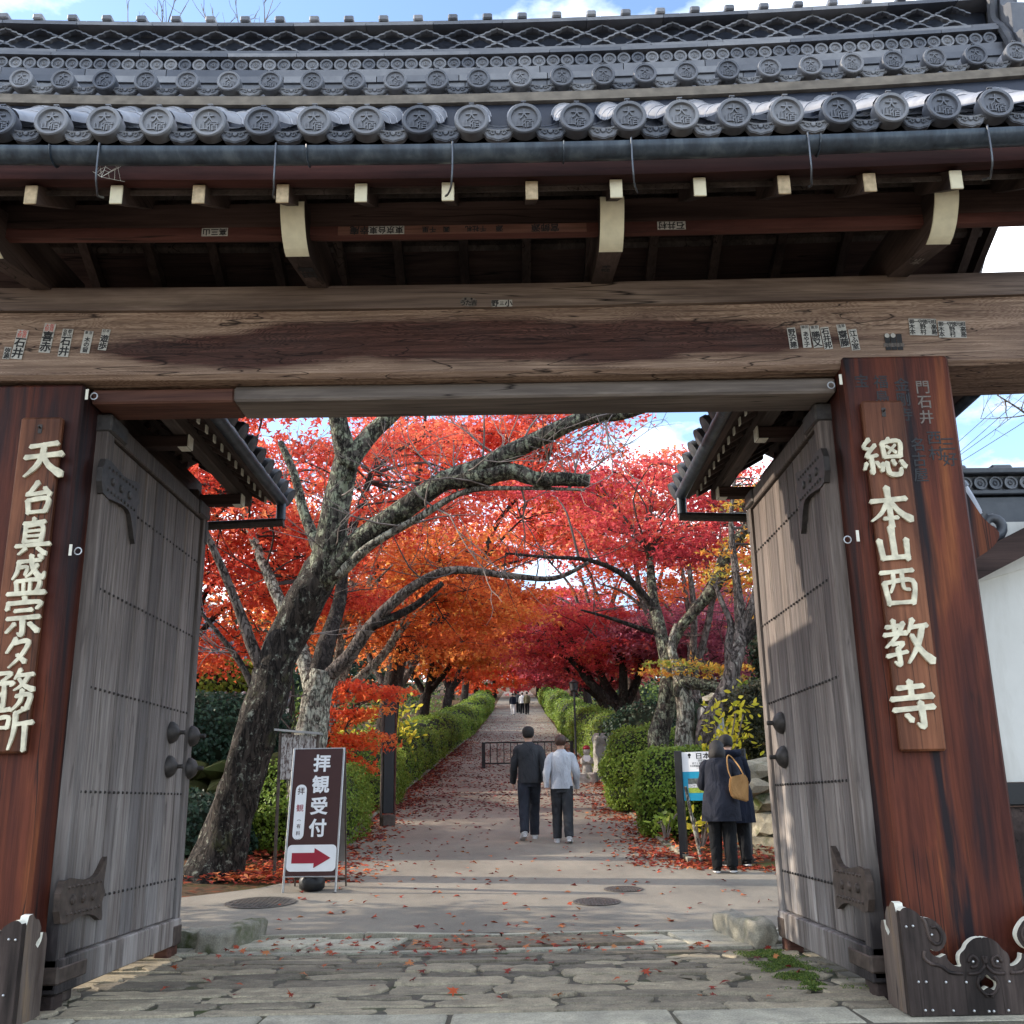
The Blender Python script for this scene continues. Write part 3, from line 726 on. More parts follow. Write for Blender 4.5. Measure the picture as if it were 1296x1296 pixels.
for px, py, w_, h, tx, ro, hd in ((9,447,9,17,'弥源',.08,None),(25,436,15,42,'石井',.12,('大阪奈良',2)),(60,428,15,42,'喜赤',.1,('大阪奈良',2)),(83,434,14,40,'石井',.08,('京都東山',1)),(110,433,12,32,'木の留',.1,('東京',1)),(132,430,11,30,'遊歩',.12,('日本',1)),
      (1003,428,11,30,'野沢建',-.06,None),(1020,426,11,32,'あや子',-.03,('神田',1)),(1033,426,12,32,'勝又',-.1,('東京',1)),(1046,428,11,32,'石井邦',-.1,None),(1067,425,12,33,'齋藤',-.1,('浅草',1)),(1081,430,11,30,'江ふ室',-.08,None)):
    x, z = slx(px, py, yb); slip(x, z, w_*.00486, h*.00486, tx, beam, yb, ro, hd)
for px, py in ((1168, 414), (1205, 417)):
    x, z = slx(px, py, yb); t = MB(); Mx = face_y(x, yb, z, .03); t.box(-.088, .088, -.058, .058, 0, .002, 0, 0, Mx)
    for i, rw in enumerate(('御一守徳元相', '木野高', '本村島')):
        for j, ch in enumerate(rw): t.text(ch, .034 if i == 0 else .04, Mx @ Matrix.Translation((-.07+.14*(j+.0)/(len(rw)-1), .038-i*.036, .002)), .001, .02, 1)
    t.build('name_sheet', [M['paper'], M['ink']], beam)
x, z = slx(1131, 433, yb); t = MB(); Mx = face_y(x, yb, z)
for k in (-1, 0, 1): t.box(k*.038-.017, k*.038+.017, -.055, .055, 0, .002, 0, 0, Mx); t.text('南無', .03, Mx @ Matrix.Translation((k*.038, -.02, .002)), .001, .02, 2)
for k in (-1, 0): t.lathe([(.015, -yb-.0), (.015, -yb+.0)], 10, 'y', (0,0,0), 1) if 0 else t.add([Mx @ Vector((k*.038+.016*math.cos(a*.6283), .045+.016*math.sin(a*.6283), .004)) for a in range(10)], [tuple(range(10))], 1)
t.build('name_sheet', [M['ink'], M['paper'], M['paper_old']], beam)
yc = 6.022
x, z = slx(635, 384, yc); t = MB(); Mx = face_y(x, yc, z); t.box(-.068, .068, -.024, .024, 0, .002, 0, 0, Mx)
for i, ch in enumerate('野三小'): t.text(ch, .05 if i != 1 else .028, Mx @ Matrix.Translation((-.044+.044*i, 0, .002)), .001, .03, 1)
t.build('name_slip', [M['paper'], M['ink']], cap)
x, z = slx(593, 382, yc); t = MB(); Mx = face_y(x, yc, z)
t.prism([(.058*math.cos(a)*(1 if abs(math.cos(a)) < .9 else .95), .034*math.sin(a)+.004*math.cos(3*a)) for a in [i*math.pi/9 for i in range(18)]], 'z', 0, .002, 0, None, Mx)
for i, ch in enumerate('うた吉'): t.text(ch, .042, Mx @ Matrix.Translation((-.036+.036*i, -.008, .002)), .001, .02, 1)
for k in (-1, 1): t.text('●', .02, Mx @ Matrix.Translation((k*.02, .02, .002)), .001, 0, 1)
t.build('name_slip', [M['paper_old'], M['ink']], cap)

# doors ----------------------------------------------------------------
ROWS = (.563, 1.199, 1.832, 2.459, 3.086)
def door(s, xf, y0, y1, nk):
    """s = +1 the left leaf (its face looks to +X), -1 the right leaf"""
    z0, z1 = .10, 3.60; X = lambda d: xf - s*d
    def bx(mb, d0, d1, ya, yb_, za, zb, b=.008, mi=0): mb.box(min(X(d0), X(d1)), max(X(d0), X(d1)), ya, yb_, za, zb, b, mi)
    core = MB(); bx(core, .053, .085, y0+.05, y1-.05, z0+.06, z1-.06, 0); d = gp_(core, 'door', M['black'])  # core coloured black: the shade of the plank gaps is put into it
    def part(name, mb, m, **k): return mb.build(name, m, d, **k)
    for ya, yb_ in ((y0, y0+.11), (y1-.10, y1)):
        mb = MB(); bx(mb, 0, .12, ya, yb_, z0, z1); part('stile', mb, M['door'])
    mb = MB(); bx(mb, 0, .12, y0+.112, y1-.102, z1-.13, z1); part('rail', mb, M['door'])
    mb = MB(); bx(mb, -.012, .12, y0, y1-.003, z0-.02, z0+.17); part('rail', mb, M['door'])
    a = y0+.113; e = y1-.103; n = 9; ws = [rg.uniform(.8, 1.2) for _ in range(n)]; k = (e-a)/sum(ws)
    for w_ in ws:
        mb = MB(); bx(mb, .022+rg.uniform(0, .007), .05, a+.007, a+w_*k-.007, z0+.172, z1-.132, .012); part('plank', mb, M['door']); a += w_*k
    nl = MB()
    for z in ROWS:
        m = 26
        for i in range(m):
            yy = y0+.15+(y1-y0-.29)*i/(m-1); nl.lathe([(.011, 0), (.008, .010), (0, .013)], 6, 'x', (0, 0, 0))
            for q in range(len(nl.v)-18, len(nl.v)):
                p = nl.v[q]; nl.v[q] = (X(.024)+s*p[0], yy+p[1], z+p[2])
    tag(part('nail_rows', nl, M['iron']), kind='stuff')
    # hinge irons: broad at the hinge, waisted, forked at the free end
    def strap(zc, up_, dn):
        pts = [(y0-.02,-.115),(y0+.30,-.10),(y0+.47,-.12),(y0+.60,-dn),(y0+.585,-.05),(y0+.62,0),(y0+.585,.06),(y0+.60,up_),(y0+.47,.12),(y0+.30,.10),(y0-.02,.115)]
        q = [tuple(p) for p in smooth_poly(pts, 3)]
        mb = MB(); mb.prism([(p[0], zc+p[1]) for p in q], 'x', X(.03), X(-.008))
        for i in range(9):
            for sg in (-1, 1):
                yy = y0+.05+i*.06; mb.lathe([(.012,0),(.008,.012),(0,.015)] if 0 else [(.012, 0), (.007, .010)], 6, 'x', (0,0,0))
                for r_ in range(len(mb.v)-12, len(mb.v)):
                    p = mb.v[r_]; mb.v[r_] = (X(-.008)+s*p[0], yy+p[1], zc+sg*.075+p[2])
        for i in range(3):
            mb.lathe([(.03, 0), (.026, .012), (.010, .016)], 10, 'x')
            for r_ in range(len(mb.v)-30, len(mb.v)):
                p = mb.v[r_]; mb.v[r_] = (X(-.008)+s*p[0], y0+.12+i*.15+p[1], zc+p[2])
        part('hinge_iron', mb, M['iron'] if zc > 2 else M['rust'])
    strap(3.17, .14, .30); strap(.58, .22, .16)
    for ya, za, w_, h in ((y0-.01, z1-.12, .30, .125), (y1-.26, z1-.12, .262, .125), (y1-.20, z0-.022, .205, .15), (y0-.01, z0+.03, .42, .10)):
        mb = MB(); bx(mb, -.018, .126, ya, ya+w_, za, za+h, .012); part('corner_iron', mb, M['iron'] if za > 1 else M['rust'])
    mb = MB(); bx(mb, -.01, .122, y1-.055, y1+.004, z1-.33, z1-.12, .01); part('corner_iron', mb, M['iron'])
    for zc in (1.655, 1.40):
        for yy, dep in ((y1-.48, .024), (y1-.04, -.0)):
            if nk == 2 and yy > y1-.2: continue
            mb = MB(); mb.lathe([(.085, 0), (.082, .02), (.062, .048), (.03, .066), (.017, .072), (.015, .10), (.019, .105), (.015, .115), (0, .118)], 16, 'x')
            mb.v = [(X(dep)+s*p[0], yy+p[1], zc+p[2]) for p in mb.v]
            part('boss', mb, M['iron'], smooth=True, auto=40)
    mb = MB(); bx(mb, .0, .11, y1-.24, y1-.02, -.02, z0-.022, .01); part('foot_block', mb, M['brown_x'])
    mb = MB(); bx(mb, .01, .10, y0+.02, y0+.16, -.02, z0-.022, .01); part('foot_block', mb, M['dark_y'])
door(1, -2.64, 6.34, 8.58, 4); door(-1, 2.02, 6.34, 8.50, 2)

# main roof -------------------------------------------------------------
XL, XR = -4.25, 3.62
ROOF_K = .006
def zr(y_):      # centre line of the barrel tiles
    t = (y_-4.8); return 4.685+.60*t+.17*t*t
mb = MB()
prof = [(4.86, zr(4.86)-.15), (5.3, zr(5.3)-.15), (5.8, zr(5.8)-.15), (6.42, zr(6.2)-.12), (7.0, zr(5.8)-.15), (7.5, zr(5.3)-.15), (7.94, zr(4.86)-.15),
        (7.94, zr(4.86)-.19), (7.5, zr(5.3)-.19), (7.0, zr(5.8)-.19), (6.42, zr(6.2)-.17), (5.8, zr(5.8)-.19), (5.3, zr(5.3)-.19), (4.86, zr(4.86)-.19)]
sweep_x(mb, prof, XL, XR, 24, ROOF_K); roof = gp_(mb, 'roof', M['dark_x'])
# soffit laths and boards under the deck
RAF = [at(px, 245, 4.95).x for px in (40,148,252,358,457,567,673,780,886,993,1102,1212)]
step = (RAF[-1]-RAF[0])/11
RAF = [RAF[0]-2*step, RAF[0]-step] + RAF + [RAF[-1]+step, RAF[-1]+2*step]
worn = {2, 4, 5, 8, 11, 12}
def slope_z(y_): return 4.26+.56*(y_-4.95)          # underside of the rafters
for i, x in enumerate(RAF):
    mb = MB(); zz = up(x, ROOF_K)*.6+.012
    P = [(4.95, slope_z(4.95)), (6.42, slope_z(6.42)), (6.42, slope_z(6.42)+.11), (4.95, slope_z(4.95)+.115)]
    mb.prism([(p[0], p[1]+zz) for p in P], 'x', x-.032, x+.032); mb.prism([(12.84-p[0], p[1]+zz) for p in P], 'x', x-.032, x+.032)
    r_ = gp_(mb, 'rafter', M['dark_y'])
    e = MB(); e.box(x-.034, x+.034, 4.938, 4.9495, slope_z(4.95)+zz-.002, slope_z(4.95)+zz+.112, .003); e.build('end_cap', M['cream_worn'] if i in worn else M['cream'], r_)
for k in range(4):                                   # boards laid across the rafters, lapped
    for s_ in (0, 1):
        ya = 5.02+k*.36; yb_ = ya+.37; za, zb = slope_z(ya)+.118+.012, slope_z(yb_)+.118
        P = [(ya, za), (yb_, zb), (yb_, zb+.016), (ya, za+.016)]
        if s_: P = [(12.84-p[0], p[1]) for p in P]
        mb = MB(); sweep_x(mb, P, XL+.15, XR-.15, 12, ROOF_K*.6); mb.build('soffit_board', M['dark_x'], roof)
        mb = MB(); P = [(ya+.02, slope_z(ya)+.085), (ya+.06, slope_z(ya+.04)+.085), (ya+.06, slope_z(ya+.04)+.117), (ya+.02, slope_z(ya)+.117)]
        if s_: P = [(12.84-p[0], p[1]) for p in P]
        sweep_x(mb, P, XL+.15, XR-.15, 12, ROOF_K*.6); mb.build('lath', M['old_y'], roof)
# eave board, purlins, gutter
mb = MB(); sweep_x(mb, [(4.90,4.385),(5.0,4.40),(5.0,4.51),(4.87,4.50)], XL, XR, 24, ROOF_K); gp_(mb, 'eave_board', M['eave_x'])
mb = MB(); sweep_x(mb, rect(5.40, 5.57, 4.40, 4.555), XL+.1, XR-.1, 16, ROOF_K*.5); keta = gp_(mb, 'purlin', M['dark_x'])
mb = MB(); sweep_x(mb, rect(5.398, 5.455, 4.336, 4.398), XL+.1, XR-.1, 16, ROOF_K*.5); lip = gp_(mb, 'purlin_lip', M['redbrown_x'])
mb = MB(); sweep_x(mb, rect(7.27, 7.44, 4.375, 4.555), XL+.1, XR-.1, 16, ROOF_K*.5); gp_(mb, 'purlin', M['dark_x'])
mb = MB(); xa_, xb_ = at(428, 285, 5.395).x, at(742, 281, 5.395).x; sweep_x(mb, rect(5.3945, 5.3975, 4.339, 4.396), xa_, xb_, 8, ROOF_K*.5); mb.build('lip_board', M['lip_board'], lip)
for px, s_, txt, pale in ((455,.058,'幸庵',0),(489,.05,'東京台東',1),(543,.042,'千里',0),(602,.042,'千社札',0),(690,.055,'宮師源',0),(272,.048,'高三山',1),(850,.052,'石井村',1),(632,.045,'源',0),(565,.04,'圓',0)):
    p = at(px, 285, 5.39); t = MB(); Mx = face_y(p.x, 5.3935 if 428 < px < 742 else 5.3965, 4.367+up(p.x, ROOF_K*.5), math.pi); wd = s_*len(txt)*1.02
    if pale: t.box(-wd/2-.004, wd/2+.004, -.027, .027, 0, .001, 0, 1, Mx)
    for i, ch in enumerate(txt): t.text(ch, s_, Mx @ Matrix.Translation((-wd/2+wd*(i+.5)/len(txt), 0, .001)), .001, .022, 0)
    t.build('name_slip', [M['ink'], M['paper']], lip)
ng = 24; k = 12
mb = MB()
for i in range(ng+1):
    x = XL+(XR-XL)*i/ng
    for j in range(k+1):
        th = math.pi+math.pi*j/k; mb.v.append((x, 4.725+.062*math.cos(th), 4.432+.070*math.sin(th)+up(x, ROOF_K)))
    for j in range(k+1):
        th = 2*math.pi-math.pi*j/k; mb.v.append((x, 4.725+.055*math.cos(th), 4.432+.063*math.sin(th)+up(x, ROOF_K)))
m = 2*(k+1)
for i in range(ng):
    for j in range(m): mb.f.append((i*m+j, i*m+(j+1) % m, (i+1)*m+(j+1) % m, (i+1)*m+j)); mb.m.append(0)
gut = gp_(mb, 'gutter', M['gutter'], smooth=True, auto=50)
for i in range(6):
    x = XL+.5+i*1.35; t = MB(); q = [(x, 4.725+.066*math.cos(math.pi+math.pi*j/10), 4.432+.074*math.sin(math.pi+math.pi*j/10)+up(x, ROOF_K)) for j in range(11)]
    t.tube(q, .010, 5, 0, True, .35); t.build('gutter_joint', M['gutter'], gut)
for j, px in enumerate((132, 353, 574, 798, 1020, 1247)):
    x = at(px, 220, 4.75).x; z = 4.38+up(x, ROOF_K); t = MB(); sg = -1 if px > 700 else 1
    t.tube(spline([(x, 4.656, z+.06), (x, 4.654, z+.0), (x, 4.655, z-.08), (x-sg*.004, 4.67, z-.15), (x-sg*.012, 4.71, z-.182), (x-sg*.03, 4.77, z-.18), (x-sg*.05, 4.88, z-.12)], 5), .0075, 6, 0, True, .7); gp_(t, 'gutter_hook', M['hook'], smooth=True)
# cobweb hung between a hook and the eave board
x = at(132, 220, 4.75).x; t = MB(); c = Vector((x, 4.72, 4.30)); ends = [Vector((x+.02+math.cos(a)*.14*rg.uniform(.5,1.1), 4.76+rg.uniform(-.04,.03), 4.33+math.sin(a)*.10)) for a in [i*.6-.2 for i in range(6)]]
for e in ends: t.tube([c, e], .0007, 3, 0, False)
for q in (.35, .6, .8): t.tube([c+(e-c)*(q+rg.uniform(-.1,.1)) for e in ends], .0006, 3, 0, False)
tag(gp_(t, 'cobweb', M['white']), kind='stuff')
# bracket arms with white ends
for px, py in ((0,292),(381,288),(770,283),(1176,268)):
    x = at(px, py, 5.45).x; w_ = .066
    E_ = smooth_poly([(5.40,4.205),(5.345,4.225),(5.29,4.265),(5.255,4.31),(5.225,4.36),(5.205,4.41),(5.20,4.445)], 3, False)
    poly = [(6.5, 4.347), (6.1, 4.347), (5.42, 4.205)]+[(p[0]+.006, p[1]+.0) for p in E_]+[(5.22, 4.46), (5.40, 4.50), (5.9, 4.60), (6.5, 4.62)]
    zz = up(x, .0025)
    mb = MB(); mb.prism([(p[0], p[1]+zz) for p in poly], 'x', x-w_, x+w_); a_ = gp_(mb, 'bracket_arm', M['dark_y'])
    e = MB(); q = [tuple(p) for p in E_]; out = [(p[0]-.006, p[1]-.006) for p in q]
    e.prism([(p[0], p[1]+zz) for p in out+[(p[0]+.004, p[1]) for p in q[::-1]]], 'x', x-w_-.003, x+w_+.003); e.build('end_cap', M['cream'] if px != 1176 else M['cream_worn'] if 0 else M['cream'], a_)
    if px in (381, 770, 1176):
        t = MB(); Mx = Matrix.Translation((x, 5.70, 4.262+zz)) @ Matrix.Rotation(math.pi+.205, 4, 'X')
        for i, ch in enumerate('福田' if px == 381 else '千社' if px == 770 else '山本'): t.text(ch, .10 if px == 381 else .06, Mx @ Matrix.Translation((0, .06-.11*i if px == 381 else .03-.06*i, .001)), .001, .03)
        t.build('name_slip', M['paper_old'] if px == 1176 else M['ink'], a_)
# tiles ------------------------------------------------------------------
def disc_mesh():
    mb = MB(); mb.lathe([(0, 0), (.070, 0), (.073, -.016), (.088, -.018), (.094, -.010), (.094, .06)], 28, 'y')
    for ch, s_, x, z in (('大', .068, .0, .026), ('山', .056, -.028, -.024), ('宿', .062, .022, -.026)): mb.text(ch, s_, face_y(x, .001, z), .010, .012)
    mb.box(-.004, .004, .02, .028, .09, .125); mb.box(-.014, .014, .016, .032, .122, .128)
    return mb.mesh('disc_tile', M['tile'], True, auto=35)
DISC = disc_mesh()
def pend_mesh():
    top = smooth_poly([(-.112,-.020),(-.065,-.042),(0,-.052),(.065,-.042),(.112,-.020)], 4, False)
    bot = smooth_poly([(.112,-.05),(.09,-.072),(.078,-.074),(.058,-.102),(.03,-.110),(0,-.120),(-.03,-.110),(-.058,-.102),(-.078,-.074),(-.09,-.072),(-.112,-.05)], 3, False)
    mb = MB(); mb.prism([tuple(p) for p in top]+[tuple(p) for p in bot], 'y', -.012, .02)
    mb.tube([(p[0], -.016, p[1]-.006) for p in top], .007, 5); mb.tube([(p[0]*.93, -.014, p[1]*.96+.004) for p in bot], .0045, 5)
    for sx in (-1, 1):
        for cx, cz, r_ in ((.032, -.072, .016), (.072, -.052, .011)):
            mb.tube([(sx*(cx+r_*(1-i/14)*math.cos(i*.75)), -.016, cz+r_*(1-i/14)*math.sin(i*.75)) for i in range(11)], .0042, 5)
    mb.lathe([(.017, -.010), (.012, -.021), (0, -.024)], 8, 'y', (0, 0, -.068))
    return mb.mesh('pendant_tile', M['tile'], True, auto=35)
PEND = pend_mesh()
def curve_mesh(name, f0, f1, half, r_, flip, mat, n=9, y0=4.84, y1=5.95):
    mb = MB(); k = 8
    for i in range(n+1):
        y_ = y0+(y1-y0)*i/n; z = zr(y_)-zr(4.8)
        for j in range(k+1):
            if not flip: th = math.pi*j/k; mb.v.append((r_*math.cos(th), y_-4.8, z+r_*math.sin(th)))
            else:
                u = -1+2*j/k; mb.v.append((u*half, y_-4.8, z-.03-.055*(1-u*u)))
    for i in range(n):
        for j in range(k): mb.f.append((i*(k+1)+j, i*(k+1)+j+1, (i+1)*(k+1)+j+1, (i+1)*(k+1)+j)); mb.m.append(0)
    # lapping joints
    for q in (.28, .58, .88):
        y_ = y0+q; z = zr(y_)-zr(4.8); pts = []
        for j in range(k+1):
            if not flip: th = math.pi*j/k; pts.append(((r_+.002)*math.cos(th), y_-4.8, z+(r_+.002)*math.sin(th)))
            else: u = -1+2*j/k; pts.append((u*half, y_-4.8, z-.03-.055*(1-u*u)))
        mb.tube(pts, .006, 4)
    return mb.mesh(name, mat, True, fix=False, auto=50)
BARREL = curve_mesh('barrel_tile', 0, 0, 0, .086, False, M['tile_glaze'])
PAN = curve_mesh('pan_tile', 0, 0, .142, 0, True, M['tile'])
for i in range(-13, 14):
    x = -.188+.286*i
    if not XL < x < XR: continue
    z = 4.675+up(x, ROOF_K); tl = rg.uniform(-.05, .05)
    link('disc_tile', DISC, roof, False, (x, 4.8, z), (rg.uniform(-.04,.04), tl, 0))
    link('barrel_tile', BARREL, roof, False, (x, 4.8, z+.012)); link('pan_tile', PAN, roof, False, (x+.143, 4.8, z+.012)); link('pendant_tile', PEND, roof, False, (x+.143, 4.83, z-.0), (0, rg.uniform(-.02,.02), 0))
    link('barrel_tile', BARREL, roof, False, (x, 8.04, z+.012), (0, 0, math.pi)); link('pan_tile', PAN, roof, False, (x+.143, 8.04, z+.012), (0, 0, math.pi))
KR = .0085
ridge = gp_(sweep_x(MB(), rect(6.24, 6.60, 5.5, 6.455), XL+.1, XR-.12, 24, KR), 'ridge', M['tile_dark'])  # blue-black core: shade inside the hollow lattice is put into its colour
sweep = lambda name, pr_, mat, x0=XL+.08, x1=XR-.1: sweep_x(MB(), pr_, x0, x1, 24, KR).build(name, mat, ridge)
sweep('mortar_bed', [(5.765, 5.53), (5.775, 5.56), (5.80, 5.622), (7.04, 5.622), (7.06, 5.56), (7.075, 5.53)], M['mortar'])
sweep('roof_top_tile', rect(5.80, 7.04, 5.2, 5.528), M['tile_dark'])
for i in range(-14, 15):
    x = -.181+.279*i
    if not XL+.1 < x < XR-.1: continue
    z = 5.764+up(x, KR)
    link('cap_disc', DISC, ridge, False, (x, 5.835, z), (rg.uniform(-.04,.04), rg.uniform(-.05,.05), 0), (.84,)*3)
    link('cap_pendant', PEND, ridge, False, (x+.14, 5.865, z-.002), None, (.97, .95, .88))
    c = MB(); c.tube([(0, .03, 0), (0, .2, .03)], .072, 10); 
    if i == -14 or 'CAPB' not in globals(): CAPB = c.mesh('cap_barrel', M['tile_glaze'], True)
    link('cap_barrel', CAPB, ridge, False, (x, 5.835, z))
for y0_, z0_, h in ((6.0, 5.70, .06), (5.985, 5.765, .05), (6.0, 5.82, .05), (5.985, 5.875, .05), (6.0, 5.93, .06)):
    x = XL+.08
    while x < XR-.15:
        wd = min(rg.uniform(.55, .75), XR-.1-x); k_ = MB()
        sweep_x(k_, rect(y0_, 12.84-y0_, z0_, z0_+h), x+.003, x+wd-.003, 2, KR); k_.build('flat_tile', M['tile'], ridge); x += wd
mb = MB(); mb.lathe([(0, -.004), (.012, -.012), (.02, -.004), (.031, -.004), (.034, -.014), (.045, -.016), (.048, -.008), (.048, .03)], 18, 'y'); RING = mb.mesh('ring_tile', M['tile'], True, auto=35)
x = XL+.15
while x < XR-.15: link('ring_tile', RING, ridge, False, (x, 6.03, 6.045+up(x, KR)), (0, rg.uniform(0, 3), 0)); x += .0985
sweep('ring_bed', rect(6.06, 6.78, 5.99, 6.10), M['tile_dark'])
for y0_, z0_, z1_ in ((6.0, 6.10, 6.128), (6.02, 6.132, 6.165), (6.11, 6.452, 6.478), (6.13, 6.481, 6.50)):
    x = XL+.08
    while x < XR-.15:
        wd = min(rg.uniform(.45, .62), XR-.1-x); k_ = MB(); sweep_x(k_, rect(y0_, 12.84-y0_, z0_, z1_), x+.002, x+wd-.002, 2, KR); k_.build('flat_tile', M['tile'], ridge); x += wd
st = [(-.126, 0), (-.095, .010), (-.082, .024), (-.052, .032), (-.040, .046), (-.012, .054), (0, .062)]; st = st+[(-p[0], p[1]) for p in st[-2::-1]]
mb = MB(); mb.prism([(p[0], p[1]+.007) for p in st]+[(p[0], p[1]-.006) for p in st[::-1]], 'y', 0, .035); LAT = mb.mesh('lattice_tile', M['tile'])
for r_ in range(4):
    x = XL+.28+(.126 if r_ % 2 else 0)
    while x < XR-.3: link('lattice_tile', LAT, ridge, False, (x, 6.15, 6.195+r_*.062+up(x, KR))); x += .2525
k_ = MB(); k_.tube([(0, 0, 0), (.30, 0, 0)], .10, 14); k_.tube([(-.002, 0, 0), (.06, 0, 0)], .118, 14); CAPM = k_.mesh('ridge_cap', M['tile'], True, auto=40)
x = XL+.1
while x < XR-.3: link('ridge_cap', CAPM, ridge, False, (x, 6.42, 6.50+up(x, KR))); x += .246
k_ = MB(); k_.box(-.035, .035, -.04, .06, 0, .05, .01); KNB = k_.mesh('ridge_cleat', M['tile'])
x = XL+.15
while x < XR-.2: link('ridge_cleat', KNB, ridge, False, (x, 6.15, 6.497+up(x, KR))); x += .2485
# scrolled end tile of the ridge, at both ends
def oni(xe, s_):
    pts = [(5.86,5.72),(5.84,5.95),(5.95,6.02),(5.93,6.25),(6.05,6.34),(6.03,6.60),(6.16,6.72),(6.30,6.86),(6.42,6.92)]
    pts = pts+[(12.84-p[0], p[1]) for p in pts[-2::-1]]
    mb = MB(); mb.prism([(p[0], p[1]+up(xe, KR)) for p in smooth_poly(pts, 3, False)], 'x', xe, xe+s_*.10)
    for sg in (-1, 1):
        for dx in (-.02, .05):
            q = smooth_poly([(6.20, 6.62), (6.08, 6.45), (6.10, 6.25), (6.0, 6.08), (5.93, 5.86), (5.99, 5.76), (6.05, 5.84)], 4, False)
            mb.tube([(xe+s_*(.10*(dx > 0)-.04*(dx < 0)), 6.42+sg*(6.42-p[0]) if sg < 0 else p[0], p[1]+up(xe, KR)) for p in q], .035, 7)
    mb.build('end_tile', M['tile'], ridge, smooth=True, auto=40)
oni(XR-.1, 1); oni(XL+.1, -1)
# gable ends: barge boards and a wavy white plaster edge
for xe, s_ in ((XR-.06, -1), (XL+.06, 1)):
    for sd in (0, 1):
        P = [(4.92, 4.40), (6.42, slope_z(6.42)-.02), (6.42, slope_z(6.42)+.16), (4.92, 4.55)]
        if sd: P = [(12.84-p[0], p[1]) for p in P]
        mb = MB(); mb.prism([(p[0], p[1]+up(xe, ROOF_K)) for p in P], 'x', xe, xe+s_*.05); gp_(mb, 'barge_board', M['dark_y'])
        q = []
        for i in range(25):
            t = i/24; q.append((4.9+1.45*t, 4.56+t*.9+.02*math.sin(t*40)))
        P = q+[(p[0], p[1]+.07) for p in q[::-1]]
        if sd: P = [(12.84-p[0], p[1]) for p in P]
        mb = MB(); mb.prism([(p[0], p[1]+up(xe, ROOF_K)) for p in P], 'x', xe-s_*.002, xe-s_*.05); gp_(mb, 'plaster_edge', M['white'])

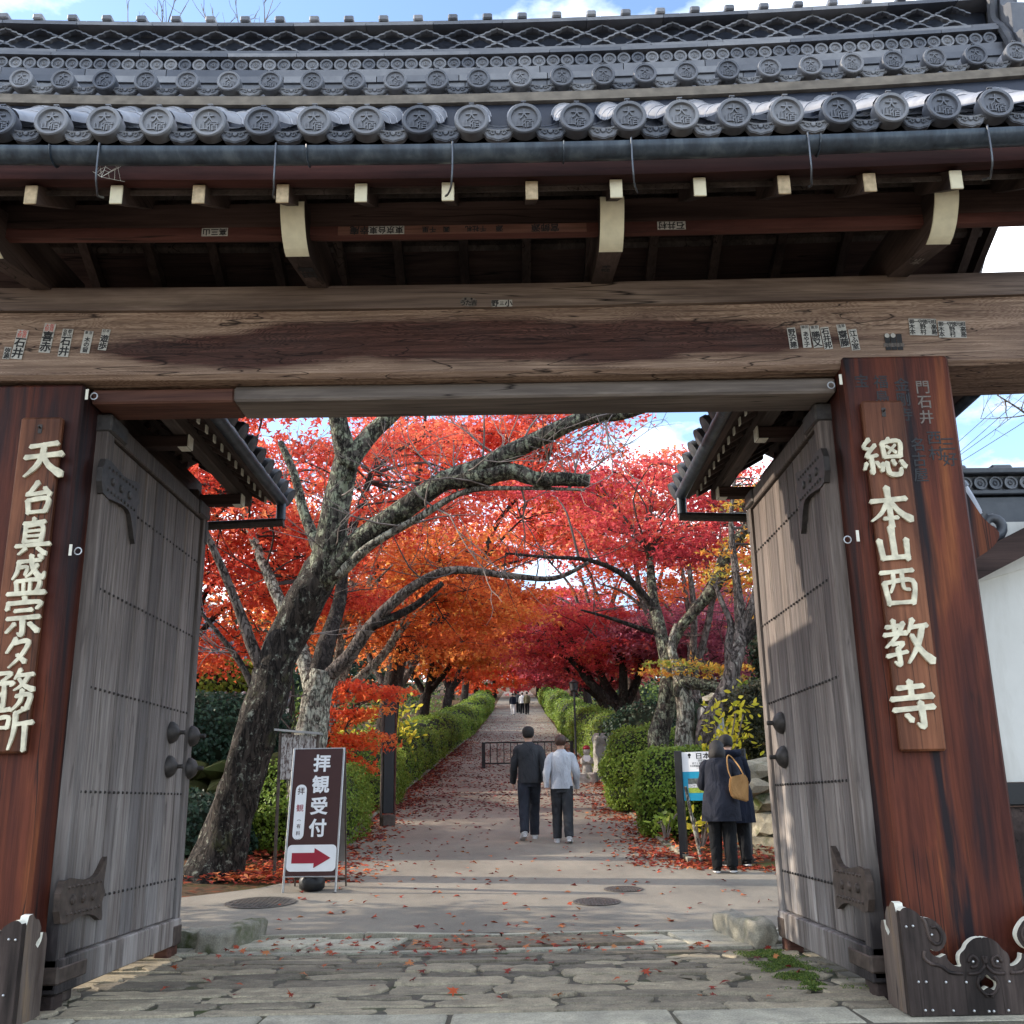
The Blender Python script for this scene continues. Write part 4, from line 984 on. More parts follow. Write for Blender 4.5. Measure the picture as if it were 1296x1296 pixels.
# the two small roofs over the opened doors ------------------------------
def side_roof(xc, s_):
    """s_ = +1 : its inner eave looks to +X (left roof); -1 : the right roof"""
    hw = .74; ya, yb_ = 6.66, 9.18; zs = lambda u: 4.22-.72*abs(u)*.78   # u measured from the roof's middle, deck level
    X = lambda u: xc+s_*u
    mb = MB()
    for sg in (-1, 1):
        P = [(X(0), zs(0)), (X(sg*hw), zs(hw)), (X(sg*hw), zs(hw)+.05), (X(0), zs(0)+.05)]
        mb.prism(P, 'y', ya, yb_)
    sr = gp_(mb, 'side_roof', M['dark_y'])
    def sub(name, m_, mat, **k): return m_.build(name, mat, sr, **k)
    nb = 12
    for i in range(nb):
        y_ = ya+.12+i*(yb_-ya-.24)/(nb-1)
        for sg in (-1, 1):
            e = MB(); P = [(X(sg*.05), zs(.05)-.004), (X(sg*(hw-.06)), zs(hw-.06)-.004), (X(sg*(hw-.06)), zs(hw-.06)-.058), (X(sg*.05), zs(.05)-.058)]
            e.prism(P, 'y', y_-.024, y_+.024); a_, c_ = sorted((X(sg*(hw-.062)), X(sg*(hw-.052))))
            e.box(a_, c_, y_-.026, y_+.026, zs(hw-.06)-.06, zs(hw-.06)-.003, 0, 1); sub('rafter', e, [M['dark_y'], M['white']])
    for sg in (-1, 1):
        e = MB(); u = sg*(hw+.02); e.box(X(u)-.03, X(u)+.03, ya, yb_, zs(hw)-.012, zs(hw)+.05, .006); sub('eave_board', e, M['dark_y'])
        e = MB(); q = [(X(sg*(hw+.10)), ya, zs(hw)-.0), (X(sg*(hw+.10)), yb_-.1, zs(hw)-.02)]; e.tube(q, .052, 12)
        g_ = sub('gutter', e, M['gutter'], smooth=True, auto=40)
        if sg > 0:
            e = MB(); xe = X(hw+.10); e.tube([(xe, yb_-.16, zs(hw)-.01), (xe, yb_-.16, zs(hw)-.2)], .045, 10); sub('downpipe', e, M['gutter'], smooth=True, auto=40)
            e = MB(); e.tube([(xe+s_*.03, yb_-.16, zs(hw)-.22), (X(.06), yb_-.16, zs(hw)-.25)], .042, 8); sub('downpipe', e, M['iron'], smooth=True, auto=40)
    nt_ = 9
    for i in range(nt_):
        y_ = ya+.15+i*(yb_-ya-.22)/(nt_-1)
        for sg in (-1, 1):
            e = MB(); rot = 0 if sg*s_ > 0 else math.pi
            d_ = Vector((sg*s_*1.0, 0, -.56)).normalized(); p0 = Vector((X(sg*.06), y_, zs(.06)+.13)); p1 = Vector((X(sg*(hw+.14)), y_, zs(hw+.14)+.12))
            e.tube([p0, p1], .078, 12); k0 = p1+d_*.001
            e.tube([p1-d_*.02, p1+d_*.02], [.090, .092], 16); e.tube([p1+d_*.02, p1+d_*.028], [.066, .03], 14)
            o = sub('disc_tile', e, M['tile_side'], smooth=True, auto=40)
            e = MB(); n_ = 6; yb2 = y_+(yb_-ya-.22)/(nt_-1)
            if i < nt_-1:
                for q in range(n_+1):
                    t = q/n_; yy = y_+(yb2-y_)*t; dz = .115-.05*(1-(2*t-1)**2)
                    e.v += [(X(sg*.05), yy, zs(.05)+dz), (X(sg*(hw+.12)), yy, zs(hw+.12)+dz), (X(sg*(hw+.12)), yy, zs(hw+.12)+dz-.05)]
                for q in range(n_): e.f += [(3*q, 3*q+1, 3*q+4, 3*q+3), (3*q+1, 3*q+2, 3*q+5, 3*q+4)]; e.m += [0, 0]
                sub('pan_tile', e, M['tile_side'], smooth=True, auto=50)
    e = MB(); e.box(xc-.12, xc+.12, ya, yb_+.04, zs(0)+.1, zs(0)+.28, .02); e.tube([(xc, ya, zs(0)+.33), (xc, yb_+.06, zs(0)+.33)], .09, 12); sub('ridge', e, M['tile_side'])
    # side purlins on white-ended brackets, top plate and rear post
    for sg in (-1, 1):
        e = MB(); u = X(sg*.50); e.box(u-.05, u+.05, 6.64, yb_-.08, 3.755, 3.875, .008); pu = sub('purlin', e, M['old_y'])
        for y_ in (7.2, 8.72):
            e = MB(); a_, c_ = sorted((X(0), X(sg*.56))); e.box(a_, c_, y_-.05, y_+.05, 3.66, 3.752, .006)
            a_, c_ = sorted((X(sg*.561), X(sg*.573))); e.box(a_, c_, y_-.053, y_+.053, 3.658, 3.755, .003, 1); a_, c_ = sorted((X(sg*.49), X(sg*.56))); e.box(a_, c_, y_-.051, y_+.051, 3.654, 3.6595, .002, 1)
            sub('bracket', e, [M['dark_x'], M['white']])
    e = MB(); e.box(xc-.07, xc+.07, 6.64, yb_-.05, 3.80, 4.0, .01); sub('top_plate', e, M['dark_y'])
    e = MB(); xp = X(.08); e.box(xp-.12, xp+.12, 8.62, 8.86, -.03, 3.79, .015); sub('rear_post', e, M['old_z'])
    e = MB(); e.box(xp-.05, xp+.05, 6.62, 8.61, 3.605, 3.76, .01); sub('tie_beam', e, M['dark_y'])
side_roof(-2.95, 1); side_roof(2.39, -1)

# ------------------------------------------------------------------ name boards hanging on the posts
BRUSH = {   # brush strokes of the carved characters: x,y,width per point on a 100 unit square
'天': '18,82,9 80,88,11/8,56,10 92,62,12/50,86,11 46,58,12 34,34,11 8,10,4/50,56,9 64,34,13 92,12,16',
'台': '48,96,12 30,70,10 22,62,9 74,68,10/66,80,10 80,62,13/24,46,12 28,12,11/24,46,10 76,50,12 70,14,11/28,14,9 70,16,9',
'眞': '50,98,10 48,84,9/24,84,9 78,88,10/30,76,10 28,34,10/30,76,8 72,78,10 70,34,10/32,63,7 68,65,7/32,50,7 68,51,7/30,36,8 70,37,8/8,24,9 94,28,10/34,18,10 16,2,5/64,18,9 84,2,12',
'盛': '24,82,9 78,86,9/28,82,10 24,58,9 14,40,4/56,98,10 62,66,11 82,42,13 90,56,4/72,74,9 58,54,7 46,44,4/30,68,8 48,69,8 44,50,7/74,98,8 82,90,9/24,34,9 28,6,9/24,34,8 78,36,9 74,6,9/42,33,7 43,6,7/58,34,7 58,6,7/6,4,9 94,6,11',
'宗': '50,98,11 52,88,10/14,84,9 12,68,9/14,82,9 86,84,10 80,68,6/30,64,8 70,66,9/14,46,9 88,49,10/50,46,11 50,8,10 40,12,4/32,34,9 14,14,6/66,34,9 86,16,12',
'々': '40,88,11 18,52,6/36,76,9 72,80,11 56,44,9 26,14,4/46,46,9 66,28,12',
'務': '10,90,8 40,90,9 26,76,6/30,80,7 20,72,7/8,66,8 46,68,9 40,60,4/26,66,9 26,14,9 18,20,4/24,46,7 8,28,4/62,98,9 50,76,5/56,84,8 92,86,9/82,84,9 68,62,8 50,50,4/60,76,7 74,60,9 94,50,12/56,36,8 88,38,10 80,6,9 72,10,4/70,50,10 66,24,9 46,2,4',
'所': '10,90,8 44,94,9/16,76,9 14,44,9 6,12,4/16,74,8 42,76,9 40,52,8/18,54,7 40,54,7/84,96,9 58,84,7/58,86,10 56,44,9 46,6,4/58,60,8 96,63,10/80,60,10 80,2,8',
'總': '26,98,9 12,80,7 28,74,7/38,84,8 16,58,8 40,60,7/26,58,9 26,20,9 20,26,3/14,42,8 8,28,6/36,44,8 44,32,9/70,98,8 62,90,6/54,88,9 56,54,9/54,88,8 92,90,9 90,54,9/56,55,8 90,55,8/62,80,6 82,64,7/82,82,6 64,62,5/50,40,9 46,22,8/58,42,9 62,16,10 84,14,10 88,28,5/72,46,8 76,36,8/90,44,8 98,30,10',
'本': '10,66,9 90,70,11/50,98,12 50,4,11/48,66,10 30,38,9 6,20,4/52,66,9 72,38,12 96,20,15/34,24,8 66,26,8',
'山': '50,94,14 50,24,12/18,62,12 22,16,11/20,18,10 82,20,11/82,62,12 80,12,10',
'西': '10,88,9 90,92,10/16,62,11 22,8,10/16,62,9 86,66,11 80,8,10/40,88,9 38,60,8 28,38,5/62,88,9 62,50,8 76,44,7/22,12,9 80,13,9',
'教': '12,84,8 44,87,8/28,98,9 28,70,8/6,68,8 52,71,9/48,92,9 30,64,8 6,42,4/18,48,7 42,50,8 30,38,6/30,40,9 30,6,9 20,12,4/6,24,8 48,32,7/68,98,10 56,72,5/62,82,8 96,85,9/86,82,10 72,44,10 48,8,4/62,66,8 76,34,11 98,10,15',
'寺': '24,86,9 76,89,9/50,99,11 50,66,10/8,64,9 92,68,11/10,42,9 92,46,10/66,56,11 66,8,11 54,14,4/34,32,9 44,20,11'}
def brush_char(mb, ch, size, Mx, depth=.012, bold=1.25):
    for si, st_ in enumerate(BRUSH[ch].split('/')):
        pts = [tuple(float(q) for q in p.split(',')) for p in st_.split()]
        q = smooth_poly([Vector(p) for p in pts], 5, False) if len(pts) > 2 else [Vector(pts[0])+(Vector(pts[1])-Vector(pts[0]))*t for t in (0,.12,.3,.5,.7,.88,1)]
        L_ = []; R_ = []; n = len(q)
        for i, p in enumerate(q):
            d = Vector((q[min(i+1,n-1)].x-q[max(i-1,0)].x, q[min(i+1,n-1)].y-q[max(i-1,0)].y)); d = d.normalized() if d.length > 0 else Vector((1,0)); nv = Vector((-d.y, d.x))
            u = i/(n-1); wv = p.z*bold*.5*(1-.14*math.sin(math.pi*u))*(1+.06*math.sin(i*2.1+si)); 
            L_.append((p.x+nv.x*wv, p.y+nv.y*wv)); R_.append((p.x-nv.x*wv, p.y-nv.y*wv))
            if i in (0, n-1):
                s_ = -1 if i == 0 else 1; tip = (p.x+d.x*s_*wv*.75-nv.x*wv*.25, p.y+d.y*s_*wv*.75-nv.y*wv*.25)
                if i == 0: L_.insert(0, tip)
                else: L_.append(tip)
        k = len(mb.v); n = len(L_); z0_ = depth+.0022*si*.25
        for i in range(n):
            zt_ = z0_+.00012*i
            for (a_, c_), zz in ((L_[i], -.002), (L_[i], zt_), (R_[min(max(i-1, 0), len(R_)-1)] if n != len(R_) else R_[i], zt_), (R_[min(max(i-1, 0), len(R_)-1)] if n != len(R_) else R_[i], -.002)): mb.v.append(tuple(Mx @ Vector(((a_-50)/100*size, (c_-50)/100*size, zz))))
        for i in range(n-1):
            q0 = k+4*i
            for j in range(3): mb.f.append((q0+j, q0+j+1, q0+j+5, q0+j+4)); mb.m.append(0)
        mb.f.append((k, k+1, k+2, k+3)); e_ = k+4*(n-1); mb.f.append((e_, e_+1, e_+2, e_+3)); mb.m += [0, 0]
def name_board(label, text, x0, x1, z0, z1, yf, pts, size, hook):
    t = thing('name_board', label, 'sign', ((x0+x1)/2, yf, z0), 0, 'name boards on the gate posts')
    cx = (x0+x1)/2; mb = MB(); mb.box(x0-cx, x1-cx, 0, .05, 0, z1-z0, .012); mb.build('board', M['sign_wood'], t)
    mb = MB(); mb.box(-.012, .012, -.003, .002, z1-z0-.11, z1-z0-.05, .001); mb.tube([(0, -.002, z1-z0-.075), (0, -.03, z1-z0-.07)], .006, 6); mb.build('nail', M['iron'], t)
    for ch, (px, pz), s_ in zip(text, pts, size):
        mb = MB(); brush_char(mb, ch, s_, face_y(px-cx, -.001, pz-z0, R(-2))); mb.build('letter', M['gold_white'], t)
yb_ = 5.975
def ptsz(lst, d=yb_): return [(at(x, y, d).x, at(x, y, d).z) for x, y in lst]
pR = ptsz([(1116,582),(1125,643),(1130,690),(1137,744),(1147,814),(1155,893)])
name_board('tall dark name board with six cream characters on the right gate post', '總本山西教寺', 2.185, 2.445, 1.345, 3.475, yb_, pR, [.275,.265,.25,.24,.28,.28], 0)
pL = ptsz([(56,582),(49,632),(43,679),(36,728),(30,781),(25,827),(19,874),(15,923)], 6.035)
name_board('tall dark name board with eight cream characters on the left gate post', '天台眞盛宗々務所', -3.075, -2.815, 1.41, 3.47, 6.035, pL, [.27,.235,.235,.25,.255,.23,.25,.26], 0)

# ------------------------------------------------------------------ carved guards round the post feet
def guard(label, mirror):
    yf = 5.86
    half = [(245,1092),(245,560),(245,250),(250,200),(285,172),(330,185),(375,218),(400,250),(425,252),(480,268),(530,320),(565,390),(556,455),(520,508),(475,524),(442,506),(434,522),(456,552),(500,570),(546,548),(556,585),(580,618),(615,640),(646,640),(640,600),(650,545),(688,505),(712,462),(760,422),(812,410)]
    # px of the crop -> world, straightened so that the corner edge is plumb
    c0 = at(1090+245*.159, 1120+560*.159, yf).x
    def W(p):
        q = at(1090+p[0]*.159, 1120+p[1]*.159, yf); dx = (p[0]-245)*.159*5.95/1300; return (2.035+dx, max(0.0, q.z-.005))
    left = [W(p) for p in half]; cx = 2.035+(850-245)*.159*5.95/1300*.955
    zt = W((850,418))[1]
    rim = left+[(cx, zt)]+[(2*cx-p[0], p[1]) for p in left[::-1]]
    rim[0] = (rim[0][0], 0); rim[-1] = (rim[-1][0], 0)
    core = [rim[0]]+[tuple(p) for p in smooth_poly(rim[1:-1], 3, False)]+[rim[-1]]
    heart = [(0,.052),(.022,.03),(.05,.012),(.052,-.014),(.03,-.026),(.01,-.016),(0,-.012),(-.01,-.016),(-.03,-.026),(-.052,-.014),(-.05,.012),(-.022,.03)]
    hz = W((850,790))[1]; hole = [(cx+p[0]*.95, hz+p[1]*.95) for p in smooth_poly(heart, 3)]
    fx = (lambda x: 2*X0-x) if mirror else (lambda x: x)
    t = thing('post_guard', label, 'guard', (fx(cx), yf, 0), 0, 'carved guards at the gate posts')
    def put(name, vf, mats, world=True): return None
    v, f, nz_ = outline([core, hole], .05)
    mb = MB(); mb.v = [(fx(p[0]), yf+p[2]*1.0+.025, p[1]) for p in v]; mb.f = f; mb.m = [0 if abs(q) > .5 else 1 for q in nz_]
    mb.m = [m if m == 0 or (sum(mb.v[i][2] for i in fc)/len(fc) > .06 and abs(sum(mb.v[i][0] for i in fc)/len(fc)-fx(2.035)) > .004) else 0 for m, fc in zip(mb.m, mb.f)]
    mb.build('front_board', [M['guard'], M['white']], t, True)
    # raised rolls carved on the face
    e = MB()
    for pts in ([(400,250),(425,300),(440,400),(470,460),(515,455),(530,390),(500,330),(460,330)], [(395,520),(385,570),(430,620),(500,640),(560,690),(650,700)], [(690,700),(740,700),(785,680),(825,620),(835,560)], [(700,610),(730,560),(770,590),(760,640),(715,650)], [(770,720),(750,790),(790,860),(850,880)]):
        for mir in (0, 1):
            q = [W(p) for p in pts]; q = [((2*cx-p[0]) if mir else p[0], p[1]) for p in q]
            e.tube([(fx(p[0]), yf-.001, p[1]) for p in smooth_poly(q, 4, False)], .009, 6)
    e.build('carving', M['guard'], t, True, smooth=True)
    n = MB()
    for px, py in ((280,325),(330,320),(460,390),(735,605),(325,765),(380,765),(522,768),(668,768),(352,992),(405,992),(552,995),(700,997),(840,1000)):
        for mir in (0, 1):
            q = W((px, py)); x = 2*cx-q[0] if mir else q[0]; n.lathe([(.0075, 0), (.006, -.006), (0, -.009)], 7, 'y', (fx(x), yf-.0005, q[1]))
    tag(n.build('nails', M['steel'], t, True), kind='stuff')
    # side boards with their own scroll
    for k in (0, 1):
        xs = 2.035 if k == 0 else 2*cx-2.035; xi = xs+.045 if k == 0 else xs-.045
        z = [p for p in ((.055,0),(.055,.50),(.075,.545),(.12,.55),(.16,.52),(.20,.515),(.24,.47),(.235,.42),(.20,.40),(.19,.385),(.22,.365),(.255,.395),(.27,.44),(.31,.435),(.33,.40),(.33,0))]
        P = [(yf+.0+p[0], p[1]) for p in z]
        mb = MB(); mb.prism(P, 'x', fx(xs), fx(xi), 0, 1); mb.m = [m if m == 0 else (1 if i not in (0, len(P)-1, len(P)-2) else 0) for i, m in enumerate([0, 0]+[1]*len(P), -2)]
        mb.build('side_board', [M['guard_side'], M['white']], t, True)
        mb = MB(); mb.box(*sorted((fx(xs-.002 if k == 0 else xs+.002), fx(xs+.0 if k == 0 else xs))), yf+.0, yf+.05, 0, .5); 
guard('carved dark wooden guard with white scroll edges round the right post', False)
guard('carved dark wooden guard with white scroll edges round the left post', True)

# ------------------------------------------------------------------ wing walls beside the gate
def wing(s_, label):
    xa = 2.86 if s_ > 0 else -3.46; xb = xa+s_*4.2
    t = thing('wing_wall', label, 'wall', ((xa+xb)/2, 7.0, 0), 0, 'plaster walls beside the gate')
    A = lambda a, c: tuple(sorted((a, c)))
    mb = MB(); mb.box(*A(xa+s_*.12, xb), 7.0, 7.2, 1.18, 2.95); mb.build('plaster', M['plaster'], t, True)
    mb = MB(); mb.box(*A(xa, xb), 6.95, 7.22, 1.03, 1.176, .01); mb.build('sill_beam', M['black'], t, True)
    mb = MB(); mb.box(*A(xa, xa+s_*.117), 6.94, 7.2, -.03, 2.6, .01); mb.build('corner_post', M['dark_y'], t, True)
    x = xa+s_*.12; 
    while (xb-x)*s_ > .17:
        mb = MB(); mb.box(*A(x, x+s_*.17), 7.0, 7.05, -.05, 1.025, .006); mb.build('plank', M['guard_side'] if 0 else M['dark_y'], t, True); x += s_*.175
    # raking eave beam and the little tiled roof over it
    P = [(xa+s_*.05, 2.39), (xa+s_*1.7, 3.18), (xa+s_*1.7, 3.36), (xa+s_*.02, 2.56)]
    mb = MB(); mb.prism(P, 'y', 6.72, 6.98, 0); mb.build('raking_beam', M['dark_x'], t, True)
    mb = MB(); mb.prism([(xa+s_*.3, 2.52), (xa+s_*1.7, 3.2), (xa+s_*1.7, 2.9), (xa+s_*.3, 2.5)], 'y', 6.982, 7.19); mb.build('gable_plaster', M['plaster'], t, True)
    rf = MB()
    for z0, z1, y0 in ((3.16, 3.25, 7.60), (3.262, 3.32, 7.63), (3.332, 3.37, 7.60)): rf.box(*A(xa+s_*.1, xb), y0, 8.15, z0, z1, .008)
    rf.box(*A(xa+s_*.1, xb), 7.68, 8.1, 3.372, 3.50); rf.box(*A(xa+s_*.1, xb), 7.60, 8.15, 3.503, 3.55, .008)
    rf.box(*A(xa+s_*.1, xb), 7.2, 8.6, 2.6, 3.15); rf = rf.build('wall_roof', M['tile_side'], t, True)
    x = xa+s_*.2
    while (xb-x)*s_ > .1:
        link('ring_tile', RING, rf, False, (x, 7.66, 3.437), None, (1.15,)*3); x += s_*.118
    x = xa+s_*.18
    while (xb-x)*s_ > .2:
        e = MB(); e.box(*A(x, x+s_*.17), 7.66, 7.95, 3.553, 3.595, .015); e.build('ridge_cleat', M['tile'], rf); x += s_*.36
    # roll of glazed end tiles with a scroll, and the worn wooden nosing it rides on
    q = smooth_poly([(xa+s_*.0, 3.40), (xa+s_*.10, 3.36), (xa+s_*.21, 3.25), (xa+s_*.29, 3.11), (xa+s_*.35, 2.96)], 5, False)
    e = MB(); e.tube([(p[0], 6.90, p[1]) for p in q], list(np.linspace(.075, .07, len(q))), 12); e.build('roll_tile', M['tile_glaze'], rf, smooth=True, auto=50)
    for i in (3, 8, 13):
        e = MB(); d = (q[i+1]-q[i-1]).normalized(); e.tube([(q[i][0]-d[0]*.02, 6.90, q[i][1]-d[1]*.02), (q[i][0]+d[0]*.02, 6.90, q[i][1]+d[1]*.02)], .083, 12); e.build('roll_joint', M['tile'], rf, smooth=True, auto=50)
    c = (xa+s_*.47, 2.90); e = MB()
    e.tube([(c[0]+s_*(.012+.095*(1-i/22))*math.cos(i*.45+2.2), 6.90, c[1]+(.012+.095*(1-i/22))*math.sin(i*.45+2.2)) for i in range(22)], list(np.linspace(.05, .02, 22)), 8); e.build('scroll_tile', M['tile_side'], rf, smooth=True, auto=50)
    e = MB(); P = [(xa-s_*.06, 2.45), (xa-s_*.06, 3.36), (xa+s_*.06, 3.33), (xa+s_*.17, 3.21), (xa+s_*.25, 3.06), (xa+s_*.33, 2.90), (xa+s_*.42, 2.80), (xa+s_*.36, 2.70), (xa+s_*.2, 2.6), (xa+s_*.06, 2.50)]
    e.prism([tuple(p) for p in smooth_poly(P, 3)], 'y', 6.71, 7.0); e.build('nosing', M['post'], t, True, smooth=True, auto=40)
wing(1, 'white plaster wall with tiled coping beside the right gate post')
wing(-1, 'white plaster wall with tiled coping beside the left gate post')

# ------------------------------------------------------------------ brown arrow sign (A-frame) ------------------------------
def rrect(w_, h, r_, n=5):
    out = []
    for cx, cz, a in ((w_/2-r_, -h/2+r_, -90), (w_/2-r_, h/2-r_, 0), (-w_/2+r_, h/2-r_, 90), (-w_/2+r_, -h/2+r_, 180)):
        for i in range(n+1):
            th = R(a+90*i/n); out.append((cx+r_*math.cos(th), cz+r_*math.sin(th)))
    return out
M['sign_brown'] = plain('sign_brown', (.055, .022, .02), .4, .06)
M['sign_white'] = plain('sign_white', (.78, .79, .80), .5, .03)
M['sign_red'] = plain('sign_red', (.30, .012, .03), .5, .05)
p = at(391, 1132, 11.85); g0 = gp(p.x, 11.85)
af = thing('sandwich_board', 'brown A-frame sign with white characters and a red arrow', 'sign', g0, R(-4))
LEAN = Matrix.Translation((0, 0, 0)) @ Matrix.Rotation(R(-8.5), 4, 'X')
def lean(mb, Mx=LEAN): mb.v = [tuple(Mx @ Vector(q)) for q in mb.v]; return mb
W_, Z0, Z1 = .60, .17, 1.56
mb = MB(); mb.box(-W_/2+.012, W_/2-.012, -.008, .008, Z0, Z1-.012); pan = lean(mb).build('panel', M['sign_brown'], af)
mb = MB()
for a in (-W_/2, W_/2-.02): mb.box(a, a+.02, -.016, .016, 0, Z1, .003)
mb.box(-W_/2+.014, W_/2-.014, -.012, .014, Z1-.012, Z1, .002); mb.box(-W_/2+.014, W_/2-.014, -.012, .014, Z0-.012, Z0, .002); lean(mb).build('front_frame', M['steel'], af)
Hh = Z1-Z0
FX = lambda u, v_: LEAN @ face_y((u-.5)*W_, -.0085, Z1-v_*Hh)
for ch, v_ in zip('拝観受付', (.125, .295, .465, .635)):
    mb = MB(); mb.text(ch, .20, FX(.575, v_), .003, .028); mb.build('letter', M['sign_white'], pan)
mb = MB(); mb.prism(rrect(.125, .60, .06), 'z', 0, .003, 0, None, FX(.215, .51)); cp = mb.build('capsule', M['sign_white'], pan)
for ch, v_, s_, c_ in (('拝', .345, .085, 'sign_brown'), ('観', .48, .085, 'sign_red'), ('︵', .575, .05, 'sign_brown'), ('有', .62, .05, 'sign_brown'), ('料', .675, .05, 'sign_brown'), ('︶', .72, .05, 'sign_brown')):
    mb = MB(); mb.text(ch, s_, FX(.215, v_) @ Matrix.Translation((0, 0, .003)), .002, .004); mb.build('letter', M[c_], pan)
mb = MB(); mb.prism(rrect(.55, .28, .05), 'z', 0, .003, 0, None, FX(.5, .865)); mb.build('arrow_panel', M['sign_white'], pan)
arrow = [(-.22, -.055), (.03, -.055), (.03, -.105), (.215, 0), (.03, .105), (.03, .055), (-.22, .055)]
mb = MB(); mb.prism(arrow, 'z', .003, .006, 0, None, FX(.5, .865)); mb.build('arrow', M['sign_red'], pan)
BACK = Matrix.Translation((0, .03+2*Z1*math.sin(R(8.5)), 0)) @ Matrix.Rotation(R(8.5), 4, 'X')
mb = MB()
for a in (-W_/2, W_/2-.014): mb.box(a, a+.014, -.016, .014, 0, Z1, .003)
mb.box(-W_/2+.014, W_/2-.014, -.012, .012, .10, .125); mb.box(-W_/2+.014, W_/2-.014, -.012, .012, Z1-.012, Z1); lean(mb, BACK).build('rear_frame', M['rust'], af)
mb = MB(); mb.box(-W_/2+.02, W_/2-.02, -.006, .006, .3, Z1-.014); lean(mb, BACK).build('rear_panel', M['steel'], af)
t = thing('sandbag', 'black weight bag under the brown arrow sign', 'weight', gp(p.x+.0, 12.0)+Vector((0, 0, .0)))
mb = MB(); mb.rings([(0,0,0,.10,.11),(0,0,.03,.14,.15),(0,0,.11,.145,.15),(0,0,.17,.11,.12),(0,0,.185,.05,.06)], 14); mb.tube(spline([(-.07,0,.17),(-.05,0,.25),(.05,0,.25),(.07,0,.17)]), .014, 6); mb.build('bag', M['black'], t, smooth=True)

# weathered notice board behind it, tall dark post, barrier, lamp post -------------------------------------------------
p = at(376, 1000, 12.9); base = gp(p.x, 12.9)
t = thing('notice_board', 'weathered wooden notice board on a thin post behind the arrow sign', 'notice board', base, R(-8))
mb = MB(); mb.box(-.255, -.225, -.02, .02, -.1, 1.72, .004); mb.build('post', M['rust'], t)
mb = MB(); mb.box(.225, .255, -.02, .02, -.1, 1.68, .004); mb.build('post', M['rust'], t)
mb = MB(); mb.prism([(-.30,1.735),(.28,1.675),(.28,1.70),(-.30,1.76)], 'y', -.07, .06); mb.build('roof_strip', M['steel'], t)
M['peel'] = (lambda t: t.set(t.ramp(t.noise(t.coords((6, 6, 2.2)), 7, 7, .7, .5), [(.42, (.07, .035, .03)), (.52, (.40, .38, .36)), (.7, (.5, .48, .46))]), .8))(NT('peeling_paint'))
for i in range(6):
    mb = MB(); a = -.225+i*.075; mb.box(a+.003, a+.072, -.012, .012, 1.15, 1.70-.008*i, .003); mb.build('plank', M['peel'], t)
p = at(492, 1005, 20); base = gp(at(492, 950, 20).x, 20)
t = thing('sign_pillar', 'tall dark square pillar beside the left hedge', 'sign pillar', base, R(18))
mb = MB(); mb.box(-.10, .10, -.05, .05, .22, 2.52, .008); mb.build('panel', M['black'], t)
for a in (-.145, .108):
    mb = MB(); mb.box(a, a+.035, -.04, .04, -.1, 2.55, .006); mb.build('frame_post', M['rust'] if a < 0 else M['redbrown_x'], t)
mb = MB(); mb.box(-.12, .12, -.12, .12, -.1, .2, .02); mb.build('foot', M['rust'], t)
xa, xb = at(612, 960, 36.5).x, at(768, 960, 36.5).x-1.2; g0 = gp((xa+xb)/2, 36.5)
t = thing('barrier', 'low dark metal barrier standing across the path', 'barrier', g0)
hw = (xb-xa)/2
for a in (-hw, hw):
    mb = MB(); mb.box(a-.06, a+.06, -.04, .04, 0, .86, .008); mb.box(a-.07, a+.07, -.3, .3, -.03, .03, .01); mb.build('post', M['black'], t)
for z in (.82, .12):
    mb = MB(); mb.box(-hw+.06, hw-.06, -.025, .025, z, z+.05, .006); mb.build('rail', M['black'], t)
k_ = MB(); k_.tube([(0, 0, .17), (0, 0, .82)], .016, 6); bar = k_.mesh('bar', M['black'])
n = int(2*hw/.23)
for i in range(1, n): link('bar', bar, t, False, (-hw+2*hw*i/n, 0, 0))
pp = at(728, 950, 30); base = gp(at(728, 920, 30).x, 30)
t = thing('lamp_post', 'thin black lamp post beside the right hedge', 'lamp post', base)
mb = MB(); mb.tube([(0,0,0), (0,0,2.55)], .03, 8); mb.tube([(0,0,0), (0,0,.25)], .06, 10); mb.build('pole', M['black'], t, smooth=True, auto=40)
mb = MB(); mb.lathe([(.03, 2.55), (.11, 2.58), (.13, 2.78), (.16, 2.80), (.02, 2.9), (0, 2.9)], 10); mb.build('lamp_head', M['black'], t, smooth=True, auto=40)

# information board ---------------------------------------------------------------------------------------------------
pa, pb_ = at(857, 1000, 14.5), at(946, 1000, 14.1)
cx, cyy = (pa.x+pb_.x)/2, 14.3; base = gp(cx, cyy); ang = math.atan2(pb_.y-pa.y, pb_.x-pa.x); wid = pb_.x-pa.x
ib = thing('information_board', 'blue and white information board on two black posts', 'information board', base, ang)
M['info_blue'] = plain('info_blue', (.015, .30, .48), .4, .04)
zt = at(900, 951, 14.3).z-base.z; zm = at(900, 976, 14.3).z-base.z; zb = at(900, 1013, 14.3).z-base.z
for a in (-wid/2, wid/2):
    mb = MB(); mb.box(a-.05, a+.05, -.045, .045, -.15, zt+.02, .008); mb.box(a-.09, a+.09, -.08, .08, -.15, .02, .01); mb.build('post', M['black'], ib)
iw = wid/2-.052
mb = MB(); mb.box(-iw, iw, -.02, .02, zm, zt, 0); hd = mb.build('header', M['sign_white'], ib)
mb = MB(); mb.box(-iw, iw, -.0195, .02, zb, zm-.001, 0); bl = mb.build('panel', M['info_blue'], ib)
F0 = lambda x, z, d=.0205: face_y(x, -d, z)
mb = MB(); mb.text('日本遺産', .085, F0(.02, zt-.055), .001, .02, 0, 1.25); mb.build('letter', M['ink'], hd)
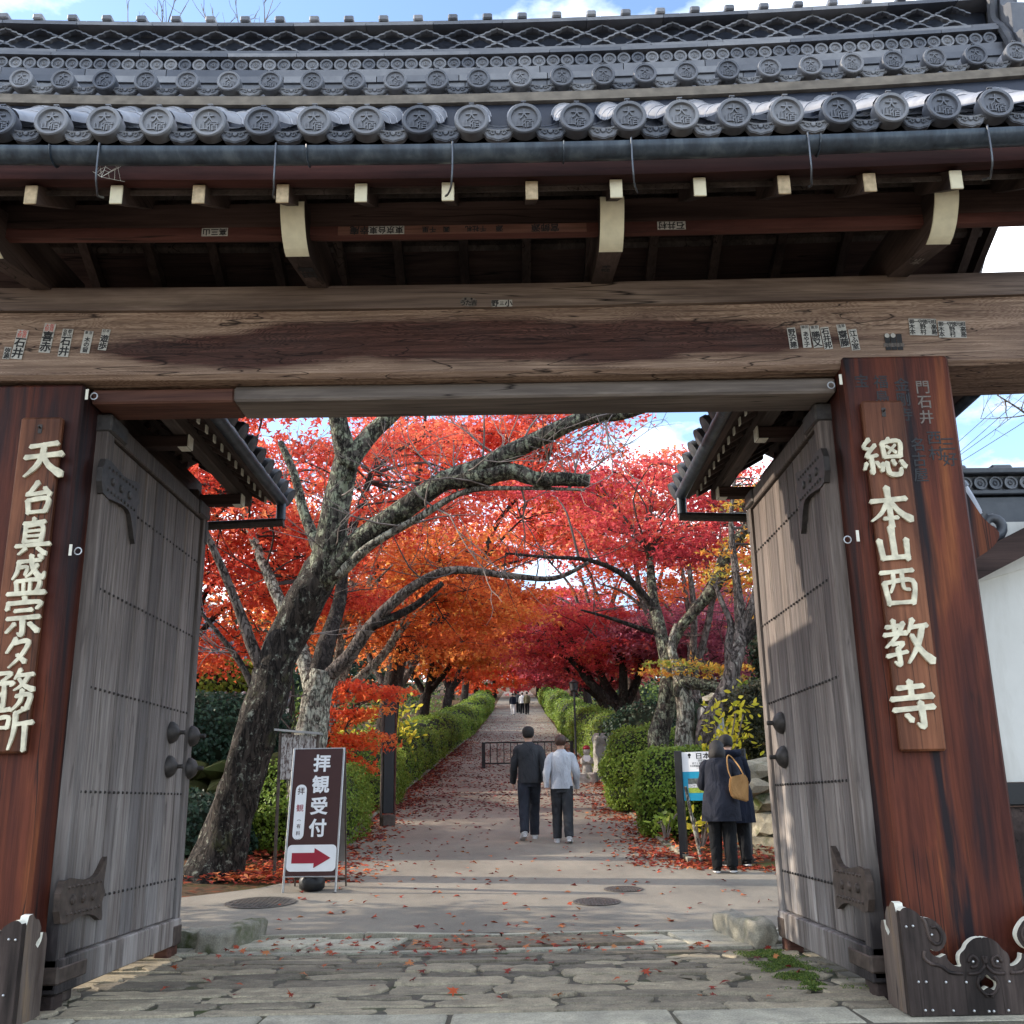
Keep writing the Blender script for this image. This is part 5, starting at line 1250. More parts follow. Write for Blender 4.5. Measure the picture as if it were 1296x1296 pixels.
mb = MB(); mb.lathe([(.022, 0), (.02, -.001)], 12, 'y', (-iw*.72, -.0206, zt-.04)); mb.lathe([(.012, 0), (.011, -.001)], 10, 'y', (-iw*.72, -.0206, zt-.072)); mb.build('emblem', M['ink'], hd)
for i, (s_, z) in enumerate((('琵琶湖とその水辺景観', zt-.115), ('祈りと暮らしの水遺産　西教寺', zt-.152), ('天台真盛宗の総本山で聖徳太子の創建', zt-.185), ('ご案内　拝観受付', zt-.21))):
    mb = MB(); mb.text(s_, .032 if i != 2 else .028, F0(-.02*i, z), .0008, .002); mb.build('lettering', M['ink'], hd)
mb = MB(); mb.box(-iw*.82, -iw*.82+.34, -.0205, -.0196, zb+.10, zm-.09, 0, 0)
x0_, z0_, z1_ = -iw*.82, zb+.10, zm-.09
mb = MB(); mb.box(x0_, x0_+.36, -.021, -.0196, z0_+(z1_-z0_)*.62, z1_, 0, 0); mb.box(x0_, x0_+.36, -.021, -.0196, z0_+(z1_-z0_)*.36, z0_+(z1_-z0_)*.6199, 0, 1); mb.box(x0_, x0_+.36, -.021, -.0196, z0_, z0_+(z1_-z0_)*.3599, 0, 2)
M['ph_dark'] = plain('photo_print_dark', (.10, .11, .10), .5, .6, scale=30); M['ph_mid'] = plain('photo_print_light', (.55, .55, .55), .5, .5, scale=45); M['ph_green'] = plain('photo_print_green', (.28, .38, .05), .5, .4, scale=40)
mb.build('photo', [M['ph_dark'], M['ph_mid'], M['ph_green']], bl)
for k in range(5):
    mb = MB(); mb.text('境内の石仏群と明智一族の墓所を示す'[k:k+12], .03, F0(.25, zm-.08-.05*k), .0008, .002); mb.build('lettering', M['sign_white'], bl)
# bamboo prop standing in front of the board's foot
t = tag(MB().tube([(cx-.24, 14.0, gz(14)-.05), (cx-.36, 14.25, gz(14)+.95)], .022, 8).build('stake', M['bark_pale'], None, smooth=True, auto=60), 'thin pale stake leaning before the blue information board', 'stake')

# stone lantern, natural stones, little statue -----------------------------------------------------------------------------
d = 27; pc = at(922, 900, d); zb_ = gz(d); zt_ = at(925, 866, d).z
ln = thing('stone_lantern', 'pale stone lantern half hidden by the leaning trunk', 'stone lantern', (pc.x, d, zb_))
H = zt_-zb_
def lg(name, prof, sides=6): 
    mb = MB(); mb.lathe(prof, sides); return mb.build(name, M['lichen_stone'], ln)
lg('base', [(.42, -.1), (.42, .12), (.34, .2), (.22, .28), (0, .28)]); lg('shaft', [(.17, .281), (.145, H*.3), (.17, H*.56), (0, H*.56)], 12)
lg('platform', [(.2, H*.562), (.36, H*.62), (.36, H*.66), (0, H*.66)]); lg('light_box', [(.22, H*.662), (.22, H*.8), (0, H*.8)], 6)
lg('cap', [(.25, H*.802), (.66, H*.84), (.66, H*.88), (.50, H*.90), (.22, H*.97), (.1, H*.985), (0, H*.985)]); lg('finial', [(.09, H*.986), (.11, H*1.01), (.0, H*1.06)], 10)
def stone_thing(label, px, py, d, sz, rz, mat, seed, amp=.25): rough_block('stone', label, gp(at(px, py, d).x, d)-Vector((0,0,.06)), sz, R(rz), mat, 'stone', seed, amp)
stone_thing('upright pale natural stone beside the clipped bush and statue', 768, 950, 31, (.75, .5, 1.35), 12, M['lichen_stone'], 4, .4)
stone_thing('pale square stone post at the foot of the leaning trunk', 900, 930, 19.5, (.42, .4, 2.15), 8, M['lichen_stone'], 6, .12)
for i, (px, d, sz) in enumerate(((742, 30, (.55,.45,.32)), (812, 40, (.9,.6,.9)), (790, 42, (1.0,.7,.8)), (808, 27, (.7,.5,.5)))):
    stone_thing(('flat grey stone under the little red-capped statue', 'grey garden rock left of the two pale trunks, the right one', 'grey garden rock behind the dark maple trunk', 'low grey rock between the bush and the pale trunk')[i], px, 950, d, sz, rg.uniform(-30, 30), M['lichen_stone'], 20+i, .3)
d = 30; c = gp(at(742, 945, d).x, d)+Vector((0, 0, .24))
jz = thing('jizo_statue', 'small grey stone statue with a red cap and bib', 'statue', c)
mb = MB(); mb.rings([(0,0,0,.15,.13),(0,0,.05,.16,.14),(0,0,.25,.13,.11),(0,0,.42,.15,.11),(0,0,.5,.10,.09),(0,0,.53,.06,.06)], 14); mb.tube([(-.13,-.02,.42),(-.15,-.08,.3),(-.02,-.13,.3)], [.05,.045,.035], 8); mb.tube([(.13,-.02,.42),(.15,-.08,.3),(.02,-.13,.3)], [.05,.045,.035], 8); mb.build('body', M['lichen_stone'], jz, smooth=True)
mb = MB(); mb.rings([(0,0,.52,.05,.05),(0,0,.56,.09,.09),(0,-.005,.64,.105,.105),(0,0,.72,.085,.085),(0,0,.755,.03,.03)], 14); mb.rings([(0,-.11,.62,.012,.014),(0,-.115,.645,.01,.01)], 6); mb.build('head', M['lichen_stone'], jz, smooth=True)
mb = MB(); mb.rings([(0,0,.675,.112,.112),(0,0,.74,.10,.10),(0,0,.79,.04,.04)], 14); mb.build('cap', M['sign_red'], jz, smooth=True)
mb = MB(); mb.prism([(-.09,.5),(.09,.5),(.10,.38),(.05,.33),(-.05,.33),(-.10,.38)], 'y', -.165, -.15); mb.build('bib', M['sign_white'], jz)
# kerb stones along both sides of the path
for side, fn, rng_ in ((-1, pl, (13.2, 60)), (1, pr, (14.0, 60))):
    t = thing('path_kerb', None, None, gp(fn(15), 15)); t['kind'] = 'structure'
    d = rng_[0]
    while d < rng_[1]:
        ln_ = rg.uniform(.5, .95)*(1 if d < 30 else 1.6); x0_, x1_ = fn(d), fn(d+ln_); mb = MB()
        for q in (0,): 
            h = rg.uniform(.02, .07); wd = rg.uniform(.10, .15)*side
            z0_, z1_ = gz(d), gz(d+ln_)
            V = [(x0_, d+.01, z0_-.1), (x0_+wd, d+.01, z0_-.1), (x1_+wd, d+ln_-.01, z1_-.1), (x1_, d+ln_-.01, z1_-.1), (x0_, d+.01, z0_+h), (x0_+wd, d+.01, z0_+h), (x1_+wd, d+ln_-.01, z1_+h*rg.uniform(.7,1.2)), (x1_, d+ln_-.01, z1_+h)]
            mb.add(V, [(0,1,2,3),(4,5,6,7),(0,1,5,4),(1,2,6,5),(2,3,7,6),(3,0,4,7)])
        mb.build('kerb_stone', M['rough_stone'], t, True); d += ln_

# stone walls at the sides ----------------------------------------------------------------------------------------------
def stone_wall(label, a, c, z_top, hgt, mat, seed, sz=.34):
    """rough stones laid between two plan points, one object each"""
    rw = random.Random(seed); a = Vector(a); c = Vector(c); dv = (c-a); ln_ = dv.length; dv.normalize(); nv = Vector((dv.y, -dv.x))
    mid = (a+c)/2; t = thing('stone_wall', label, 'stone wall', gp(mid.x, mid.y))
    k = MB(); z0_ = min(gz(a.y), gz(c.y))-.1
    P = [a+nv*-.06, c+nv*-.06, c+nv*-.4, a+nv*-.4]
    k.prism([tuple(p) for p in P], 'z', z0_, z_top-.06); k.build('core', M['soil'] if 0 else M['joint'], t, True)
    z = z0_
    while z < z_top-.05:
        h = min(rw.uniform(.7, 1.2)*sz, z_top-z+.05); s_ = rw.uniform(-.2, 0)
        while s_ < ln_:
            w_ = rw.uniform(.55, 1.25)*sz; p = a+dv*(s_+w_/2)
            bm = bmesh.new(); bmesh.ops.create_icosphere(bm, subdivisions=2, radius=.5); so_ = Vector((rw.uniform(0,50), rw.uniform(0,50), 0))
            for v in bm.verts:
                q = v.co.copy(); m_ = max(abs(q.x), abs(q.z))*.7+.3*q.length; q = q*(.5/max(m_, .01))*.96
                q = q*(1+.34*mnoise.noise(q*2.6+so_)+.22*mnoise.noise(q*6+so_)); v.co = Vector((q.x*w_*1.1, q.y*.40, q.z*h*1.16))
            me = bpy.data.meshes.new('stone'); bm.to_mesh(me); bm.free(); me.materials.append(mat)
            link('stone', me, t, True, (p.x+nv.x*.03*rw.uniform(-1,1), p.y+nv.y*.03*rw.uniform(-1,1), z+h/2+rw.uniform(-.03,.03)), (0, rw.uniform(-.25,.25), math.atan2(dv.y, dv.x)))
            s_ += w_*1.0
        z += h*.95
    return t
stone_wall('rough pale stone wall under the right hedge, beside the right door', (3.35, 15.2), (5.6, 16.6), 1.66, 1.4, M['wallstone'], 5, .3)
stone_wall('dark mossy stone wall behind the leaning tree on the left', (-6.6, 16.4), (-3.75, 16.0), 1.75, 1.5, M['moss'], 9, .42)

# far plaster wall on the left, roofs to the right ----------------------------------------------------------------------
d = 22.5; t = thing('garden_wall', 'white plaster garden wall with grey tile coping behind the left hedge', 'wall', gp(-7, d))
mb = MB(); mb.box(-12, -4.9, d, d+.25, gz(d)-.2, 3.12); mb.build('plaster', M['plaster'], t, True)
mb = MB(); mb.prism([(d-.28, 3.1), (d+.125, 3.36), (d+.53, 3.1), (d+.53, 3.16), (d+.125, 3.44), (d-.28, 3.16)], 'x', -12, -4.85); cp = mb.build('coping', M['tile_side'], t, True)
x = -11.9
k_ = MB(); k_.tube([(0, -.42, -.27), (0, 0, 0)], .06, 8); BT = k_.mesh('coping_tile', M['tile'], True)
while x < -4.9: link('coping_tile', BT, cp, True, (x, d+.125, 3.46)) if 0 else link('coping_tile', BT, cp, False, (x, d+.125, 3.46)); x += .2
def hall(label, x, d, wd, dp, zw, zr_, rz):
    t = thing('temple_hall', label, 'building', (x, d, gz(d)), R(rz)); zb_ = 0
    mb = MB(); mb.box(-wd/2, wd/2, -dp/2, dp/2, -1, zw, 0); mb.build('wall', M['plaster'], t)
    for i in range(5):
        a = -wd/2+wd*i/4; mb = MB(); mb.box(a-.08, a+.08, -dp/2-.05, -dp/2+.1, -1, zw, .01); mb.build('pillar', M['dark_x'], t)
    mb = MB(); n_ = 6
    for sg in (-1, 1):
        P = []
        for i in range(n_+1):
            u = i/n_; P.append((sg*(dp/2+1.0)*(1-u), zw-.25+(zr_-zw+.25)*(u*.75+u*u*.25)))
        mb.prism(P+[(p[0], p[1]+.16) for p in P[::-1]], 'x', -wd/2-.9, wd/2+.9)
    r_ = mb.build('roof', M['tile_side'], t)
    k_ = MB(); P = [(0, sgn_*0, 0) for sgn_ in (1,)]
    q = []
    for i in range(n_+1):
        u = i/n_; q.append((0, -(dp/2+1.05)*(1-u), zw-.07+(zr_-zw+.25)*(u*.75+u*u*.25)))
    k_.tube(q, .075, 6); me = k_.mesh('tile_row', M['tile'])
    a = -wd/2-.8
    while a < wd/2+.85:
        link('tile_row', me, r_, False, (a, 0, 0)); link('tile_row', me, r_, False, (a, 0, 0), (0, 0, math.pi)); a += .32
    mb = MB(); mb.box(-wd/2-.9, wd/2+.9, -.2, .2, zr_-.05, zr_+.4, .04); mb.build('ridge', M['tile_side'], t)
hall('temple hall with grey tiled roof behind the right trees', 12.2, 38, 8, 6, 3.2, 6.2, -62)
hall('temple hall with grey tiled roof behind the left maples', -14.5, 34, 9, 6, 3.0, 6.0, 55)
# power lines beyond the right wall
for i, (y0_, y1_) in enumerate(((566, 438), (580, 455), (581, 478), (588, 500))):
    a, c = at(1195, y0_+6, 34), at(1340, y1_, 26); q = []
    a = a+(a-c)*.6; c = c+(c-at(1195, y0_+6, 34))*1.2
    for k in range(13):
        u = k/12; q.append(a+(c-a)*u-Vector((0, 0, .5*(u-u*u))))
    tag(MB().tube(q, .011, 4).build('power_line', M['black']), ('topmost power line in the sky right of the gate', 'second power line from the top in the sky right of the gate', 'third power line from the top in the sky right of the gate', 'lowest power line in the sky right of the gate')[i], 'power line', 'power lines right of the gate')

# ------------------------------------------------------------------ trees
def PX(lst): return [at(x, y, d) for x, y, d in lst]
def tree(name, label, limbs, mats, crown=None, leaf='scarlet', lsize=.075, shape=STAR, per=900, twig=True, cat='tree', group=None, seed=1, tilt=.75, conn=True, bare=0, bare_len=1.0, extra=None, base=None):
    """limbs: dict(p=points, r=(r0, r1), m=material key, s=sides); crown: rows (x,y,z,r)"""
    b0 = base if base is not None else Vector(limbs[0]['p'][0]); t = thing(name, label, cat, b0, 0, group); rg_ = random.Random(seed)
    groups = {}; allq = []
    for i, lb in enumerate(limbs):
        mb = groups.setdefault((lb.get('n', 'trunk' if i == 0 else 'limb'), lb['m']) if lb.get('own') is None else (lb['own'], lb['m'], i), MB())
        q = limb(mb, lb['p'], *lb['r'], sides=lb.get('s', 10), jit=lb.get('j', .14), seed=seed+i*3.1, ctrl=lb.get('c')); allq += [(p, lb['r'][0]*.35) for p in q[len(q)//3:]]
    for k, mb in groups.items(): mb.build(k[0], M[k[1]], t, True, smooth=True)
    tw = MB()
    if crown is not None and conn:
        for x, y_, z, r_ in crown:
            c = Vector((x, y_, z-.1*r_)); n_ = min(allq, key=lambda a: (a[0]-c).length_squared+(.5 if a[0].z > c.z else 0)); dd = c-n_[0]
            if dd.length < .2: continue
            mid = n_[0]+dd*.5+Vector((rg_.gauss(0,.1), rg_.gauss(0,.1), .08))*dd.length
            tw.tube(smooth_poly([n_[0], mid, c], 3, False), [.010+.009*dd.length*(1-i/6) for i in range(7)], 5, 0, False)
            for q in range(5):
                e = c+Vector((rg_.gauss(0,.5), rg_.gauss(0,.5), rg_.gauss(0,.12)))*r_; tw.tube([c, (c+e)/2+Vector((0,0,.06)), e], [.010, .0065, .003], 4, 0, False)
    for k in range(bare):
        p, r_ = rg_.choice(allq); d = Vector((rg_.gauss(0,1), rg_.gauss(0,1), rg_.gauss(.35,.6))); twigs(tw, p, d, bare_len*rg_.uniform(.6,1.3), .014, 2, rg_)
    if tw.v: tag(tw.build('twigs', M[mats], t, True, smooth=True), kind='stuff')
    if crown is not None:
        P, tone = plates(crown, per); sz = lsize*rng.uniform(.55, 1.35, len(P))
        o = link('crown', leaf_mesh('crown', P, np.abs(sz)+.01, LEAF[leaf], shape, tilt, None, .22, tone), t, True); tag(o, kind='stuff')
    return t

# the big leaning cherry on the left, nearly bare
dT = 13.25
big = [dict(p=PX([(262,1128,13.1),(278,1085,13.15),(302,1000,13.2),(330,905,13.2),(362,810,13.2),(398,742,13.1),(420,700,13.0)]), r=(.50,.30), m='bark_big', s=20, j=.26, c=[(0,.48),(.1,.36),(.25,.275),(.5,.24),(.8,.245),(.92,.245),(1,.19)]),
 dict(p=PX([(408,735,13.05),(420,672,12.9),(432,610,12.8),(440,575,12.7)]), r=(.22,.155), m='bark_limb', s=14, n='limb'),
 dict(p=PX([(440,585,12.7),(430,540,12.5),(418,480,12.3),(395,380,12.0),(360,250,12.0),(330,120,12.2)]), r=(.15,.05), m='bark_limb', s=12, n='limb'),
 dict(p=PX([(438,590,12.7),(470,548,12.7),(505,515,12.6),(560,440,12.5),(610,330,12.4),(640,200,12.5)]), r=(.14,.04), m='bark_limb', s=12, n='limb'),
 dict(p=PX([(405,735,13.05),(450,690,12.8),(510,645,12.5),(560,610,12.3),(610,590,12.1),(680,556,11.8),(740,530,11.5),(790,523,11.3),(850,505,11.0),(960,470,10.7)]), r=(.27,.05), m='bark_limb', s=14, n='limb', c=[(0,.175),(.3,.13),(.55,.105),(.8,.07),(1,.03)]),
 dict(p=PX([(560,608,12.3),(610,604,12.1),(645,596,12.0),(680,607,11.9),(712,606,11.85),(746,609,11.8)]), r=(.16,.10), m='bark_limb', s=12, n='limb', j=.35, c=[(0,.13),(.4,.105),(.8,.085),(1,.08)]),
 dict(p=PX([(428,728,12.9),(470,690,12.6),(530,655,12.4),(590,622,12.2),(660,618,12.0),(740,620,11.8)]), r=(.075,.018), m='bark_pale', s=8, n='limb'),
 dict(p=PX([(338,862,13.2),(318,815,13.1),(298,760,13.0),(268,690,12.8),(240,640,12.6)]), r=(.10,.03), m='bark_grey', s=8, n='limb'),
 dict(p=PX([(325,880,13.2),(305,840,13.3),(275,800,13.4),(250,770,13.5)]), r=(.06,.02), m='bark_dark', s=7, n='limb'),
 dict(p=PX([(405,700,13.0),(385,650,13.2),(372,600,13.3),(355,560,13.4)]), r=(.09,.045), m='bark_limb', s=9, n='limb')]
bt = tree('cherry_tree', 'big leaning mossy tree with bare forked limbs beside the left door', big, 'twig', None, seed=3, bare=46, bare_len=1.15, base=gp(-3.66, 13.2))
# twigs of its top, seen above the roof
mb = MB(); rt = random.Random(8)
for x, y_, d in ((165,40,14.5),(205,40,14.6),(215,42,14.4),(270,40,14.5),(285,40,14.3),(310,45,14.6),(330,45,14.5)):
    for k in range(2): twigs(mb, at(x, y_+10, d), Vector((rt.gauss(0,.35), rt.gauss(0,.2), 1)), rt.uniform(.6, .95), .012, 1, rt, 4, .35, .3)
for a in (165, 215, 280, 325): mb.tube(PX([(330,120,12.2),((330+a)/2+rt.uniform(-20,20),85,13.2),(a,48,14.5)]), [.05,.03,.012], 6)
tag(mb.build('top_twigs', M['twig'], bt, True), kind='stuff')

mossg = MB()
# maples behind it, left side ----------------------------------------------------------------------------------------------
def crown_fill(c, rad, n, r0, r1, shell=.4, zmin=-.9): return blob(c, rad, n, r0, r1, shell, zmin)
T2 = [dict(p=[gp(-2.95,15.4)]+PX([(385,1000,15.4),(392,940,15.4),(402,880,15.4),(410,850,15.4)]), r=(.33,.24), m='bark_pale', s=14, c=[(0,.36),(.2,.27),(.6,.235),(1,.20)]),
 dict(p=PX([(408,862,15.4),(440,832,15.2),(475,785,15.0),(520,745,14.8),(570,722,14.6),(640,728,14.4),(700,732,14.2),(745,712,14.1)]), r=(.125,.025), m='bark_grey', s=10),
 dict(p=PX([(470,792,15.0),(520,770,15.0),(560,738,15.1)]), r=(.08,.04), m='bark_dark', s=8),
 dict(p=PX([(400,865,15.4),(415,810,15.6),(430,760,15.9),(440,690,16.2),(470,600,16.6)]), r=(.18,.05), m='bark_dark', s=10),
 dict(p=PX([(398,880,15.4),(380,820,15.8),(345,740,16.2),(320,680,16.5),(300,620,16.8)]), r=(.15,.05), m='bark_pale', s=9)]
cr = crown_fill((-3.9,17.6,6.6), (3.6,3.0,2.3), 80, .6, 1.15, .3)
tree('maple_tree', 'scarlet maple with a pale trunk just behind the leaning tree', T2, 'twig_dark', cr, 'scarlet', .064, TRI3, 380, seed=5, bare=14, base=gp(-2.95,15.4), group='maples along the path')
def maple(label, x, d, h, crown, leaf, lsize, per, seed, bark='bark_grey', lean=(0, 0), shape=TRI3, tr=.2, spread=1.6, group='maples along the path'):
    rg_ = random.Random(seed); b0 = gp(x, d); lx, ly = lean; f1 = b0+Vector((lx*.35+rg_.uniform(-.1,.1), ly*.35, h*.32))
    lim = [dict(p=[b0-Vector((0,0,.15)), b0+Vector((lx*.1, ly*.1, h*.12)), f1], r=(tr*1.25, tr*.9), m=bark, s=10)]
    n_ = 4
    for k in range(n_):
        a = 2*math.pi*k/n_+rg_.uniform(-.5,.5); e = b0+Vector((lx+math.cos(a)*spread*rg_.uniform(.8,1.3), ly+math.sin(a)*spread*rg_.uniform(.6,1.2), h*rg_.uniform(.72,.95)))
        m1 = f1+(e-f1)*.4+Vector((math.cos(a)*.35, math.sin(a)*.3, -.1)); lim.append(dict(p=[f1-Vector((0,0,.15)), m1, f1+(e-f1)*.72+Vector((0,0,.15)), e], r=(tr*.6, tr*.12), m=bark, s=8))
        for q in range(2):
            a2 = a+rg_.choice((-1,1))*rg_.uniform(.4,1.0); e2 = m1+Vector((math.cos(a2)*spread*.9, math.sin(a2)*spread*.7, h*rg_.uniform(.08,.26))); lim.append(dict(p=[m1, (m1+e2)/2+Vector((0,0,.15)), e2], r=(tr*.32, tr*.08), m=bark, s=6))
    tree('maple_tree', label, lim, 'twig_dark', crown, leaf, lsize, shape, per, seed=seed, group=group, base=b0)
# left row (x, d)
maple('scarlet maple rising left of the garden wall behind the leaning tree', -7.6, 19.5, 7, crown_fill((-7.2,20,5.9),(3.4,3,2.6),75,.7,1.2,.3), 'flame', .075, 270, 12, 'bark_dark', (.4,0), TRI3, .22)
maple('orange maple by the dark square pillar', -4.6, 24.0, 7.5, crown_fill((-3.4,24.5,6.3),(3.6,3.2,2.1),85,.7,1.25,.3), 'orange', .08, 250, 13, 'bark_pale', (1.0,0), TRI3, .24)
maple('tall scarlet maple filling the sky above the path', -3.6, 27.5, 11, crown_fill((-1.2,28,10.6),(4.6,4,2.8),95,.8,1.3,.25), 'scarlet', .088, 200, 14, 'bark_dark', (1.6,0), TRI3, .26, 2.4)
maple('orange maple over the first long run of left hedge', -4.4, 33.0, 8, crown_fill((-2.6,33.5,8.0),(3.8,3.5,2.2),85,.8,1.35,.3), 'orange', .10, 230, 15, 'bark_grey', (1.2,0), TRI3, .24)
maple('russet maple halfway up the left side of the path', -4.0, 43.0, 8, crown_fill((-2.7,43.5,8.4),(3.5,3.6,2.3),75,.9,1.5,.3), 'orange', .12, 165, 16, 'bark_dark', (1.0,0), TRI3, .24)
maple('red maple on the upper left side of the path', -3.8, 55.0, 8, crown_fill((-2.5,55.5,10.0),(3.3,3.8,2.5),70,.9,1.5,.3), 'flame', .15, 120, 17, 'bark_dark', (1.0,0), TRI3, .24)
maple('farthest orange maple on the left of the path', -3.6, 71.0, 9, crown_fill((-2.2,72,12.6),(3.6,4.5,3.0),65,1.0,1.7,.3), 'orange', .22, 90, 18, 'bark_dark', (1.0,0), KITE, .26)
# small flaming maple low on the left
maple('small bright orange-red maple behind the hedge and arrow sign', -3.95, 19.0, 3.2, [(at(x,y,d).x, d, at(x,y,d).z, r) for x,y,d,r in ((440,872,18.6,.55),(465,868,18.7,.5),(430,900,18.8,.6),(455,905,19,.6),(425,930,19,.55),(450,940,19,.6),(480,880,19.3,.45),(415,960,19,.5),(440,960,19.2,.55),(500,872,19,.4),(420,880,19.3,.5),(470,930,19.4,.5))], 'flame', .065, 800, 21, 'bark_dark', (0,0), TRI3, .06, .5, 'small shrubs by the path')
# right side --------------------------------------------------------------------------------------------------------------
R1 = [dict(p=[gp(2.95,20.0)]+PX([(833,945,20),(842,900,20),(846,850,20),(836,800,20.2),(826,750,20.4),(822,700,20.6)]), r=(.2,.08), m='bark_limb', s=14, c=[(0,.28),(.12,.21),(.4,.18),(.7,.12),(1,.07)]),
 dict(p=PX([(828,772,20.3),(808,745,20.2),(780,722,20.0),(740,708,19.7),(690,705,19.4),(640,700,19.2)]), r=(.09,.02), m='bark_dark', s=9),
 dict(p=PX([(842,838,20),(858,800,19.8),(880,772,19.6),(905,742,19.4),(918,705,19.2),(935,680,19.0),(955,660,18.8)]), r=(.17,.08), m='bark_limb', s=11, c=[(0,.12),(.3,.10),(.55,.135),(1,.075)]),
 dict(p=PX([(826,800,20.2),(795,790,20.0),(765,780,19.8),(735,772,19.6)]), r=(.06,.02), m='bark_dark', s=7)]
cr = crown_fill((3.3,21.5,7.2), (2.3,2.6,1.1), 34, .5, .95, .3)+[(at(x,y,d).x, d, at(x,y,d).z, r) for x,y,d,r in ((860,700,20.2,.95),(820,690,20.5,.9),(890,690,20.2,.9),(770,665,20.6,1.0),(720,660,21,1.0),(740,690,20.8,.9),(850,665,20,.9),(700,620,21,1.0),(760,610,21,.9),(830,640,21,.8))]
tree('maple_tree', 'crimson maple with two pale forked trunks right of the path', R1, 'twig_dark', cr, 'crimson', .066, TRI3, 400, seed=31, bare=16, base=gp(2.95,20), group='maples along the path')
R1b = [dict(p=[gp(3.28,19.6)]+PX([(866,945,19.6),(868,900,19.6),(862,860,19.6),(860,840,19.6)]), r=(.2,.14), m='bark_pale', s=12, c=[(0,.24),(.3,.175),(1,.15)]),
 dict(p=PX([(858,880,19.6),(862,866,19.5),(885,866,19.4),(912,871,19.3),(920,871,19.3)]), r=(.11,.09), m='bark_limb', s=10, j=.3),
 dict(p=PX([(862,862,19.6),(850,820,19.7),(856,790,19.8)]), r=(.12,.05), m='bark_pale', s=9)]
tree('cut_tree', 'lichened stump with one sawn horizontal limb right of the path', R1b, 'twig', [(at(x,y,d).x, d, at(x,y,d).z, r) for x,y,d,r in ((850,838,19,.45),(880,842,19.2,.5),(910,845,19.4,.5),(830,848,18.9,.4),(930,842,19.4,.4))], 'amber', .055, TRI3, 600, seed=33, base=gp(3.28,19.6), conn=False)
R2 = [dict(p=[gp(3.42,18.0)]+PX([(893,940,18),(905,900,18),(922,865,18),(932,830,18),(938,800,18.1)]), r=(.17,.12), m='bark_grey', s=13, c=[(0,.22),(.3,.165),(1,.125)]),
 dict(p=PX([(924,862,18),(922,820,18.1),(925,790,18.2),(915,765,18.3),(905,740,18.4)]), r=(.10,.04), m='bark_grey', s=8),
 dict(p=PX([(936,815,18.1),(955,792,18.0),(958,788,18.0)]), r=(.12,.10), m='bark_dark', s=9),
 dict(p=PX([(938,803,18.1),(935,760,18.1),(930,715,18.2),(925,660,18.4),(930,600,18.6)]), r=(.12,.03), m='bark_grey', s=8),
 dict(p=PX([(938,803,18.1),(952,765,18.0),(960,735,18.0),(975,690,17.8),(990,640,17.6)]), r=(.10,.03), m='bark_grey', s=8)]
cr = crown_fill((4.9,18.8,5.7), (1.5,1.9,1.9), 38, .35, .7, .3)
tree('maple_tree', 'green-gold maple with a leaning grey trunk near the right door', R2, 'twig_dark', cr, 'amber', .06, TRI3, 260, seed=35, bare=8, base=gp(3.42,18), group='maples along the path')
maple('crimson maple with a dark trunk above the little statue', 3.8, 33.0, 6.5, crown_fill((2.9,33.5,6.2),(3.0,3,1.25),75,.7,1.2,.3), 'crimson', .088, 180, 41, 'bark_dark', (-1.0,0), TRI3, .3, 1.6)
maple('scarlet and gold maple behind the forked pale trunks', 5.2, 29.0, 9, crown_fill((4.2,29.5,9.0),(3.2,3,2.3),60,.7,1.2,.3), 'flame', .085, 190, 42, 'bark_grey', (-.8,0), TRI3, .22)
maple('purple-leaved maple deep behind the right trunks', 6.4, 31.0, 6.5, crown_fill((5.6,31.5,6.0),(2.6,2.6,1.6),60,.7,1.2,.3), 'purple', .082, 250, 43, 'bark_pale', (-.4,0), TRI3, .18)
maple('tall scarlet maple beyond the right side roof', 4.6, 37.0, 10, crown_fill((2.6,37.5,11.4),(3.6,3.5,2.2),60,.8,1.3,.3), 'scarlet', .13, 110, 44, 'bark_grey', (-1.4,0), TRI3, .24, 2.2)
maple('wine-red maple halfway up the right side of the path', 4.2, 45.0, 7, crown_fill((3.2,45.5,7.9),(3.0,3.6,2.1),70,.9,1.4,.3), 'wine', .15, 140, 45, 'bark_dark', (-1.2,0), TRI3, .24)
maple('red maple on the upper right side of the path', 4.2, 57.0, 8, crown_fill((3.1,57.5,10.4),(3.2,3.8,2.5),70,.9,1.5,.3), 'crimson', .18, 110, 46, 'bark_dark', (-1.0,0), TRI3, .24)
maple('farthest crimson maple on the right of the path', 4.4, 73.0, 9, crown_fill((3.0,74,12.9),(3.4,4.5,3.0),65,1.0,1.7,.3), 'crimson', .22, 100, 47, 'bark_dark', (-1.0,0), KITE, .26)
maple('outermost red maple beyond the stone lantern', 8.2, 36.0, 8, crown_fill((8.0,36.5,7.8),(3.2,3,2.6),55,.8,1.3,.3), 'orange', .13, 170, 48, 'bark_grey', (0,0), TRI3, .22)
tt = maple('broad evergreen tree added unseen beyond the left wall to shade the right door', -7.6, 10.6, 5.6, crown_fill((-7.6,10.6,3.6),(1.7,1.6,2.3),42,.6,1.0,.2), 'pine', .10, 170, 71, 'bark_dark', (0,0), OVAL, .2, 1.0, None)  # added out of view to keep sun off the lower right door
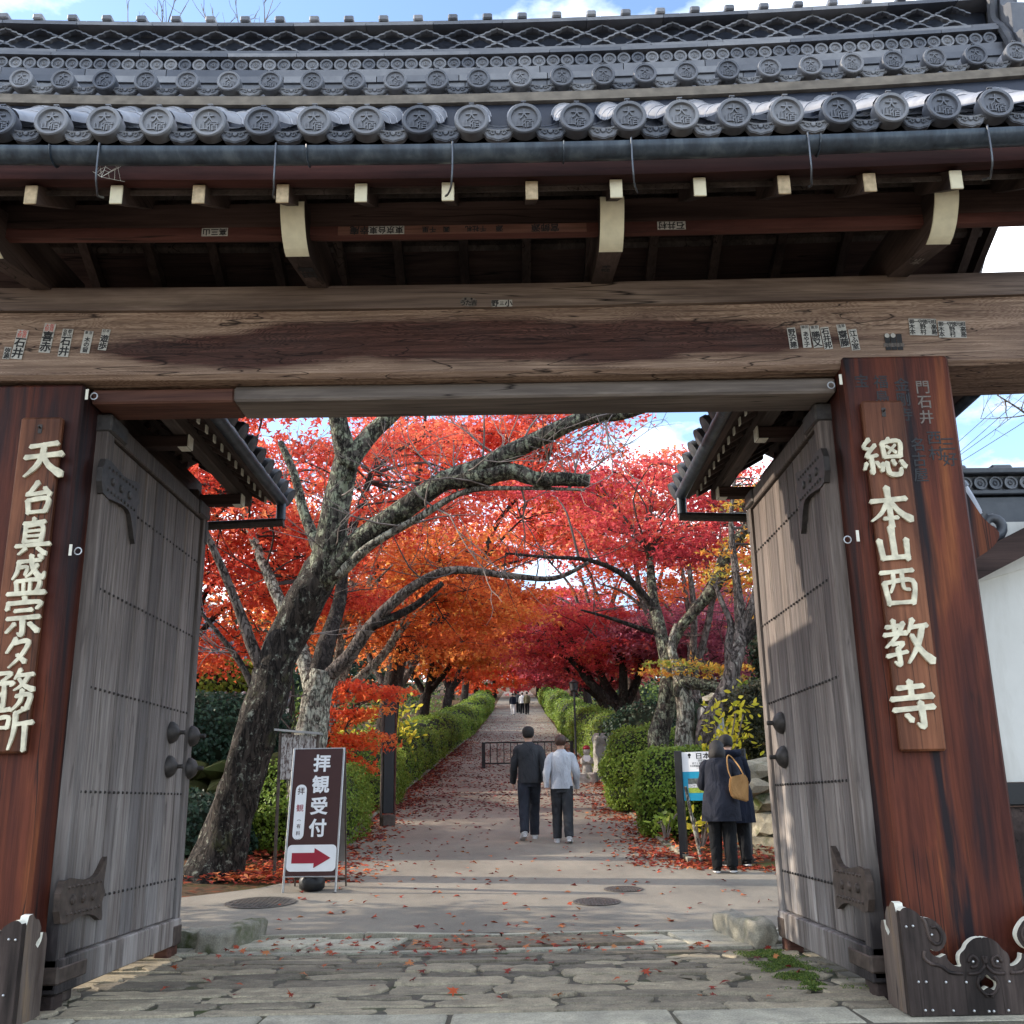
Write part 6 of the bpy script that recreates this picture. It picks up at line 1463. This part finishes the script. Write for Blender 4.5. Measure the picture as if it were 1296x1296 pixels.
# lone twiggy tree right of the gate, only its bare branch tips in view
rt = random.Random(5)
lim = [dict(p=[gp(11.2,17), gp(11.2,17)+Vector((.1,0,3)), gp(11.2,17)+Vector((0,0,6.2)), Vector((11.0,17,9.0))], r=(.16,.04), m='bark_grey', s=9), dict(p=[gp(11.2,17)+Vector((0,0,5.2)), at(1345,565,17), at(1300,525,17), at(1262,500,17)], r=(.05,.012), m='bark_grey', s=6)]
tree('bare_tree', 'bare twiggy tree reaching into the sky right of the gate', lim, 'twig', None, seed=51, bare=16, bare_len=.7, base=gp(11.2,17))
for i, (x, d, lf) in enumerate(((-3.4, 92, 'flame'), (3.9, 95, 'crimson'), (-2.2, 112, 'amber'), (2.6, 114, 'orange'), (.2, 122, 'wine'), (-6.5, 108, 'green'), (7, 110, 'pine'))):
    maple(('orange maple near the top of the avenue, left of the path', 'crimson maple near the top of the avenue, right of the path', 'golden maple at the far end of the avenue, left of its axis', 'orange maple at the far end of the avenue, right of its axis', 'dark red maple closing the far end of the avenue', 'green tree at the far left end of the avenue', 'dark green tree at the far right end of the avenue')[i],
          x, d, 8, crown_fill((x*.75, d, gz(d)+4.6), (4.2, 4.5, 3.6), 50, 1.1, 1.8, .2), lf, .26, 60, 60+i, 'bark_dark', (0, 0), KITE, .24, 2.0)
# far wood closing the avenue, and more trees behind the rows
P_, t_ = [], []
for k in range(46):
    x = rt.uniform(-60, 60); d = rt.uniform(105, 150)
    if abs(x) < 4 and d < 125: continue
    a, c_ = plates(crown_fill((x, d, gz(d)+5.5), (6, 5, 4.5), 16, 2.2, 3.6), 9, .2); P_.append(a); t_.append(c_)
tag(link('far_wood', leaf_mesh('far_wood', np.concatenate(P_), .42, LEAF['orange'], KITE, 1.0, None, .2, np.concatenate(t_))), kind='stuff')
P_ = []; t_ = []
for k in range(64):
    sd = rt.choice((-1, 1)); x = sd*rt.uniform(5.5, 20); d = rt.uniform(27 if abs(x) > 8 else 36, 95); a, c_ = plates(crown_fill((x, d, gz(d)+1.2), (2.2, 2.2, 1.7), 10, .7, 1.3), 34, .25); P_.append(a); t_.append(c_)
tag(link('undergrowth', leaf_mesh('undergrowth', np.concatenate(P_), .16, LEAF['green'], KITE, 1.0, None, .2, np.concatenate(t_))), kind='stuff')
P_ = []; t_ = []
for k in range(70):
    sd = rt.choice((-1, 1)); x = sd*rt.uniform(9, 42); d = rt.uniform(42, 105); a, c_ = plates(crown_fill((x, d, gz(d)+4.0), (4.2, 4, 4.2), 14, 1.4, 2.6), 16, .2); P_.append(a); t_.append(c_)
tag(link('side_wood', leaf_mesh('side_wood', np.concatenate(P_), .3, LEAF['pine'], KITE, 1.0, None, .2, np.concatenate(t_))), kind='stuff')

# ------------------------------------------------------------------ hedges and shrubs
def shrub(name, label, c, rad, n, leaf, lsize, box=0, seed=0, cat='shrub', group=None, shape=KITE, stem=True, tilt=.7):
    t = thing(name, label, cat, gp(c[0], c[1]), 0, group); cc = np.array((c[0], c[1], c[2]))
    P, nv = shrub_surface(cc, rad, n, box, seed); core = MB()
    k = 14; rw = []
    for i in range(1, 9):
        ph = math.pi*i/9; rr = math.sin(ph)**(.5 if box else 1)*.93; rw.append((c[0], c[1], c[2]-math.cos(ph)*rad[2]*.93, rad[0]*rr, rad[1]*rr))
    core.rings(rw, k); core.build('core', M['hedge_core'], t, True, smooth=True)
    jit = P-nv*(rng.random(n)**2*.12*min(rad))[:,None]
    tone = np.clip(.38+.30*nv[:,2]*0+rng.normal(size=n)*.2+.14*np.sin(P[:,0]*6+seed)*np.sin(P[:,2]*5), 0, 1)
    o = link('foliage', leaf_mesh('foliage', jit, lsize*(1+.2*rng.random(n)), LEAF[leaf], shape, tilt, nv*1.1+np.array([0,0,.3]), .25, tone), t, True); tag(o, kind='stuff'); return t
ORD = ('first', 'second', 'third', 'fourth', 'fifth', 'sixth', 'seventh', 'eighth', 'ninth', 'tenth', 'eleventh', 'twelfth', 'thirteenth', 'fourteenth', 'fifteenth', 'sixteenth', 'seventeenth', 'eighteenth', 'nineteenth', 'twentieth', 'twenty-first', 'twenty-second', 'twenty-third', 'twenty-fourth', 'twenty-fifth', 'twenty-sixth')
def ordinal(i): return ORD[i]
# left: square hedge near, then the row of clipped mounds
shrub('clipped_hedge', 'square clipped green hedge right behind the brown arrow sign', (-3.35, 17.6, gz(17.6)+.55), (.75, 2.4, .68), 17000, 'bright', .036, .75, 1, 'hedge', None)
shrub('clipped_hedge', 'square clipped green hedge beyond the dark pillar', (-3.55, 24.6, gz(24.6)+.62), (.85, 3.0, .80), 15000, 'bright', .042, .75, 2, 'hedge', None)
d = 29.3; i = 0
while d < 98:
    r_ = rg.uniform(.85, 1.05); x = pl(d)-.85
    shrub('clipped_shrub', f'clipped green mound, {ordinal(i)} from the square hedge in the left row', (x, d, gz(d)+.62), (.95, r_*1.4, .95), int(5400*min(1, 34/d)**1.2), 'bright', .055*max(1, d/40), .25, i, 'shrub', 'clipped mounds along the left of the path'); d += r_*2.3*(1+.3*(d > 60)); i += 1
    if i > 25: break
d = 33.5; i = 0
while d < 100:
    r_ = rg.uniform(.9, 1.1); x = pr(d)+.95
    shrub('clipped_shrub', f'clipped bright green mound, {ordinal(i)} from the statue in the right row', (x, d, gz(d)+.68), (1.0, r_*1.4, 1.05), int(5600*min(1, 34/d)**1.2), 'bright', .055*max(1, d/40), .25, i+20, 'shrub', 'clipped mounds along the right of the path'); d += r_*2.35*(1+.3*(d > 60)); i += 1
    if i > 25: break
shrub('clipped_shrub', 'large rounded bright green bush right of the path, the farther one', (2.74, 22.0, gz(22)+.80), (.95, 1.0, .92), 15000, 'bright', .042, .2, 51, 'shrub', 'two rounded bushes by the information board')
shrub('clipped_shrub', 'rounded bright green bush with yellow leaves just left of the information board', (2.74, 17.7, gz(17.7)+.66), (.80, .8, .80), 13000, 'bright', .040, .2, 52, 'shrub', 'two rounded bushes by the information board')
shrub('clipped_hedge', 'tall dull brown-green hedge above the pale stone wall on the right', (4.75, 16.8, 2.2), (1.25, .7, .78), 17000, 'dull', .045, .7, 61, 'hedge', None, KITE)
shrub('clipped_hedge', 'dark green hedge on the mossy wall left of the leaning tree', (-5.3, 16.7, 2.2), (1.55, .7, .62), 14000, 'pine', .05, .7, 62, 'hedge', None)
shrub('conifer', 'dark blue-green conifer behind the leaning grey trunk', (6.6, 24, 4.4), (1.1, 1.1, 1.9), 9000, 'pine', .07, 0, 63, 'tree', None, KITE)
shrub('shrub', 'light green leafy shrub above the white garden wall', (-7.6, 24.2, 3.7), (2.1, .8, .75), 6000, 'bright', .09, .3, 64, 'shrub', None)
shrub('shrub', 'light green shrub beside the stone lantern', (6.2, 25.5, 3.0), (1.2, .9, 1.0), 6000, 'bright', .07, 0, 65, 'shrub', None)
shrub('shrub', 'dark shrub at the foot of the leaning tree', (-4.6, 14.9, gz(15)+.35), (.9, .6, .65), 6000, 'pine', .05, 0, 66, 'shrub', None)
shrub('shrub', 'dark low hedge behind the stone lantern and stump', (4.8, 29, gz(29)+1.0), (2.2, .7, 1.3), 8000, 'pine', .07, .5, 67, 'hedge', None)
def leafy(label, c, n, sz, leaf, h, spread, seed):
    t = thing('leafy_plant', label, 'plant', gp(c[0], c[1])); rg_ = random.Random(seed); st = MB(); P = []; b0 = gp(c[0], c[1])
    for k in range(6):
        e = Vector((c[0]+rg_.gauss(0, spread), c[1]+rg_.gauss(0, spread), b0.z+h*rg_.uniform(.6, 1))); q = smooth_poly([b0, (b0+e)/2+Vector((0,0,.15)), e], 4, False); st.tube(q, .012, 5, 0, False)
        for j in range(n//6): p = q[rg_.randint(len(q)//2, len(q)-1)]; P.append((p.x+rg_.gauss(0,spread*.5), p.y+rg_.gauss(0,spread*.5), p.z+rg_.gauss(0,h*.09)))
    st.build('stem', M['twig'], t, True); me = leaf_mesh('leaves', np.array(P), sz, LEAF[leaf], OVAL, 1.4, None, .3); tag(link('leaves', me, t, True), kind='stuff')
leafy('big-leaved yellow plant showing above the information board', (3.0, 16.0), 420, .075, 'yellow', 1.95, .24, 1)
leafy('yellow-leaved plant low beside the board post', (2.55, 15.0), 24, .10, 'yellow', .55, .12, 2)
leafy('yellow shrub behind the left hedge', (-3.5, 29.5), 420, .12, 'yellow', 2.4, .5, 3)
leafy('small yellow-green plant at the edge of the left bush', (2.25, 16.3), 36, .08, 'bright', .5, .18, 4)

# ------------------------------------------------------------------ fallen leaves
def litter(name, n, fx, leaf, sz, lift=.012, shape=TRI3):
    P = []
    while len(P) < n:
        x, d = fx(); 
        if d is None: continue
        if mnoise.noise((x*1.5, d*.9, 7))*.9+.62 < rt.random(): continue
        P.append((x, d, gz(d)+lift+abs(rt.gauss(0, .008))))
    tag(link(name, leaf_mesh(name, np.array(P), sz*(.7+.5*rng.random(n)), LEAF[leaf], shape, .22, None, .3)), kind='stuff')
def edge_band(sd):
    def f():
        d = 12.6+rt.random()**1.6*40; fn = pl if sd < 0 else pr; return fn(d)+sd*rt.gauss(-.12, .34), d
    return f
litter('fallen_leaves', 3800, edge_band(-1), 'litter', .06); litter('fallen_leaves', 4200, edge_band(1), 'litter', .06)
def mid():
    d = 27+(abs(rt.gauss(0, 1))*26 if rt.random() < .82 else -abs(rt.gauss(0, 1))*3.5)
    if d > 100 or d < 17: return 0, None
    u = rt.random(); u = u if rt.random() < (.16 if d < 36 else .45) else rt.betavariate(.42, 1.1)
    return pl(d)+(pr(d)-pl(d))*u, d
litter('fallen_leaves', 7500, mid, 'mauve', .07, .01, TRI3)
def side():
    d = 12+rt.random()*16; s_ = rt.choice((-1, 1)); x = (pl(d) if s_ < 0 else pr(d))+s_*abs(rt.gauss(0, 1.4)); return x, d
litter('fallen_leaves', 6000, side, 'litter', .065, .10)
def near():
    d = 9.5+rt.random()**1.3*9; x = rt.uniform(-2.7, 2.6); return x, d
litter('fallen_leaves', 270, near, 'litter', .05)
def sill():
    u = rt.random(); return (rt.gauss(-.9, 1.3) if u < .7 else rt.uniform(-2.4, 2.0)), rt.uniform(8.35, 9.4) if u < .8 else rt.uniform(6.3, 8.4)
P = []
while len(P) < 240:
    x, d = sill()
    if -2.5 < x < 1.9: P.append((x, d, .022+abs(rt.gauss(0,.006))))
tag(link('fallen_leaves', leaf_mesh('fallen_leaves', np.array(P), .045*(.7+.6*rng.random(len(P))), LEAF['litter'], STAR, .25, None, .35)), kind='stuff')
def root_():
    return rt.gauss(-3.7, .75), 12.75+abs(rt.gauss(0, .6))
litter('fallen_leaves', 900, root_, 'flame', .06, .05)

# ------------------------------------------------------------------ people
def skin_mesh(name, V, E_, rad, mats, sub=1):
    me = bpy.data.meshes.new('tmp'); me.from_pydata([tuple(v) for v in V], E_, []); me.update()
    o = bpy.data.objects.new('tmp', me); COL.objects.link(o)
    md = o.modifiers.new('skin', 'SKIN'); md.use_smooth_shade = True; ss = o.modifiers.new('sub', 'SUBSURF'); ss.levels = sub; ss.render_levels = sub
    for i, sv in enumerate(me.skin_vertices[0].data):
        sv.radius = rad[i] if hasattr(rad[i], '__len__') else (rad[i], rad[i]); sv.use_root = (i == 0)
    bpy.context.view_layer.update()
    out = bpy.data.meshes.new_from_object(o.evaluated_get(bpy.context.evaluated_depsgraph_get())); out.name = name
    bpy.data.objects.remove(o); bpy.data.meshes.remove(me)
    out.materials.clear()
    for m in mats: out.materials.append(m)
    out.polygons.foreach_set('use_smooth', [True]*len(out.polygons)); return out
M['skin'] = plain('skin', (.50, .30, .22), .55, .06); M['hair'] = plain('black_hair', (.012, .010, .010), .75, .3, scale=40); M['hair_brown'] = plain('brown_hair', (.05, .025, .018), .45, .3, scale=40)
def cloth(n, c):
    t = NT(n); k = t.noise(t.coords((1, 1, .5)), 6.5, 4, .5, .8); g = t.noise(t.coords(), 160, 2)
    M[n] = t.set(t.mix(.5, t.ramp(k, [(.3, tuple(q*.7 for q in c)), (.7, tuple(min(1, q*1.2) for q in c))]), t.ramp(g, [(.3, (.7,.7,.7)), (.7, (1.2,1.2,1.2))]), 'MULTIPLY'), .9, k, .9, .06, .12)
cloth('navy_wool', (.022, .024, .034)); cloth('dark_navy', (.010, .013, .024)); cloth('black_trousers', (.012, .013, .015)); cloth('charcoal', (.04, .042, .047)); cloth('slate_trousers', (.03, .034, .045)); cloth('pale_grey', (.40, .42, .46)); cloth('tan_bag', (.36, .205, .085)); cloth('shoe_black', (.012, .012, .013)); cloth('sole_white', (.65, .65, .66)); cloth('khaki', (.12, .11, .07)); cloth('white_shirt', (.6, .6, .6)); cloth('beige', (.32, .27, .2))
def person(label, loc, rz, H, top, legs_m, lean=0, legs=((-.09, .10), (.09, -.10)), arms=((.05, .0), (-.05, 0)), hair='hair', long_hair=False, coat=0.0, hood=False, head_down=0, group=None, shoes='shoe_black', detail=True, hand_fwd=False):
    t = thing('person', label, 'person', loc, rz, group); S = H/1.7
    def Lb(p):          # bend the trunk forward about the hips
        v = Vector(p); o = Vector((0, 0, .92)); d = v-o; d.rotate(Matrix.Rotation(-lean, 3, 'X')); return o+d
    def Hd(p):
        o = Lb((0, .01, 1.47)); v = Lb(p)-o; v.rotate(Matrix.Rotation(-head_down, 3, 'X')); return o+v
    V = []; E_ = []; Rr = []
    def add(p, r_, par=None):
        V.append(Vector(p)*S); Rr.append(r_*S); 
        if par is not None: E_.append((par, len(V)-1))
        return len(V)-1
    pel = add((0, 0, .93), .105); sp = add(Lb((0, .0, 1.12)), .105, pel); ch = add(Lb((0, .0, 1.32)), .115, sp); nk = add(Lb((0, .01, 1.45)), .06, ch); n2 = add(Hd((0, .015, 1.51)), .052, nk)
    h1 = add(Hd((0, .02, 1.58)), .078, n2); h2 = add(Hd((0, .015, 1.655)), .072, h1)
    if detail:
        add(Hd((0, .115, 1.575)), .012, h1)
        for s_ in (-1, 1): add(Hd((s_*.092, .01, 1.585)), .012, h1)
    leg_pts = []; arm_pts = []
    for s_, (dx, stride) in zip((-1, 1), legs):
        hip = Vector((s_*.085, 0, .88)); ank = Vector((dx, stride, .075+max(0, -stride)*.25)); kn = (hip+ank)/2+Vector((0, .035+abs(stride)*.12, .02)); toe = ank+Vector((s_*.02, .15, -.045-max(0, -stride)*.2))
        a = add(hip, .085, pel); b_ = add(kn, .055, a); c_ = add(ank, .038, b_); add(toe, .03, c_); leg_pts.append((hip, kn, ank, toe))
    for s_, (swing, out) in zip((-1, 1), arms):
        sh = Lb((s_*.165, 0, 1.39)); el = sh+Vector((s_*(.05+out), swing*.5-.02, -.27)); wr = el+Vector((s_*.0, .06+swing, -.23)) if not hand_fwd else el+Vector((-s_*.04, .2, .04)); hd = wr+(wr-el).normalized()*.055
        a = add(sh, .052, ch); b_ = add(el, .04, a); c_ = add(wr, .028, b_); h_ = add(hd, .03, c_); arm_pts.append((sh, el, wr, hd))
        if detail:
            ax = (wr-el).normalized(); sd_ = Vector((0, 1, 0)) if abs(ax.y) < .7 else Vector((1, 0, 0)); sd_ = (sd_-ax*sd_.dot(ax)).normalized()
            for k, (o_, l_) in enumerate(((-.027, .062), (-.009, .072), (.009, .068), (.026, .052))):
                r0_ = add(hd+sd_*o_+ax*.022, .0095, h_); r1_ = add(hd+sd_*o_*1.15+ax*(.022+l_*.55)+Vector((-s_*.006, 0, 0)), .0088, r0_); add(hd+sd_*o_*1.15+ax*(.022+l_)+Vector((-s_*.02, 0, 0)), .0075, r1_)
            r0_ = add(hd+sd_*.036-ax*.005, .011, h_); add(hd+sd_*.055+ax*.035+Vector((-s_*.012, 0, 0)), .0085, r0_)
    body = skin_mesh('body', V, E_, Rr, [M['skin']]); link('body', body, t)
    if detail:
        for s_ in (-1, 1):
            e = MB(); c_ = Hd((s_*.033, .088, 1.595))*S; e.lathe([(.002, -.011), (.010, -.005), (.012, 0), (.010, .005), (.002, .011)], 8, 'z', c_); e.build('eye', M['ink'], t, smooth=True)
    # trousers
    b = MB(); pw = .155*S
    b.rings([(0, 0, .80*S, .15*S, .11*S), (0, 0, .88*S, .168*S, .125*S), (0, 0, .96*S, .16*S, .12*S), (0, 0, 1.03*S, .15*S, .11*S)], 16)
    for hip, kn, ank, toe in leg_pts: b.tube(smooth_poly([hip*S+Vector((0,0,.02)), (hip+kn)/2*S, kn*S, (kn+ank)/2*S, ank*S+Vector((0,-.005,.0))], 6, False), list(np.linspace(.105, .070, 25)*S), 14)
    b.v = [tuple(Vector(p)+Vector((mnoise.noise((p[2]*14, p[0]*6+loc[0], 1)), mnoise.noise((p[2]*16, p[0]*6, 5+loc[0])), 0))*.009) for p in b.v]
    b.build('trousers', M[legs_m], t, smooth=True, auto=70)
    for hip, kn, ank, toe in leg_pts:
        b = MB(); f_ = (toe-ank).normalized(); a0 = ank-f_*.07-Vector((0,0,.0)); b.tube([(ank-Vector((0,.06,.03)))*S, (ank+Vector((0,.0,-.01)))*S, (ank+(toe-ank)*.6)*S, (toe+f_*.03)*S, (toe+f_*.07-Vector((0,0,.005)))*S], [.035*S, .052*S, .047*S, .042*S, .02*S], 10, 0)
        b.tube([(ank+Vector((0,-.08,-.058)))*S, (ank+Vector((0,.0,-.062)))*S, (toe+f_*.0-Vector((0,0,.014)))*S, (toe+f_*.085-Vector((0,0,.01)))*S], [.03*S, .042*S, .045*S, .03*S], 10, 1, True, .38); b.build('shoe', [M[shoes], M['sole_white']], t, smooth=True, auto=60)
    # jacket / coat
    b = MB(); hem = .86-coat; fl = coat*.30
    rows = [(hem, .185+fl, .145+fl*.9), (max(hem+.05, .95), .185+fl*.7, .142+fl*.5), (1.10, .172+fl*.25, .135), (1.25, .185, .138), (1.36, .195, .132), (1.42, .165, .112), (1.465, .10, .085), (1.495, .068, .068)]
    base = len(b.v); k = 18
    for z, rx, ry in rows:
        for j in range(k):
            th = 2*math.pi*j/k; wob = 1+.025*math.sin(th*5+z*9); p = Vector((rx*wob*math.cos(th), ry*wob*math.sin(th), z)); p = Lb(p) if z > .92 else p+Vector((0, -math.sin(lean)*.0, 0)); b.v.append(tuple(p*S))
    for i in range(len(rows)-1):
        for j in range(k): j2 = (j+1) % k; b.f.append((i*k+j, i*k+j2, (i+1)*k+j2, (i+1)*k+j)); b.m.append(0)
    for sh, el, wr, hd in arm_pts: ins = Vector((.085 if sh.x < 0 else -.085, 0, .022)); b.tube(smooth_poly([(sh+ins)*S, (sh+ins*.1-Vector((0,0,.012)))*S, (sh*.55+el*.45)*S, el*S, (el+wr)/2*S, (wr+(wr-el)*.04)*S], 3, False), [q*S for q in (.030,.050,.064,.074,.078,.077,.075,.073,.070,.067,.064,.061,.058,.055,.053,.052)], 14)
    if hood: b.tube([tuple(Lb((x, y_, z))*S) for x, y_, z in ((-.12,.02,1.46),(-.11,-.09,1.46),(0,-.13,1.44),(.11,-.09,1.46),(.12,.02,1.46))], .05*S, 10)
    b.v = [tuple(Vector(p)+Vector((p[0], p[1], 0)).normalized()*(.018*mnoise.noise((p[0]*8+loc[0], p[1]*8, p[2]*10))+.011*mnoise.noise((p[0]*22, p[1]*22, p[2]*30+loc[0])))) for p in b.v]
    b.build('coat' if coat else 'jacket', M[top], t, smooth=True, auto=70)
    # hair
    b = MB(); k = 16; rows = [(-.06, .060), (-.03, .088), (.02, .100), (.07, .098), (.105, .075), (.125, .04)]
    if long_hair: rows = [(-.20, .045), (-.185, .085), (-.14, .112), (-.08, .118), (-.03, .114)]+rows[2:]
    for z, r_ in rows:
        for j in range(k):
            th = 2*math.pi*j/k; f_ = max(0, math.sin(th)); cut = .55 if z < .055 and f_ > .45 else 1.0
            p = Vector((r_*math.cos(th)*.97, (r_*math.sin(th)*1.1-.012)*(cut if z < .055 else 1) if f_ > .45 else r_*math.sin(th)*1.1-.012, 1.615+z)); b.v.append(tuple(Hd(p)*S))
    for i in range(len(rows)-1):
        for j in range(k): j2 = (j+1) % k; b.f.append((i*k+j, i*k+j2, (i+1)*k+j2, (i+1)*k+j)); b.m.append(0)
    b.f.append(tuple((len(rows)-1)*k+j for j in range(k))); b.m.append(0)
    b.v = [tuple(Vector(p)+Vector((mnoise.noise((p[0]*30, p[1]*30, p[2]*9)), mnoise.noise((p[0]*30+9, p[1]*30, p[2]*9)), 0))*.010) for p in b.v]
    b.build('hair', M[hair], t, smooth=True); return t
d = 17.4; x = at(670, 1000, d).x
person('person walking away on the path in dark jacket and slate trousers', gp(x, d), R(4), 1.76, 'charcoal', 'slate_trousers', .04, ((-.10, -.20), (.09, .22)), ((.14, .02), (-.10, .02)), 'hair', shoes='sole_white', group='couple walking up the path')
d = 16.8; x = at(711, 1000, d).x
person('person walking away on the path in pale grey top and black trousers', gp(x, d), R(-3), 1.62, 'pale_grey', 'charcoal', .05, ((-.09, .12), (.10, -.12)), ((-.06, .03), (.08, .03)), 'hair_brown', shoes='sole_white', group='couple walking up the path')
d = 12.9; x = at(914, 1050, d).x; px_ = gp(x, d)
person('person in long dark grey wool coat bending towards the information board', px_, R(-10), 1.57, 'navy_wool', 'black_trousers', R(20), ((-.09, .02), (.10, -.03)), ((.05, .0), (.0, .03)), 'hair', True, .22, head_down=R(20), group='pair reading the information board', hand_fwd=True)
d = 13.45; x2 = at(932, 1050, d).x
person('person in dark navy hooded coat hidden behind the one with the tan bag', gp(x2, d), R(8), 1.60, 'dark_navy', 'black_trousers', R(13), ((-.09, .06), (.10, -.05)), ((.05, .0), (.05, .02)), 'hair', False, .30, True, R(14), 'pair reading the information board', hand_fwd=True)
# tan shoulder bag carried by the nearer reader
bp_ = px_+Vector((.20, -.16, .86)); t = thing('shoulder_bag', 'tan shoulder bag hanging from the dark grey coat', 'bag', bp_, R(-6)); t.scale = (.88, .9, .92)
b = MB(); b.prism([(-.105, 0), (.115, -.06), (.135, .22), (.09, .30), (-.11, .26), (-.13, .12)], 'y', -.045, .045); bm = bmesh.new(); me = b.mesh('body', M['tan_bag']); bm.from_mesh(me); bmesh.ops.bevel(bm, geom=bm.edges[:], offset=.018, segments=2, affect='EDGES'); bm.to_mesh(me); bm.free(); link('body', me, t)
b = MB(); b.tube(spline([(-.09, 0, .24), (-.12, .05, .36), (-.11, .16, .52), (-.06, .19, .53), (.03, .08, .40), (.08, 0, .28)], 5), .009, 6); b.build('strap', M['tan_bag'], t, smooth=True)
for i, (px, d, lab, top, hr, h) in enumerate(((649, 80, 'far walker in white trousers, leftmost of the four up the path', 'dark_navy', 'hair', 1.66), (656, 84, 'far walker in dark jacket, second from left up the path', 'charcoal', 'hair', 1.70), (661, 82, 'far walker in white shirt, third from left up the path', 'white_shirt', 'hair_brown', 1.66), (667, 81, 'far walker in khaki jacket, rightmost of the four up the path', 'khaki', 'hair', 1.72))):
    x = at(px, 895, d).x; person(lab, gp(x, d), R(rnd.uniform(-8, 8)), h, top, 'sole_white' if i == 0 else 'black_trousers', .03, ((-.09, .1), (.09, -.1)), hair=hr, group='four people far up the path', detail=False)

# sky backdrop is the world; nothing else is needed
for o in list(bpy.data.objects):
    if o.type == 'EMPTY' and 'kind' not in o and 'category' not in o: o['kind'] = 'structure'
